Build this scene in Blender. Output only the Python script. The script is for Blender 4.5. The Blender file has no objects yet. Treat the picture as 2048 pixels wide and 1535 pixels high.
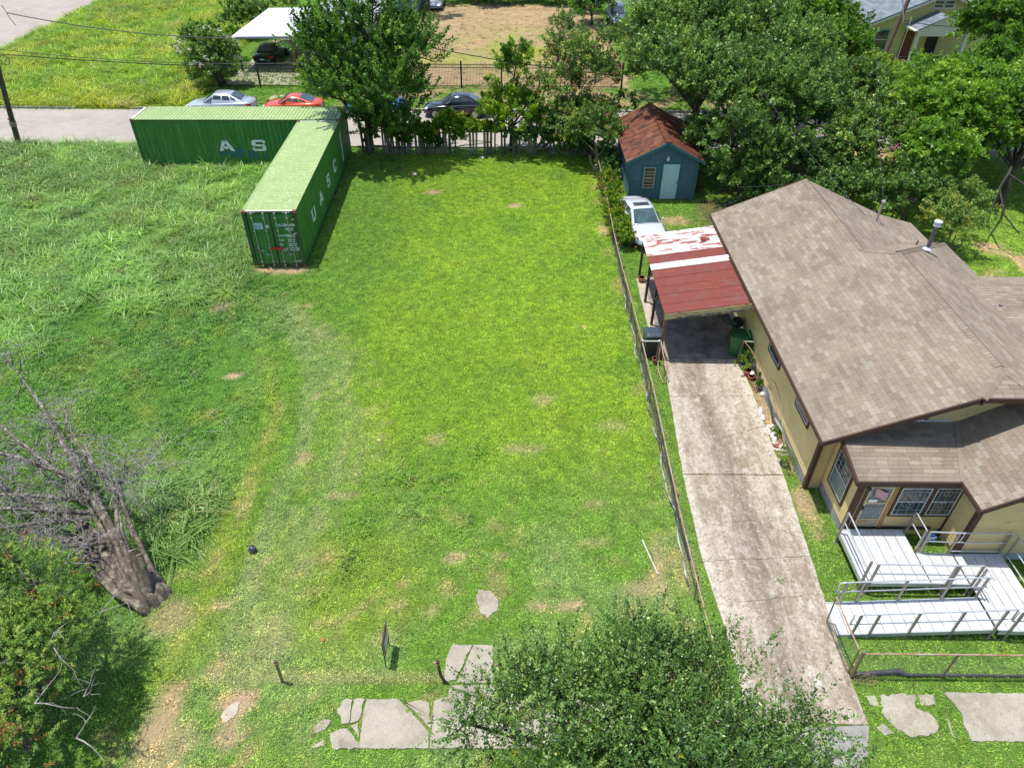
import bpy, math, random
import numpy as np
from mathutils import Vector, Matrix

random.seed(7)
RNG = np.random.default_rng(11)
R = math.radians
sc = bpy.context.scene
col = sc.collection

# ---------------------------------------------------------------- camera
cam = bpy.data.cameras.new('camera'); camo = bpy.data.objects.new('camera', cam); col.objects.link(camo)
cam.sensor_width = 36.0; cam.lens = 1403.25 / 2048 * 36.0
cam.clip_start = 0.1; cam.clip_end = 600
camo.matrix_world = (Matrix.Translation((0, 0, 16.607)) @ Matrix.Rotation(math.pi/2 - 0.676721, 4, 'X')
                     @ Matrix.Rotation(0.00698, 4, 'Z'))
sc.camera = camo
# ---------------------------------------------------------------- sky and sun
SUN = Vector((0.23, -0.07, -1.0)).normalized()
elev = math.asin(-SUN.z)
w = bpy.data.worlds.new('World'); sc.world = w; w.use_nodes = True
nt = w.node_tree; bg = nt.nodes['Background']
sky = nt.nodes.new('ShaderNodeTexSky'); sky.sky_type = 'NISHITA'; sky.sun_disc = False
sky.sun_elevation = elev; sky.sun_rotation = math.atan2(-SUN.x, -SUN.y)
nt.links.new(sky.outputs[0], bg.inputs[0]); bg.inputs[1].default_value = 0.15
sl = bpy.data.lights.new('sun', 'SUN'); sl.energy = 4.0; sl.angle = R(0.53); sl.color = (1.0, 0.965, 0.90)
so = bpy.data.objects.new('sun', sl); col.objects.link(so); so.location = (0, 0, 60)
so.rotation_euler = SUN.to_track_quat('-Z', 'Y').to_euler()
sc.view_settings.view_transform = 'Standard'; sc.view_settings.look = 'None'
sc.view_settings.exposure = 0.30; sc.view_settings.gamma = 1.0; sc.view_settings.use_curve_mapping = False
try:
    sc.cycles.max_bounces = 7; sc.cycles.transparent_max_bounces = 8; sc.cycles.transmission_bounces = 4
    sc.cycles.diffuse_bounces = 4
except Exception: pass

# ---------------------------------------------------------------- materials
def newmat(name):
    m = bpy.data.materials.new(name); m.use_nodes = True
    return m, m.node_tree, m.node_tree.nodes['Principled BSDF']
def nd(nt, t, **kw):
    n = nt.nodes.new(t)
    for k, v in kw.items(): setattr(n, k, v)
    return n
def ramp(nt, fac, stops, interp='LINEAR'):
    r = nt.nodes.new('ShaderNodeValToRGB'); r.color_ramp.interpolation = interp
    e = r.color_ramp.elements
    e[0].position = stops[0][0]; e[0].color = (*stops[0][1], 1) if len(stops[0][1]) == 3 else stops[0][1]
    e[1].position = stops[-1][0]; e[1].color = (*stops[-1][1], 1) if len(stops[-1][1]) == 3 else stops[-1][1]
    for p, c in stops[1:-1]:
        x = e.new(p); x.color = (*c, 1) if len(c) == 3 else c
    if fac is not None: nt.links.new(fac, r.inputs[0])
    return r.outputs[0]
def texco(nt, kind='Object', scale=(1, 1, 1), rot=(0, 0, 0)):
    tc = nt.nodes.new('ShaderNodeTexCoord'); mp = nt.nodes.new('ShaderNodeMapping')
    mp.inputs['Scale'].default_value = scale; mp.inputs['Rotation'].default_value = rot
    nt.links.new(tc.outputs[kind], mp.inputs[0]); return mp.outputs[0]
def wpos(nt, scale=(1, 1, 1)):
    g = nt.nodes.new('ShaderNodeNewGeometry'); mp = nt.nodes.new('ShaderNodeMapping')
    mp.inputs['Scale'].default_value = scale
    nt.links.new(g.outputs['Position'], mp.inputs[0]); return mp.outputs[0]
def noise(nt, vec, scale, detail=5, rough=0.6, dist=0.0):
    n = nt.nodes.new('ShaderNodeTexNoise'); n.inputs['Scale'].default_value = scale
    n.inputs['Detail'].default_value = detail; n.inputs['Roughness'].default_value = rough
    n.inputs['Distortion'].default_value = dist
    if vec is not None: nt.links.new(vec, n.inputs['Vector'])
    return n.outputs['Fac']
def mix(nt, fac, a, b, mode='MIX'):
    m = nt.nodes.new('ShaderNodeMix'); m.data_type = 'RGBA'; m.blend_type = mode
    for i, v in ((0, fac), (6, a), (7, b)):
        if isinstance(v, (int, float)): m.inputs[i].default_value = v
        elif isinstance(v, tuple): m.inputs[i].default_value = (*v, 1) if len(v) == 3 else v
        else: nt.links.new(v, m.inputs[i])
    return m.outputs[2]
def math_(nt, op, a, b=0.0):
    m = nt.nodes.new('ShaderNodeMath'); m.operation = op
    for i, v in ((0, a), (1, b)):
        if isinstance(v, (int, float)): m.inputs[i].default_value = v
        else: nt.links.new(v, m.inputs[i])
    return m.outputs[0]
def bump(nt, b, height, strength=0.3, dist=0.02):
    n = nt.nodes.new('ShaderNodeBump'); n.inputs['Strength'].default_value = strength
    n.inputs['Distance'].default_value = dist
    nt.links.new(height, n.inputs['Height']); nt.links.new(n.outputs[0], b.inputs['Normal'])
def setc(nt, b, c):
    if isinstance(c, tuple): b.inputs['Base Color'].default_value = (*c, 1)
    else: nt.links.new(c, b.inputs['Base Color'])

MATS = {}
def pm(name, c1, c2=None, scale=6.0, rough=0.7, metal=0.0, bmp=0.0, detail=5, stretch=(1, 1, 1), lo=0.35, hi=0.65, spec=0.5, bd=0.01, c3=None, world=False, coat=0.0):
    """two or three tone noise material"""
    if name in MATS: return MATS[name]
    m, nt, b = newmat(name)
    b.inputs['Roughness'].default_value = rough; b.inputs['Metallic'].default_value = metal
    b.inputs['Specular IOR Level'].default_value = spec
    b.inputs['Coat Weight'].default_value = coat
    v = wpos(nt, stretch) if world else texco(nt, 'Object', stretch)
    n = noise(nt, v, scale, detail)
    if c2 is None: c2 = tuple(x * 0.8 for x in c1)
    st = [(lo, c1), (hi, c2)] if c3 is None else [(lo, c1), ((lo + hi) / 2, c2), (hi, c3)]
    c = ramp(nt, n, st)
    setc(nt, b, c)
    if bmp: bump(nt, b, noise(nt, v, scale * 6, 4), bmp, bd)
    MATS[name] = m; return m

def m_leaf(name, cols, trans=0.35, rough=0.45, spec=0.5):
    """leaf: tone attribute picks the leaf colour"""
    if name in MATS: return MATS[name]
    m, nt, b = newmat(name)
    a = nd(nt, 'ShaderNodeAttribute', attribute_name='tone')
    n = len(cols)
    c = ramp(nt, a.outputs['Fac'], [(i / (n - 1), cc) for i, cc in enumerate(cols)])
    setc(nt, b, c); b.inputs['Roughness'].default_value = rough; b.inputs['Specular IOR Level'].default_value = spec
    tr = nd(nt, 'ShaderNodeBsdfTranslucent'); hs = mix(nt, 1.0, c, (1.15, 1.15, 0.55), 'MULTIPLY')
    nt.links.new(hs, tr.inputs[0])
    ms = nd(nt, 'ShaderNodeMixShader'); ms.inputs[0].default_value = trans
    nt.links.new(b.outputs[0], ms.inputs[1]); nt.links.new(tr.outputs[0], ms.inputs[2])
    nt.links.new(ms.outputs[0], nt.nodes['Material Output'].inputs[0])
    MATS[name] = m; return m

# ---------------------------------------------------------------- mesh building
class MB:
    def __init__(s): s.v = []; s.f = []; s.m = []; s.sm = []
    def add(s, vs, fs, mi=0, smooth=False):
        o = len(s.v); s.v += [tuple(p) for p in vs]
        for f in fs: s.f.append(tuple(i + o for i in f)); s.m.append(mi); s.sm.append(smooth)
        return s
    def box(s, x0, x1, y0, y1, z0, z1, mi=0):
        vs = [(x0,y0,z0),(x1,y0,z0),(x1,y1,z0),(x0,y1,z0),(x0,y0,z1),(x1,y0,z1),(x1,y1,z1),(x0,y1,z1)]
        return s.add(vs, [(0,3,2,1),(4,5,6,7),(0,1,5,4),(1,2,6,5),(2,3,7,6),(3,0,4,7)], mi)
    def bar(s, a, b, w=0.05, h=None, mi=0, up=(0, 0, 1)):
        """rectangular bar from a to b"""
        a, b = Vector(a), Vector(b); h = h or w
        d = (b - a).normalized(); u = Vector(up)
        if abs(d.dot(u)) > 0.98: u = Vector((0, 1, 0))
        r = d.cross(u).normalized() * w / 2; u = r.cross(d).normalized() * h / 2
        vs = [a-r-u, a+r-u, a+r+u, a-r+u, b-r-u, b+r-u, b+r+u, b-r+u]
        return s.add(vs, [(0,1,2,3),(7,6,5,4),(0,4,5,1),(1,5,6,2),(2,6,7,3),(3,7,4,0)], mi)
    def tube(s, pts, rad, n=6, mi=0, cap=True, smooth=True):
        pts = [Vector(p) for p in pts]
        if not hasattr(rad, '__len__'): rad = [rad] * len(pts)
        o = []; pu = None
        for i, p in enumerate(pts):
            d = (pts[min(i+1, len(pts)-1)] - pts[max(i-1, 0)])
            if d.length < 1e-9: d = Vector((0, 0, 1))
            d.normalize()
            u = pu if pu is not None else (Vector((0, 0, 1)) if abs(d.z) < 0.9 else Vector((1, 0, 0)))
            r = d.cross(u)
            if r.length < 1e-6: r = d.cross(Vector((0.3, 1, 0.2)))
            r.normalize(); u = r.cross(d).normalized(); pu = u
            o.append([p + (r * math.cos(2*math.pi*k/n) + u * math.sin(2*math.pi*k/n)) * rad[i] for k in range(n)])
        vs = [q for ring in o for q in ring]; fs = []
        for i in range(len(pts) - 1):
            for k in range(n):
                a = i*n + k; b = i*n + (k+1) % n
                fs.append((a, a+n, b+n, b))
        s.add(vs, fs, mi, smooth)
        if cap:
            s.add(o[0], [tuple(range(n))], mi); s.add(o[-1], [tuple(reversed(range(n)))], mi)
        return s
    def cyl(s, a, b, r, n=12, mi=0, r2=None, smooth=True): return s.tube([a, b], [r, r if r2 is None else r2], n, mi, True, smooth)
    def prism(s, poly, z0, z1, mi=0):
        n = len(poly)
        ar = sum(poly[i][0]*poly[(i+1) % n][1] - poly[(i+1) % n][0]*poly[i][1] for i in range(n))
        if ar < 0: poly = poly[::-1]
        vs = [(x, y, z0) for x, y in poly] + [(x, y, z1) for x, y in poly]
        fs = [tuple(reversed(range(n))), tuple(range(n, 2*n))] + [(i, (i+1) % n, (i+1) % n + n, i+n) for i in range(n)]
        return s.add(vs, fs, mi)
    def slab(s, poly, t, mi=0):
        """3d planar polygon thickened downwards by t"""
        P = [Vector(p) for p in poly]; n = len(P)
        nrm = Vector((0, 0, 0))
        for i in range(n): nrm += P[i].cross(P[(i+1) % n])
        if nrm.z < 0: P = P[::-1]
        Q = [p - Vector((0, 0, t)) for p in P]
        fs = [tuple(range(n)), tuple(reversed(range(n, 2*n)))] + [(i, i+n, (i+1) % n+n, (i+1) % n) for i in range(n)]
        return s.add(P + Q, fs, mi)
    def sphere(s, c, r, n=12, m=8, mi=0, sz=1.0):
        vs = [(c[0], c[1], c[2] + r*sz)]
        for i in range(1, m):
            t = math.pi*i/m
            for k in range(n):
                a = 2*math.pi*k/n
                vs.append((c[0]+r*math.sin(t)*math.cos(a), c[1]+r*math.sin(t)*math.sin(a), c[2]+r*sz*math.cos(t)))
        vs.append((c[0], c[1], c[2] - r*sz)); fs = []
        for k in range(n): fs.append((0, 1+k, 1+(k+1) % n))
        for i in range(m-2):
            for k in range(n):
                a = 1+i*n+k; b = 1+i*n+(k+1) % n
                fs.append((a, a+n, b+n, b))
        l = len(vs)-1
        for k in range(n): fs.append((l, 1+(m-2)*n+(k+1) % n, 1+(m-2)*n+k))
        return s.add(vs, fs, mi, True)
    def mesh(s, name, mats):
        me = bpy.data.meshes.new(name); me.from_pydata(s.v, [], s.f)
        for m in (mats if isinstance(mats, (list, tuple)) else [mats]): me.materials.append(m)
        me.polygons.foreach_set('material_index', s.m); me.polygons.foreach_set('use_smooth', s.sm)
        me.update(); return me

def thing(name, label, cat, loc=(0, 0, 0), rz=0.0, group=None):
    o = bpy.data.objects.new(name, None); col.objects.link(o); o.empty_display_size = 0.2
    o.location = loc; o.rotation_euler = (0, 0, rz); o['label'] = label; o['category'] = cat
    if group: o['group'] = group
    return o
def tag(o, label, cat, group=None):
    o['label'] = label; o['category'] = cat
    if group: o['group'] = group
    return o
def wm(o):
    m = Matrix.Identity(4)
    while o is not None:
        m = Matrix.Translation(o.location) @ o.rotation_euler.to_matrix().to_4x4() @ m; o = o.parent
    return m
def obj(name, data, parent=None, world=True):
    """data: mesh in world coordinates; moved into the parent's space when world"""
    o = bpy.data.objects.new(name, data); col.objects.link(o)
    if parent is not None:
        o.parent = parent
        if world: data.transform(wm(parent).inverted())
    return o
def part(name, mb, mats, parent=None, world=True, label=None, kind=None):
    o = obj(name, mb.mesh(name, mats), parent, world)
    if label: o['label'] = label
    if kind: o['kind'] = kind
    return o
def solo(name, mb, mats, label, cat, origin, group=None):
    """a thing that is one mesh, origin at its base"""
    me = mb.mesh(name, mats); me.transform(Matrix.Translation(-Vector(origin)))
    o = bpy.data.objects.new(name, me); col.objects.link(o); o.location = origin
    return tag(o, label, cat, group)
def structure(name, mb, mats):
    o = obj(name, mb.mesh(name, mats)); o['kind'] = 'structure'; return o
def copy_tree(o, parent=None):
    c = o.copy(); col.objects.link(c); c.parent = parent
    for ch in list(o.children): copy_tree(ch, c)
    return c
def bevel(o, w=0.01, seg=2):
    m = o.modifiers.new('bevel', 'BEVEL'); m.width = w; m.segments = seg; m.limit_method = 'ANGLE'; return o

# value noise in numpy for laying out colour fields
def vnoise(x, y, s, seed=0):
    x = np.asarray(x, float) / s + 1000; y = np.asarray(y, float) / s + 1000
    xi = np.floor(x).astype(np.int64); yi = np.floor(y).astype(np.int64); fx = x - xi; fy = y - yi
    fx = fx*fx*(3-2*fx); fy = fy*fy*(3-2*fy)
    def h(a, b):
        v = (a*374761393 + b*668265263 + seed*1442695041) & 0xffffffff
        v = ((v ^ (v >> 13)) * 1274126177) & 0xffffffff
        return ((v ^ (v >> 16)) & 0xffff) / 65535.0
    return (h(xi, yi)*(1-fx)+h(xi+1, yi)*fx)*(1-fy) + (h(xi, yi+1)*(1-fx)+h(xi+1, yi+1)*fx)*fy
def fbm(x, y, s, seed=0, o=4):
    v = 0; a = 0.5; t = 0
    for i in range(o): v = v + a*vnoise(x, y, s/2**i, seed+i); t += a; a *= 0.55
    return v/t
def sstep(a, b, x):
    t = np.clip((x-a)/(b-a), 0, 1); return t*t*(3-2*t)
def inpoly(x, y, poly):
    x = np.asarray(x); y = np.asarray(y); c = np.zeros(x.shape, bool); n = len(poly)
    for i in range(n):
        x1, y1 = poly[i]; x2, y2 = poly[(i+1) % n]
        if y1 == y2: continue
        k = ((y1 > y) != (y2 > y)) & (x < (x2-x1)*(y-y1)/(y2-y1)+x1); c ^= k
    return c
# ================================================================ GROUND
def rough_poly(poly, amp, step, seed):
    """edge points every step, pushed about so that a broken slab has a broken edge"""
    r = random.Random(seed); out = []
    n = len(poly)
    for i in range(n):
        a = Vector(poly[i]); b = Vector(poly[(i+1) % n]); k = max(1, int((b-a).length/step))
        d = (b-a).normalized(); nn = Vector((-d.y, d.x))
        for j in range(k):
            p = a + (b-a)*(j/k)
            if j: p = p + nn*r.uniform(-amp, amp)
            out.append((p.x, p.y))
    return out
DRIVE = [(5.98,22.31),(8.95,22.25),(9.0,21.6),(8.86,15.95),(8.6,11.31),(8.42,8.95),(8.46,8.0),(8.05,6.9),(7.4,3.0),(5.3,3.0),(5.5,7.6),(5.72,9.2),(5.5,10.6),(5.58,15.99)]
A0 = Vector((-9.80, 29.414, 0)); AT = 1.60435          # container A: front right corner, heading of its length
B0 = Vector((-10.286, 41.764, 0)); BT = 0.0196          # container B: front right corner
def boxpoly(x0, x1, y0, y1): return [(x0,y0),(x1,y0),(x1,y1),(x0,y1)]
aD = Vector((math.cos(AT), math.sin(AT), 0)); aN = Vector((-math.sin(AT), math.cos(AT), 0))
bD = Vector((-math.cos(BT), -math.sin(BT), 0)); bN = Vector((-math.sin(BT), math.cos(BT), 0))
CONA = [tuple((A0 + aD*a + aN*b)[:2]) for a, b in ((0,0),(12.19,0),(12.19,2.438),(0,2.438))]
CONB = [tuple((B0 + bD*a + bN*b)[:2]) for a, b in ((0,0),(12.19,0),(12.19,2.438),(0,2.438))]
HOUSE = [(9.35,15.45),(9.85,15.45),(9.85,13.6),(12.75,13.6),(12.75,12.75),(24,12.75),(24,26),(16.6,26),(16.6,29.2),(9.35,29.2)]
SHED = boxpoly(6.45,10.1,37.35,43.2)
CSLAB = [(5.98,22.31),(9.3,22.31),(9.3,28.6),(5.98,28.6)]
NOGRASS = [DRIVE, CONA, CONB, HOUSE, SHED, CSLAB, [(5.7,24.4),(6.1,24.4),(6.1,28.4),(5.7,28.4)]]
TALL = [(-46.2,45.2),(-46.2,24.6),(-21.3,24.0),(-19.2,24.6),(-18.2,27.8),(-15.5,27.0),(-13.0,28.4),(-12.2,29.3),(-12.55,41.9),(-22.6,42.1),(-23.2,44.6),(-23,45.2)]
FIELD = [(-46.0,52.9),(-29,52.7),(-24.2,53.2),(-24.0,57.5),(-25.0,62),(-26,96),(-48.3,96),(-46.8,70)]
BROWN = rough_poly([(-9.6,58.6),(9.4,58.6),(9.0,90.5),(-9.9,90.5)],.5,1.5,77)
SIDEW = [boxpoly(-4.1,-3.42,7.85,8.44), boxpoly(-4.15,-3.42,7.3,7.8), boxpoly(-3.4,-1.84,7.3,8.43), boxpoly(-1.8,3.0,7.3,8.45), [(-1.9,8.4),(-1.45,8.8),(-0.3,8.8),(0.1,8.45)], boxpoly(-1.58,-0.42,8.86,9.88)]

def ground_colour(x, y):
    """soil and turf colour of the place, and how thick the turf is"""
    n1 = fbm(x, y, 6, 1); n2 = fbm(x, y, 1.6, 2); n3 = fbm(x, y, 0.5, 3); n4 = fbm(x, y, 14, 4); n5 = fbm(x, y, 0.9, 9)
    C = lambda r, g, b: np.array([r, g, b])[:, None]*np.ones((1, x.size))
    W = lambda w: np.clip(w, 0, 1)[None]
    c = C(.105,.215,.026)
    mixc = lambda c, d, w: c*(1-W(w)) + d*W(w)
    bright = C(.158,.270,.018); green = C(.080,.190,.024); pale = C(.165,.255,.085); dry = C(.34,.27,.13); dirt = C(.40,.30,.19)
    # bright mown lot
    inlot = sstep(-7.5, -5.0, x - 0.6*np.sin(y*0.25))*(1-sstep(4.6, 5.2, x))*sstep(13, 19, y)*(1-sstep(43, 44.5, y))
    c = mixc(c, bright, inlot*(0.25+0.9*n1))
    c = mixc(c, C(.172,.275,.022), inlot*sstep(.5,.75,n2)*0.7)
    c = mixc(c, green, inlot*sstep(.55,.8,fbm(x, y, 2.4, 21))*0.55)
    # lower lot: mixed turf with pale and dry flecks
    low = (1-sstep(11, 19, y))
    c = mixc(c, pale, low*sstep(.40,.75,n2)*0.55)
    c = mixc(c, C(.19,.26,.03), low*sstep(.5,.7,n1)*0.5)
    c = mixc(c, dry, low*sstep(.60,.74,n3)*sstep(.4,.6,n5)*0.55)
    # tyre tracks of pale worn turf
    def track(px, py, wd):
        px, py = np.array(px, float), np.array(py, float); best = np.full(x.size, 1e9)
        for i in range(len(px)-1):
            ax, ay, bx, by = px[i], py[i], px[i+1], py[i+1]
            t = np.clip(((x-ax)*(bx-ax)+(y-ay)*(by-ay))/((bx-ax)**2+(by-ay)**2), 0, 1)
            best = np.minimum(best, np.hypot(x-ax-t*(bx-ax), y-ay-t*(by-ay)))
        return 1-sstep(wd*.35, wd, best+0.4*(n5-.5))
    ta = track([-11.3,-9.0,-6.9,-5.7,-5.95,-6.35,-6.3],[26.9,24.9,22.1,18,14.8,12,9.8], .75)
    tb = track([-11.0,-9.2,-8.3,-8.35,-8.45,-8.3,-8.4,-8.1],[24.9,20.8,18.3,15.6,13.6,12,9,7.8], .45)
    tc = track([-10,-7.6,-7.1,-7.2,-7.3],[25.5,21.5,18,14.5,10], .55)
    c = mixc(c, pale*1.0, ta*0.35)
    for k, (w_, off) in enumerate(((.16,-1.35),(.13,-1.0),(.18,-.55),(.14,-.2),(.20,.25),(.12,.6),(.16,1.0),(.10,1.45))):
        tk = track([-11.0+off*.3,-9.0+off*.8,-6.9+off,-5.9+off,-6.1+off,-6.5+off*.8,-6.6+off*.6,-6.6+off*.5],[26.6,24.6,22.1,18.5,15.2,12.4,10.0,8.8], w_)
        c = mixc(c, C(.245,.275,.115), tk*(.35+.4*n2)*sstep(.30,.55,n5)); dn = dn if k else np.ones(x.size)
    c = mixc(c, pale, tc*0.45); c = mixc(c, C(.20,.27,.035), tb*0.45)
    c = mixc(c, dry, tb*sstep(.55,.7,n3)*0.35)
    # left of the tracks: greener weeds
    lf = (1-sstep(-10.5,-8.6,x))*(1-sstep(27,30,y))
    c = mixc(c, C(.075,.18,.028), lf*0.65); c = mixc(c, C(.14,.25,.06), lf*sstep(.5,.72,n2)*0.6)
    c = mixc(c, C(.17,.22,.035), lf*sstep(.58,.75,fbm(x,y,1.1,33))*0.5)
    # strip by the chain link fence and verge
    fs = sstep(4.2,4.9,x)*(1-sstep(5.25,5.5,x))*sstep(11,12,y)*(1-sstep(41,42,y))
    c = mixc(c, dry, fs*sstep(.45,.65,n5)*0.5)
    rt = sstep(5.1,5.3,x)*(1-sstep(30,33,y))
    c = mixc(c, C(.105,.205,.028), rt*0.8)
    nf = sstep(2.6,4.6,x)*(1-sstep(5.0,5.2,x))*(1-sstep(13,15.5,y))
    c = mixc(c, dry, nf*sstep(.52,.7,n3)*0.35)
    # bare patches
    dn = np.ones(x.size)
    for px, py, rx, ry, k in [(-10.61,21,.32,.2,1),(-12.7,25.75,.5,.3,.7),(-9.07,26,.3,.16,.7),(-8.25,14.5,.14,.75,1),(-6.6,8.3,.45,.36,1),(-6.5,7.5,.35,.3,.8),
                             (2.6,14.7,.4,.2,.4),(1.6,11.02,.4,.16,.9),(.8,11.0,.3,.14,.9),(-1.6,12.65,.28,.15,.8),(-8.2,8.0,.4,.9,.8),(-4.6,38.07,.45,.35,.7),(.1,36.35,.45,.3,1),
                             (-13.5,30.5,.5,.8,.7),(-10.9,29.05,1.5,.3,1),(4.7,33.4,.3,.6,.7),(-9.1,10.6,.7,.6,.5),(-4,9.0,2.6,.10,.35),(-7.9,11.0,.3,.2,.6),(-6.9,12.4,.2,.12,.6),(-7.9,7.0,.7,1.0,.5),(-7.3,9.2,.25,.4,.5),
                             (-3.0,11.0,.3,.16,.5),(-2.2,10.9,.3,.2,.5),(3.3,10.9,.4,.2,.5),(4.2,12.1,.1,1.4,.6),(-7.0,13.4,.2,.1,.6),(9.2,14.7,.35,1.2,.8),(7.3,33,.9,1.4,.6),(8.6,34.6,.9,.6,.6),(9.2,19,.22,4,.9),(1.2,19.8,.5,.4,.35),(.4,17.2,.7,.3,.35),(-2.6,17.6,.4,.25,.4),(3.6,18.3,.6,.35,.3),(2.9,24.5,.25,.15,.4),(-5.3,15.0,.5,.2,.5),(-6.9,16.7,.25,.35,.5),(-7.2,19.8,.2,.3,.5),(2.4,13.2,.5,.2,.35),(-.3,12.7,.3,.15,.5),(-3.2,10.1,.5,.12,.5),(3.6,11.6,.6,.25,.5)]:
        d = np.hypot((x-px)/rx, (y-py)/ry) + 0.9*(n3-.5)
        wq = (1-sstep(.65,1.15,d))*k
        c = mixc(c, dirt*(.85+.3*n3[None]), wq); dn *= 1-np.clip(wq,0,1)*.95
    # right back yard: patchy dirt and turf
    ry_ = sstep(16,18,x)*sstep(26.5,28,y)*(1-sstep(60,62,y))
    c = mixc(c, C(.14,.25,.03), ry_); wq = ry_*sstep(.46,.6,fbm(x,y,3.2,41)); c = mixc(c, C(.42,.31,.2), wq); dn *= 1-wq*.9
    un = sstep(9,11,x)*sstep(30,32,y)*(1-sstep(44,45,y))*(1-sstep(17,19,x)); wq = un*sstep(.4,.6,n2); c = mixc(c, C(.12,.09,.055), wq*.8); dn *= 1-wq*.6
    # mown brown lot across the street
    bl = inpoly(x, y, BROWN).astype(float)
    c = mixc(c, C(.34,.26,.15), bl); c = mixc(c, C(.26,.19,.11), bl*sstep(.5,.7,n5)*.7); c = mixc(c, C(.46,.35,.22), bl*sstep(.5,.68,n3)*.55)
    gr = bl*np.exp(-(((x-1.5)/6)**2+((y-70)/8)**2)*1.2)
    c = mixc(c, C(.27,.31,.06), gr*sstep(.38,.6,n2)*1.1)
    c = mixc(c, C(.25,.30,.05), bl*sstep(.62,.72,n1)*.6)
    dn *= 1-bl*.85
    # verge beyond the street
    vg = ((y > 52.2) & (y < 58.4)).astype(float)*sstep(-14,-10,x)
    c = mixc(c, C(.30,.24,.13), vg*sstep(.4,.6,n2)); dn *= 1-vg*.5
    c *= (0.9+0.22*n4)[None]
    for p in NOGRASS: dn *= ~inpoly(x, y, p)
    for p in SIDEW:
        cx = sum(q[0] for q in p)/len(p); cy = sum(q[1] for q in p)/len(p)
        dn *= ~inpoly(x, y, [(q[0]-math.copysign(.05, q[0]-cx), q[1]-math.copysign(.05, q[1]-cy)) for q in p])
    st = (y > 45.15) & (y < 52.35); dn *= ~st
    fr = (x < -46.6) & (x > -63); dn *= ~fr
    return np.clip(c, .004, .9).T, dn

def grid_mesh(name, x0, x1, y0, y1, step, z=0.0, keep=None, h=None, dens=None):
    nx = int(round((x1-x0)/step))+1; ny = int(round((y1-y0)/step))+1
    xs = np.linspace(x0, x1, nx); ys = np.linspace(y0, y1, ny)
    X, Y = np.meshgrid(xs, ys); X = X.ravel(); Y = Y.ravel()
    Z = np.full(X.size, z) + 0.03*(fbm(X, Y, 3, 50)-.5)*(h or 0)
    i = np.arange(nx*ny).reshape(ny, nx)
    F = np.stack([i[:-1,:-1].ravel(), i[:-1,1:].ravel(), i[1:,1:].ravel(), i[1:,:-1].ravel()], 1)
    if keep is not None:
        cx = X[F].mean(1); cy = Y[F].mean(1); F = F[keep(cx, cy)]
        us = np.unique(F); re = np.full(X.size, -1); re[us] = np.arange(us.size); F = re[F]; X, Y, Z = X[us], Y[us], Z[us]
    me = bpy.data.meshes.new(name); me.vertices.add(X.size)
    me.vertices.foreach_set('co', np.stack([X, Y, Z], 1).ravel().astype(np.float32))
    me.loops.add(F.size); me.loops.foreach_set('vertex_index', F.ravel().astype(np.int32))
    me.polygons.add(len(F)); me.polygons.foreach_set('loop_start', np.arange(0, F.size, 4, dtype=np.int32))
    me.update(calc_edges=True)
    c, d = ground_colour(X, Y)
    if dens is not None: d = dens(X, Y, d)
    a = me.attributes.new('turf', 'FLOAT_COLOR', 'POINT'); a.data.foreach_set('color', np.concatenate([c, np.ones((len(c), 1))], 1).ravel().astype(np.float32))
    a = me.attributes.new('dens', 'FLOAT', 'POINT'); a.data.foreach_set('value', d.astype(np.float32))
    me.polygons.foreach_set('use_smooth', [True]*len(F))
    return me

def m_ground():
    m, nt, b = newmat('ground_soil')
    a = nd(nt, 'ShaderNodeAttribute', attribute_name='turf')
    v = wpos(nt)
    n = noise(nt, v, 14, 6, .7); n2 = noise(nt, v, 60, 3, .7)
    c = mix(nt, 1.0, a.outputs['Color'], ramp(nt, n, [(.3,(.55,.55,.5)),(.5,(1,1,1)),(.75,(1.5,1.35,1.1))]), 'MULTIPLY')
    c = mix(nt, 1.0, c, ramp(nt, n2, [(.3,(.6,.6,.6)),(.7,(1.35,1.3,1.25))]), 'MULTIPLY')
    setc(nt, b, c); b.inputs['Roughness'].default_value = .95; b.inputs['Specular IOR Level'].default_value = .15
    bump(nt, b, n2, .6, .03); return m
M_GROUND = m_ground()
me = grid_mesh('ground', -63, 45, 2.5, 97, 0.25, 0.0); me.materials.append(M_GROUND)
ground = obj('ground', me); ground['kind'] = 'structure'
mb = MB(); mb.add([(-300,-60,-.06),(300,-60,-.06),(300,400,-.06),(-300,400,-.06)], [(0,1,2,3)])
structure('outer_ground', mb, pm('outer_turf', (.10,.19,.04), (.17,.2,.07), 0.12, .95, spec=.1, c3=(.22,.19,.11), world=True))

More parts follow.
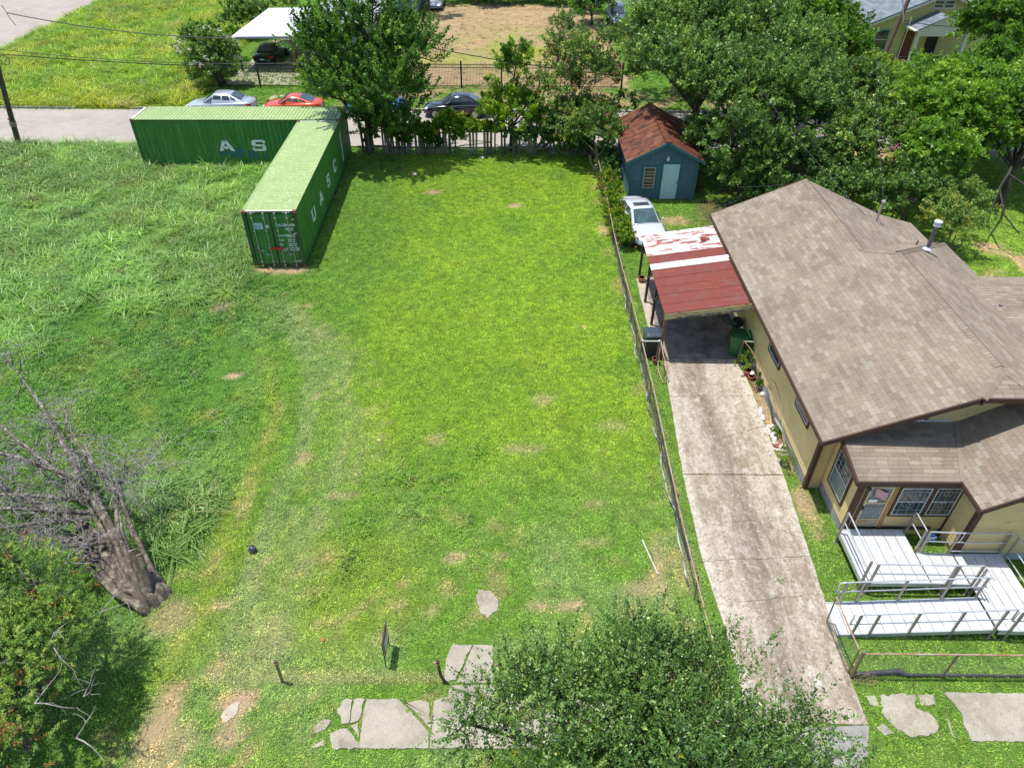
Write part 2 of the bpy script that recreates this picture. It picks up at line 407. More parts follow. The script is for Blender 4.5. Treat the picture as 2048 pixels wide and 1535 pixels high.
# ---- concrete
def m_concrete(name, base, dark, stain, sc1=1.0, strong=1.0):
    m, nt, b = newmat(name); v = wpos(nt)
    big = noise(nt, v, .9*sc1, 6, .62, .4); mid = noise(nt, v, 3.3*sc1, 6, .7); fine = noise(nt, v, 38, 5, .75)
    c = mix(nt, ramp(nt, big, [(.40,(0,0,0)),(.66,(1,1,1))]), base, dark)
    c = mix(nt, ramp(nt, mid, [(.47,(0,0,0)),(.66,(strong,)*3)]), c, stain)
    c = mix(nt, 1.0, c, ramp(nt, fine, [(.25,(.62,.6,.56)),(.5,(1,1,1)),(.8,(1.25,1.25,1.25))]), 'MULTIPLY')
    setc(nt, b, c); b.inputs['Roughness'].default_value = .88; b.inputs['Specular IOR Level'].default_value = .25
    bump(nt, b, fine, .35, .012); return m
def m_driveway():
    m, nt, b = newmat('driveway_concrete'); v = wpos(nt); vs = wpos(nt, (1, .28, 1))
    big = noise(nt, vs, 1.1, 7, .62, .6); mid = noise(nt, vs, 4.0, 8, .75); fine = noise(nt, v, 30, 9, .85); spk = noise(nt, v, 9, 10, .85); blot = noise(nt, v, 1.5, 3, .5)
    c = ramp(nt, big, [(.32,(.47,.42,.345)),(.46,(.36,.305,.235)),(.56,(.27,.215,.155)),(.70,(.41,.355,.28))])
    c = mix(nt, ramp(nt, mid, [(.46,(0,0,0)),(.60,(.8,.8,.8))]), c, (.52,.46,.38))
    c = mix(nt, ramp(nt, blot, [(.60,(0,0,0)),(.72,(.75,.75,.75))]), c, (.60,.56,.49))
    x = nd(nt, 'ShaderNodeSeparateXYZ'); nt.links.new(v, x.inputs[0])
    dx = math_(nt, 'ABSOLUTE', math_(nt, 'SUBTRACT', math_(nt, 'ADD', x.outputs[0], math_(nt, 'MULTIPLY', math_(nt, 'SUBTRACT', noise(nt, vs, .9, 4), .5), 1.6)), 7.05))
    oil = ramp(nt, dx, [(.05,(.62,.60,.58)),(.55,(1,1,1)),(.9,(1.04,1.03,1.02))])
    c = mix(nt, 1.0, c, oil, 'MULTIPLY')
    ed = math_(nt, 'ABSOLUTE', math_(nt, 'SUBTRACT', x.outputs[0], 7.2))
    c = mix(nt, math_(nt, 'MULTIPLY', ramp(nt, math_(nt, 'SUBTRACT', ed, 0.5), [(.78,(0,0,0)),(1.0,(1,1,1))]), .7), c, (.58,.52,.43))
    c = mix(nt, ramp(nt, spk, [(.50,(0,0,0)),(.57,(.75,.75,.75))]), c, (.21,.16,.11))
    c = mix(nt, ramp(nt, noise(nt, v, 7, 10, .85), [(.54,(0,0,0)),(.60,(.6,.6,.6))]), c, (.60,.57,.52))
    c = mix(nt, 1.0, c, ramp(nt, fine, [(.30,(.50,.47,.43)),(.5,(1,1,1)),(.70,(1.3,1.3,1.3))]), 'MULTIPLY')
    setc(nt, b, c); b.inputs['Roughness'].default_value = .9; b.inputs['Specular IOR Level'].default_value = .2
    bump(nt, b, fine, .5, .015); return m
M_DRIVE = m_driveway(); M_DRIVE_OLD = m_concrete('stained_concrete', (.46,.39,.30), (.215,.155,.10), (.62,.57,.48), 1.1, .8)
M_WALK = m_concrete('old_concrete', (.40,.36,.29), (.27,.235,.18), (.47,.425,.34), 1.3, .6)
M_STREET = m_concrete('street_concrete', (.40,.355,.31), (.34,.295,.255), (.45,.405,.36), .35, .7)
M_SHADE = m_concrete('shaded_oily_concrete', (.30,.26,.22), (.10,.09,.08), (.36,.32,.28), 1.2, .6)  # carport shade put into the darker base colour, with oil blotches
M_KERB = pm('kerb_concrete', (.46,.43,.37), (.34,.31,.26), 3, .9, world=True, bmp=.3)

drv = bpy.data.objects.new('driveway', None); col.objects.link(drv); drv['kind'] = 'structure'
cuts = [(22.31,5.98,8.95,[(8.97,20.5)],[(5.84,20.0)]),(16.0,5.58,8.86,[(8.67,12.6),(8.46,9.3)],[(5.52,12.6),(5.72,9.3)]),(7.9,5.6,8.46,[],[])]
for i in range(len(cuts)-1):
    (ya, xa, xb, rt_, lf_), (yb, xc, xd, _, _) = cuts[i], cuts[i+1]
    g = .014
    mb = MB(); pts = rough_poly([(xc, yb+g), (xd, yb+g)]+rt_[::-1]+[(xb, ya-g), (xa, ya-g)]+lf_[::1], .014, .3, 40+i)
    mb.prism(pts, -.1, .045, 0); part('slab', mb, M_DRIVE, drv, kind=None)
M_APRON = m_concrete('grey_apron', (.29,.275,.255), (.24,.225,.21), (.36,.345,.325), 2.0, .7)
mb = MB(); mb.prism(rough_poly([(5.6,7.88),(8.46,7.88),(8.05,6.9),(7.4,3.0),(5.3,3.0)], .02, .3, 3), -.1, .04); part('apron', mb, M_APRON, drv)
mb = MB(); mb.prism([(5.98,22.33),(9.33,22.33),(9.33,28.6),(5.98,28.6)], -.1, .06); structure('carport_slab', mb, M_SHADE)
mb = MB(); mb.prism(rough_poly([(5.68,24.45),(6.0,24.45),(6.06,28.45),(5.72,28.45)], .02, .3, 9), -.1, .09); structure('kerb_strip', mb, pm('pale_concrete', (.5,.43,.34), (.4,.335,.26), 3, .9, world=True, bmp=.3))

mb = MB(); rc = random.Random(12)
for (x0, y0, x1, y1) in ((5.84,19.96,8.96,20.06),(5.5,12.55,8.66,12.75),(6.1,13.9,7.4,14.1),(7.3,14.1,8.7,13.4),(6.2,11.2,8.5,11.5),(7.0,17.6,8.9,18.4)):
    n = 22; P = [(x0+(x1-x0)*i/n+rc.uniform(-.02,.02), y0+(y1-y0)*i/n+rc.uniform(-.035,.035)) for i in range(n+1)]
    for (a, b), (c, d) in zip(P, P[1:]):
        w_ = rc.uniform(.003,.010); mb.add([(a,b-w_,.0475),(c,d-w_,.0475),(c,d+w_,.0475),(a,b+w_,.0475)], [(0,1,2,3)])
jn = MB(); rj = random.Random(9)
for i in range(60):
    x = rj.choice((rj.uniform(5.7,8.8), rj.uniform(6.1,6.5), rj.uniform(7.4,8.0))); y = 16.0+rj.gauss(0,.012); a = rj.uniform(0,6.28); h = rj.uniform(.03,.09); jn.add([(x-.012,y,.03),(x+.012,y,.03),(x+.05*math.cos(a),y+.05*math.sin(a),.04+h)], [(0,1,2)])
for i in range(26):
    x = 7.58+rj.gauss(0,.08); y = 11.9+rj.gauss(0,.05); a = rj.uniform(0,6.28); h = rj.uniform(.03,.08); jn.add([(x-.012,y,.04),(x+.012,y,.04),(x+.05*math.cos(a),y+.05*math.sin(a),.05+h)], [(0,1,2)])
j_ = part('joint_weeds', jn, pm('joint_weed_green', (.10,.22,.03), (.16,.28,.05), 9, .7, world=True), drv); j_['kind'] = 'stuff'
cr_ = part('cracks', mb, pm('crack_dirt', (.06,.045,.035), (.10,.08,.05), 5, .95, world=True), drv); cr_['kind'] = 'stuff'
swalk = bpy.data.objects.new('pavement', None); col.objects.link(swalk); swalk['kind'] = 'structure'
def slab(poly, seed, amp=.018, z=.035, m=None):
    mb = MB(); mb.prism(rough_poly(poly, amp*1.5, .09, seed), -.08, z+.01); return part('slab', mb, m or M_WALK, swalk)
slab([(-4.12,8.2),(-3.98,8.44),(-3.80,8.42),(-3.79,7.86),(-3.95,7.84)], 1)
slab([(-3.77,8.43),(-3.50,8.44),(-3.56,7.93),(-3.76,7.86)], 2)
slab([(-4.18,7.62),(-3.98,7.72),(-3.80,7.74),(-3.48,7.42),(-3.44,7.28),(-4.05,7.28)], 3)
slab([(-3.74,7.80),(-3.56,7.88),(-3.49,7.52)], 31)
slab([(-3.46,7.29),(-3.48,8.0),(-3.45,8.44),(-2.72,8.45),(-2.55,8.30),(-2.3,8.1),(-1.87,7.62),(-1.86,7.30)], 4, .01)
slab([(-2.66,8.45),(-2.5,8.34),(-2.2,8.42),(-1.95,8.36),(-1.85,7.75),(-2.28,8.16)], 5, .01, .04)
slab([(-1.82,7.3),(-1.83,8.40),(-1.50,8.52),(-1.46,8.80),(-.42,8.81),(-.30,8.55),(.1,8.45),(.1,7.3)], 6, .01)
slab([(.14,7.3),(.14,8.45),(1.6,8.46),(1.6,7.3)], 7, .008); slab([(1.64,7.3),(1.64,8.46),(3.2,8.46),(3.2,7.3)], 8, .008)
slab([(3.24,7.3),(3.24,8.46),(5.4,8.46),(5.4,7.3)], 8, .008)
slab([(-1.62,8.86),(-1.62,9.5),(-1.5,9.88),(-.98,9.90),(-1.14,9.5),(-1.34,8.95)], 11, .015)
slab([(-1.30,8.87),(-1.10,9.45),(-.94,9.89),(-.45,9.88),(-.42,8.87)], 12, .01)
slab([(-.84,10.92),(-.62,10.66),(-.36,10.90),(-.34,11.24),(-.52,11.50),(-.90,11.56),(-.92,11.25)], 14, .025, .03)
slab([(8.98,8.0),(8.92,8.25),(9.02,8.62),(9.9,8.66),(9.75,8.34),(10.02,8.2),(10.12,7.95),(9.95,7.72),(9.35,7.62),(9.1,7.8)], 15, .025, .03)
slab([(9.95,8.66),(10.35,8.66),(10.28,8.42),(9.92,8.38)], 16, .02, .02); slab([(8.68,8.62),(8.9,8.62),(8.86,8.35),(8.7,8.4)], 17, .02, .02)
slab([(8.62,7.86),(8.8,7.95),(9.0,7.72),(8.75,7.66)], 18, .02, .02); slab([(10.32,7.7),(10.42,8.2),(10.38,7.6)], 19, .01, .02)
slab([(10.62,8.70),(13.5,8.70),(13.5,7.55),(10.72,7.55),(10.72,7.95),(10.80,8.2)], 20, .012)
slab([(-4.62,7.74),(-4.4,7.95),(-4.22,7.93),(-4.3,7.72),(-4.5,7.62)], 21, .015, .02); slab([(-4.55,7.3),(-4.3,7.5),(-4.25,7.34)], 22, .01, .02)
slab([(-6.85,7.98),(-6.7,8.3),(-6.48,8.36),(-6.5,8.05),(-6.7,7.85)], 23, .02, .015, pm('pale_concrete', (.5,.43,.34)))

# ---- street with kerbs, far road
mb = MB(); mb.add([(-75,45.2,.004),(60,45.4,.004),(60,52.45,.004),(-75,52.25,.004)], [(0,1,2,3)]); structure('street', mb, M_STREET)
mb = MB()
for k in range(-18, 16):
    x = k*4.0; mb.box(x, x+3.97, 45.02, 45.18, -.05, .10)
    if not (-34 < x < -31): mb.box(x, x+3.97, 52.42, 52.58, -.05, .12)
structure('kerb', mb, M_KERB)
mb = MB(); mb.add([(-63.5,52.3,.008),(-46.4,52.3,.008),(-46.3,60,.008),(-46.8,75,.008),(-48.6,92,.008),(-50.5,110,.008),(-72,110,.008),(-64.5,75,.008)], [(0,1,2,3,4,5,6,7)])
structure('side_road', mb, M_STREET)
mb = MB(); mb.prism(rough_poly([(-35.9,52.7),(-33.0,52.7),(-32.8,53.9),(-34.5,54.5),(-35.8,54.2)], .1, .5, 5), -.05, .05); structure('driveway_stub', mb, pm('pale_concrete', (.5,.43,.34)))
mb = MB(); mb.add([(-18.6,52.5,.012),(-16.4,52.5,.012),(-15.8,56,.012),(-18.6,56,.012)], [(0,1,2,3)]); structure('far_path', mb, pm('pale_concrete', (.5,.43,.34)))
mb = MB(); mb.add([(-23.2,58.6,.012),(-15.0,58.6,.012),(-15.0,76,.012),(-23.2,76,.012)], [(0,1,2,3)]); structure('far_yard_paving', mb, pm('pale_concrete', (.5,.43,.34)))
# weeds in the driveway joints
# ---- grass
def blade_mesh(name, n, rad, hgt, wid, seg, bend, mat, spread=1.0, seed=0):
    r = np.random.default_rng(seed); V = []; F = []; 
    for i in range(n):
        a = r.uniform(0, 2*math.pi); d0 = rad*math.sqrt(r.uniform(0, 1)); h = hgt*r.uniform(.55, 1.1); b = bend*r.uniform(.5, 1.3)
        x0, y0 = d0*math.cos(a), d0*math.sin(a); a2 = a + r.normal(0, .9)*spread; dx, dy = math.cos(a2), math.sin(a2); wx, wy = -dy, dx
        o = len(V)
        for k in range(seg+1):
            t = k/seg; z = h*(t - .55*b*t*t) if b > .6 else h*t*(1-.2*t); q = h*b*t*t*.9; ww = wid*(1-t**1.6)*.5 + wid*.04
            V.append((x0+dx*q-wx*ww, y0+dy*q-wy*ww, z)); V.append((x0+dx*q+wx*ww, y0+dy*q+wy*ww, z))
        for k in range(seg): F.append((o+2*k, o+2*k+1, o+2*k+3, o+2*k+2))
    me = bpy.data.meshes.new(name); me.from_pydata(V, [], F); me.materials.append(mat); me.update()
    o = bpy.data.objects.new(name, me); return o
def m_blade(name, gain, trans=.35, rough=.5, spec=.4, tint=(1,1,1), vary=.35, dead=.035):
    m, nt, b = newmat(name)
    a = nd(nt, 'ShaderNodeAttribute', attribute_name='turf', attribute_type='INSTANCER')
    oi = nd(nt, 'ShaderNodeObjectInfo'); g = nd(nt, 'ShaderNodeNewGeometry')
    c = mix(nt, 1.0, a.outputs['Color'], ramp(nt, oi.outputs['Random'], [(0,(gain*(1-vary)*.9,gain*(1-vary),gain*(1-vary))),(.5,(gain,gain,gain)),(.90,(gain*(1+vary)*1.1,gain*(1+vary),gain*(1+vary*.7))),(1,(gain*(1+vary)*1.15,gain*(1+vary),gain*(1+vary*.6)))]), 'MULTIPLY')
    c = mix(nt, 1.0, c, tint, 'MULTIPLY')
    c = mix(nt, math_(nt, 'MULTIPLY', math_(nt, 'GREATER_THAN', oi.outputs['Random'], 1-dead), .75), c, (.42,.36,.20))
    c = mix(nt, 1.0, c, ramp(nt, noise(nt, wpos(nt), 6, 4, .7), [(.3,(.72,.78,.8)),(.7,(1.3,1.2,1.1))]), 'MULTIPLY')
    c = mix(nt, 1.0, c, ramp(nt, noise(nt, wpos(nt), 1.7, 5, .65), [(.32,(.90,.92,.95)),(.5,(1,1,1)),(.68,(1.10,1.06,1.02))]), 'MULTIPLY')
    setc(nt, b, c); b.inputs['Roughness'].default_value = rough; b.inputs['Specular IOR Level'].default_value = spec
    tr = nd(nt, 'ShaderNodeBsdfTranslucent'); nt.links.new(mix(nt, 1.0, c, (1.1,1.1,.6), 'MULTIPLY'), tr.inputs[0])
    ms = nd(nt, 'ShaderNodeMixShader'); ms.inputs[0].default_value = trans
    nt.links.new(b.outputs[0], ms.inputs[1]); nt.links.new(tr.outputs[0], ms.inputs[2])
    nt.links.new(ms.outputs[0], nt.nodes['Material Output'].inputs[0]); return m
M_TURF = m_blade('turf_blade', 2.25, .35, .55, .35, (1.10,.98,1.35), .62)
M_WEED = m_blade('weed_blade', 1.9, .35, .45, .45, (.98,1.0,1.15), .4)
M_TALL = m_blade('tall_grass_blade', 2.3, .35, .40, .6, (1.05,.97,1.15), .35)
M_FIELD = m_blade('field_grass_blade', 2.1, .35, .45, .5, (1.1,1.0,.7), .4)
def scatter(name, me, tufts, density, smin, smax, seed=0):
    """stuff: one object whose surface grows instanced tufts; the colour of the ground goes with them"""
    o = obj(name, me); o['kind'] = 'stuff'
    g = bpy.data.node_groups.new(name, 'GeometryNodeTree')
    g.interface.new_socket('Geometry', in_out='INPUT', socket_type='NodeSocketGeometry')
    g.interface.new_socket('Geometry', in_out='OUTPUT', socket_type='NodeSocketGeometry')
    N = g.nodes; L = g.links
    gi = N.new('NodeGroupInput'); go = N.new('NodeGroupOutput')
    na = N.new('GeometryNodeInputNamedAttribute'); na.data_type = 'FLOAT'; na.inputs['Name'].default_value = 'dens'
    mu = N.new('ShaderNodeMath'); mu.operation = 'MULTIPLY'; mu.inputs[1].default_value = density
    L.new(na.outputs['Attribute'], mu.inputs[0])
    dp = N.new('GeometryNodeDistributePointsOnFaces'); dp.inputs['Seed'].default_value = seed
    L.new(gi.outputs[0], dp.inputs['Mesh']); L.new(mu.outputs[0], dp.inputs['Density'])
    ip = N.new('GeometryNodeInstanceOnPoints')
    gg = N.new('GeometryNodeGeometryToInstance')
    for t in tufts:
        oi = N.new('GeometryNodeObjectInfo'); oi.inputs['Object'].default_value = t; oi.inputs['As Instance'].default_value = True
        L.new(oi.outputs['Geometry'], gg.inputs[0])
    L.new(dp.outputs['Points'], ip.inputs['Points']); L.new(gg.outputs[0], ip.inputs['Instance'])
    ip.inputs['Pick Instance'].default_value = True
    r1 = N.new('FunctionNodeRandomValue'); r1.data_type = 'FLOAT_VECTOR'; r1.inputs[0].default_value = (-.15,-.15,0); r1.inputs[1].default_value = (.15,.15,6.283)
    L.new(r1.outputs[0], ip.inputs['Rotation'])
    r2 = N.new('FunctionNodeRandomValue'); r2.data_type = 'FLOAT'; r2.inputs[2].default_value = smin; r2.inputs[3].default_value = smax; r2.inputs['Seed'].default_value = 5
    L.new(r2.outputs[1], ip.inputs['Scale'])
    jn = N.new('GeometryNodeJoinGeometry'); L.new(ip.outputs[0], jn.inputs[0]); L.new(gi.outputs[0], jn.inputs[0])
    L.new(jn.outputs[0], go.inputs[0])
    md = o.modifiers.new('scatter', 'NODES'); md.node_group = g
    return o
tuftA = [blade_mesh('turf_tuft', 13, .11, .050, .024, 2, .85, M_TURF, 1.5, s) for s in (1,2,3,4)]
weedA = [blade_mesh('weed_tuft', 16, .13, .17, .024, 3, .9, M_WEED, 1.4, s) for s in (5,6,7)]
tallA = [blade_mesh('tall_clump', 24, .20, .80, .034, 5, 1.35, M_TALL, .9, s) for s in (8,9,10,11)]
tallB = [blade_mesh('dry_stalk_clump', 9, .14, .85, .016, 4, .5, pm('dry_stalk', (.40,.34,.17), (.28,.24,.11), 6, .8), .6, 15), blade_mesh('broad_weed', 30, .30, .38, .075, 3, 1.0, M_TALL, 1.6, 16)]
fieldA = [blade_mesh('field_clump', 24, .26, .85, .045, 4, 1.1, M_FIELD, .9, s) for s in (12,13,14)]
tallp = lambda x, y: inpoly(x, y, TALL) | inpoly(x, y, FIELD)
def d_lawn(x, y, d):
    return d*(~tallp(x, y))
keep_near = lambda x, y: (y < 46) & (x > -24) & (x < 30) & ~inpoly(x, y, HOUSE) & ~(inpoly(x, y, TALL))
me = grid_mesh('lawn_grass', -24, 30, 4, 45, 0.25, .003, keep_near, None, d_lawn); me.materials.append(M_GROUND)
scatter('lawn_grass', me, tuftA, 118, .6, 1.35, 1)
def d_weed(x, y, d):
    lf = (1-sstep(-9.8,-8.2,x))*sstep(12.5,14,y)*(1-sstep(29,31,y))
    n = fbm(x, y, 2.2, 71); hi = sstep(17, 25, y)*(1-sstep(-13,-9,x))
    w = d*np.clip(lf*(0.25+hi), 0, 1)*sstep(.35,.6,n)
    sp = np.zeros(x.size)
    for px, py, r_ in [(-2.9,14.4,.7),(-2.2,15.4,.5),(-3.6,15.9,.6),(-1.5,13.8,.4),(4.3,22.2,.3),(3.1,30.0,.6),(2.4,31.5,.3),(-4.5,13.6,.5),(-4.6,12.2,.6),(-5.2,11.2,.4),(-1.2,16.9,.4)]:
        sp = np.maximum(sp, 1-sstep(.5,1,np.hypot(x-px, y-py)/r_))
    return np.clip(w + sp*.5*d, 0, 1)
me = grid_mesh('weeds', -24, 6, 9, 34, 0.3, .006, lambda x, y: (~tallp(x, y)) & ((x < -8) | (x > -6)), None, d_weed); me.materials.append(M_GROUND)
scatter('weeds', me, weedA, 55, .7, 1.5, 2)
def d_tall(x, y, d):
    ed = np.ones(x.size)
    n = fbm(x, y, 2.6, 81)
    return inpoly(x, y, CONA).__invert__()*inpoly(x, y, CONB).__invert__()*np.clip(.45+1.2*sstep(.3,.6,n), 0, 1.3)
me = grid_mesh('tall_grass', -46, -12, 24, 45.2, 0.4, .004, lambda x, y: inpoly(x, y, TALL), None, d_tall)
me.materials.append(M_GROUND); a = me.attributes['turf']
def recol(me, f):
    n = len(me.vertices); co = np.empty(n*3, np.float32); me.vertices.foreach_get('co', co); co = co.reshape(-1, 3)
    c = f(co[:, 0], co[:, 1]); me.attributes['turf'].data.foreach_set('color', np.concatenate([c, np.ones((n, 1))], 1).ravel().astype(np.float32))
def tallc(x, y):
    n = fbm(x, y, 4, 91)[:, None]; k = fbm(x, y, 1.2, 92)[:, None]
    c = np.array([[.098,.195,.036]])*(.65+.7*n) ; c = c*(1-.35*sstep(.5,.7,k)) + np.array([[.15,.24,.05]])*.35*sstep(.5,.7,k); return c
recol(me, tallc)
scatter('tall_grass', me, tallA + tallB, 8.5, .45, 1.35, 3)
# loose clumps in front of the tall grass and beside the leaning tree
cl = [(-17.2,27.0,1.1),(-16.4,26.2,1.0),(-9.9,13.2,1.0),(-10.4,13.9,1.1),(-9.6,14.2,.8),(-20.8,22.6,1.2),(-22.5,21.5,1.5),(-19.4,22.9,.8),(-12.9,27.6,.8),(-14.3,26.9,.9),(-10.7,14.6,.8),(-9.9,12.6,.5),(-14.0,29.0,1.2)]
me = grid_mesh('grass_clumps', -25, -9, 12, 31, 0.25, .008, lambda x, y: np.any([np.hypot(x-a, y-b) < r_ for a, b, r_ in cl], axis=0), None, lambda x, y, d: np.ones(x.size))
me.materials.append(M_GROUND); recol(me, tallc); scatter('grass_clumps', me, tallA, 9, .7, 1.15, 4)
def fieldc(x, y):
    n = fbm(x, y, 7, 93)[:, None]; k = fbm(x, y, 2, 94)[:, None]
    c = np.array([[.115,.215,.018]])*(.7+.6*n); yel = np.array([[.24,.27,.03]])
    c = c*(1-sstep(.5,.7,k)*.6) + yel*sstep(.5,.7,k)*.6
    e = (1-sstep(53, 57, y))[:, None]; c = c*(1-.5*e)+np.array([[.22,.26,.03]])*.5*e; return c
me = grid_mesh('field_grass', -49, -23, 52.6, 96, 0.6, .004, lambda x, y: inpoly(x, y, FIELD), None,
               lambda x, y, d: np.clip(.6+.8*sstep(.3,.55,fbm(x,y,3,96)),0,1.2)*(1-.75*np.exp(-(((x+27)/3)**2+((y-62)/3)**2))))
me.materials.append(M_GROUND); recol(me, fieldc); scatter('field_grass', me, fieldA, 4.2, .6, 1.3, 6)
def d_far(x, y, d): return d*.8
me = grid_mesh('far_grass', -24, 45, 45, 96, 0.6, .003, lambda x, y: ~inpoly(x, y, FIELD) & ~((y > 45.2) & (y < 52.6)), None, d_far)
me.materials.append(M_GROUND); scatter('far_grass', me, weedA, 14, .7, 1.5, 8)
# ================================================================ CONTAINERS
def m_contpaint(name, base, fade, rust, rustamt=.72):
    m, nt, b = newmat(name); v = texco(nt, 'Object'); vs = texco(nt, 'Object', (3.2, 3.2, .28))
    c = mix(nt, ramp(nt, noise(nt, v, 1.2, 5, .6), [(.35,(0,0,0)),(.7,(1,1,1))]), base, fade)
    c = mix(nt, ramp(nt, noise(nt, vs, 2.2, 6, .7), [(.50,(0,0,0)),(.70,(.7,.7,.7))]), c, tuple(min(1, x*1.5+.04) for x in fade))
    c = mix(nt, ramp(nt, noise(nt, vs, 1.3, 7, .75), [(.60,(0,0,0)),(.72,(.55,.55,.55))]), c, tuple(x*.45+.012 for x in base))
    c = mix(nt, ramp(nt, noise(nt, v, 5, 7, .75), [(rustamt,(0,0,0)),(rustamt+.04,(1,1,1))]), c, rust)
    setc(nt, b, c); b.inputs['Roughness'].default_value = .5; b.inputs['Specular IOR Level'].default_value = .4
    bump(nt, b, noise(nt, v, 9, 4), .12, .02); return m
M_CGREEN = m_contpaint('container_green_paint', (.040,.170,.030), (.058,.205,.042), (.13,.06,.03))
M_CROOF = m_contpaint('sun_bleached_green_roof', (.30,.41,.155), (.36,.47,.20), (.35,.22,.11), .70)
M_CFRAME = m_contpaint('container_frame_paint', (.020,.085,.022), (.05,.12,.045), (.22,.075,.04), .56)
M_RUSTRED = pm('rusty_casting', (.45,.15,.10), (.28,.10,.07), 9, .8, bmp=.3, c3=(.12,.05,.035))
M_BAR = pm('galvanised_bar', (.55,.50,.46), (.40,.36,.34), 8, .5, .3)
M_WHITEP = pm('white_lettering', (.82,.83,.81), (.74,.77,.75), 7, .6, lo=.45, hi=.75)
M_REDLOCK = pm('red_lock_paint', (.70,.02,.03), (.55,.02,.02), 5, .45)
M_STICK = pm('pale_blue_sticker', (.62,.72,.80), (.55,.66,.74), 5, .5)
M_BLUEPATCH = pm('blue_overpaint', (.025,.15,.20), (.02,.115,.10), 2, .6)
M_BLACKGASKET = pm('black_rubber', (.015,.015,.016), (.03,.03,.03), 6, .7)
CL, CW, CH = 12.19, 2.438, 2.85

def glyph(ch):
    """slab shaped stencil capitals in a unit box, as lists of convex polygons"""
    t = .24
    R_ = lambda x0, y0, x1, y1: [(x0,y0),(x1,y0),(x1,y1),(x0,y1)]
    if ch == 'A': return [[(0,0),(.25,0),(.60,1),(.36,1)], [(.40,1),(.64,1),(1.08,0),(.80,0)], R_(.24,.20,.80,.40), R_(.36,.80,.66,1.0)]
    if ch == 'S': return [R_(.1,.82,.92,1), R_(0,.52,t+.06,.9), R_(.06,.42,.94,.60), R_(.74,.10,1,.50), R_(.08,0,.92,.18), R_(0,.08,.2,.30), R_(.80,.70,1,.92)]
    if ch == 'C': return [R_(.12,.80,.92,1), R_(0,.12,.26,.88), R_(.12,0,.92,.20), R_(.78,.10,1,.32), R_(.78,.68,1,.92)]
    if ch == 'U': return [R_(0,.14,.27,1), R_(.12,0,.88,.22), R_(.73,.14,1,1), R_(-.08,.88,.36,1), R_(.64,.88,1.08,1)]
    return []
def text_mesh(name, body, size, mat, off=0.0, ext=.002):
    cu = bpy.data.curves.new(name, 'FONT'); cu.body = body; cu.size = size; cu.extrude = ext; cu.offset = off
    cu.resolution_u = 2; o = bpy.data.objects.new(name, cu); col.objects.link(o)
    bpy.context.view_layer.update(); me = bpy.data.meshes.new_from_object(o.evaluated_get(bpy.context.evaluated_depsgraph_get())); me.name = name
    bpy.data.objects.remove(o); me.materials.clear(); me.materials.append(mat)
    return me

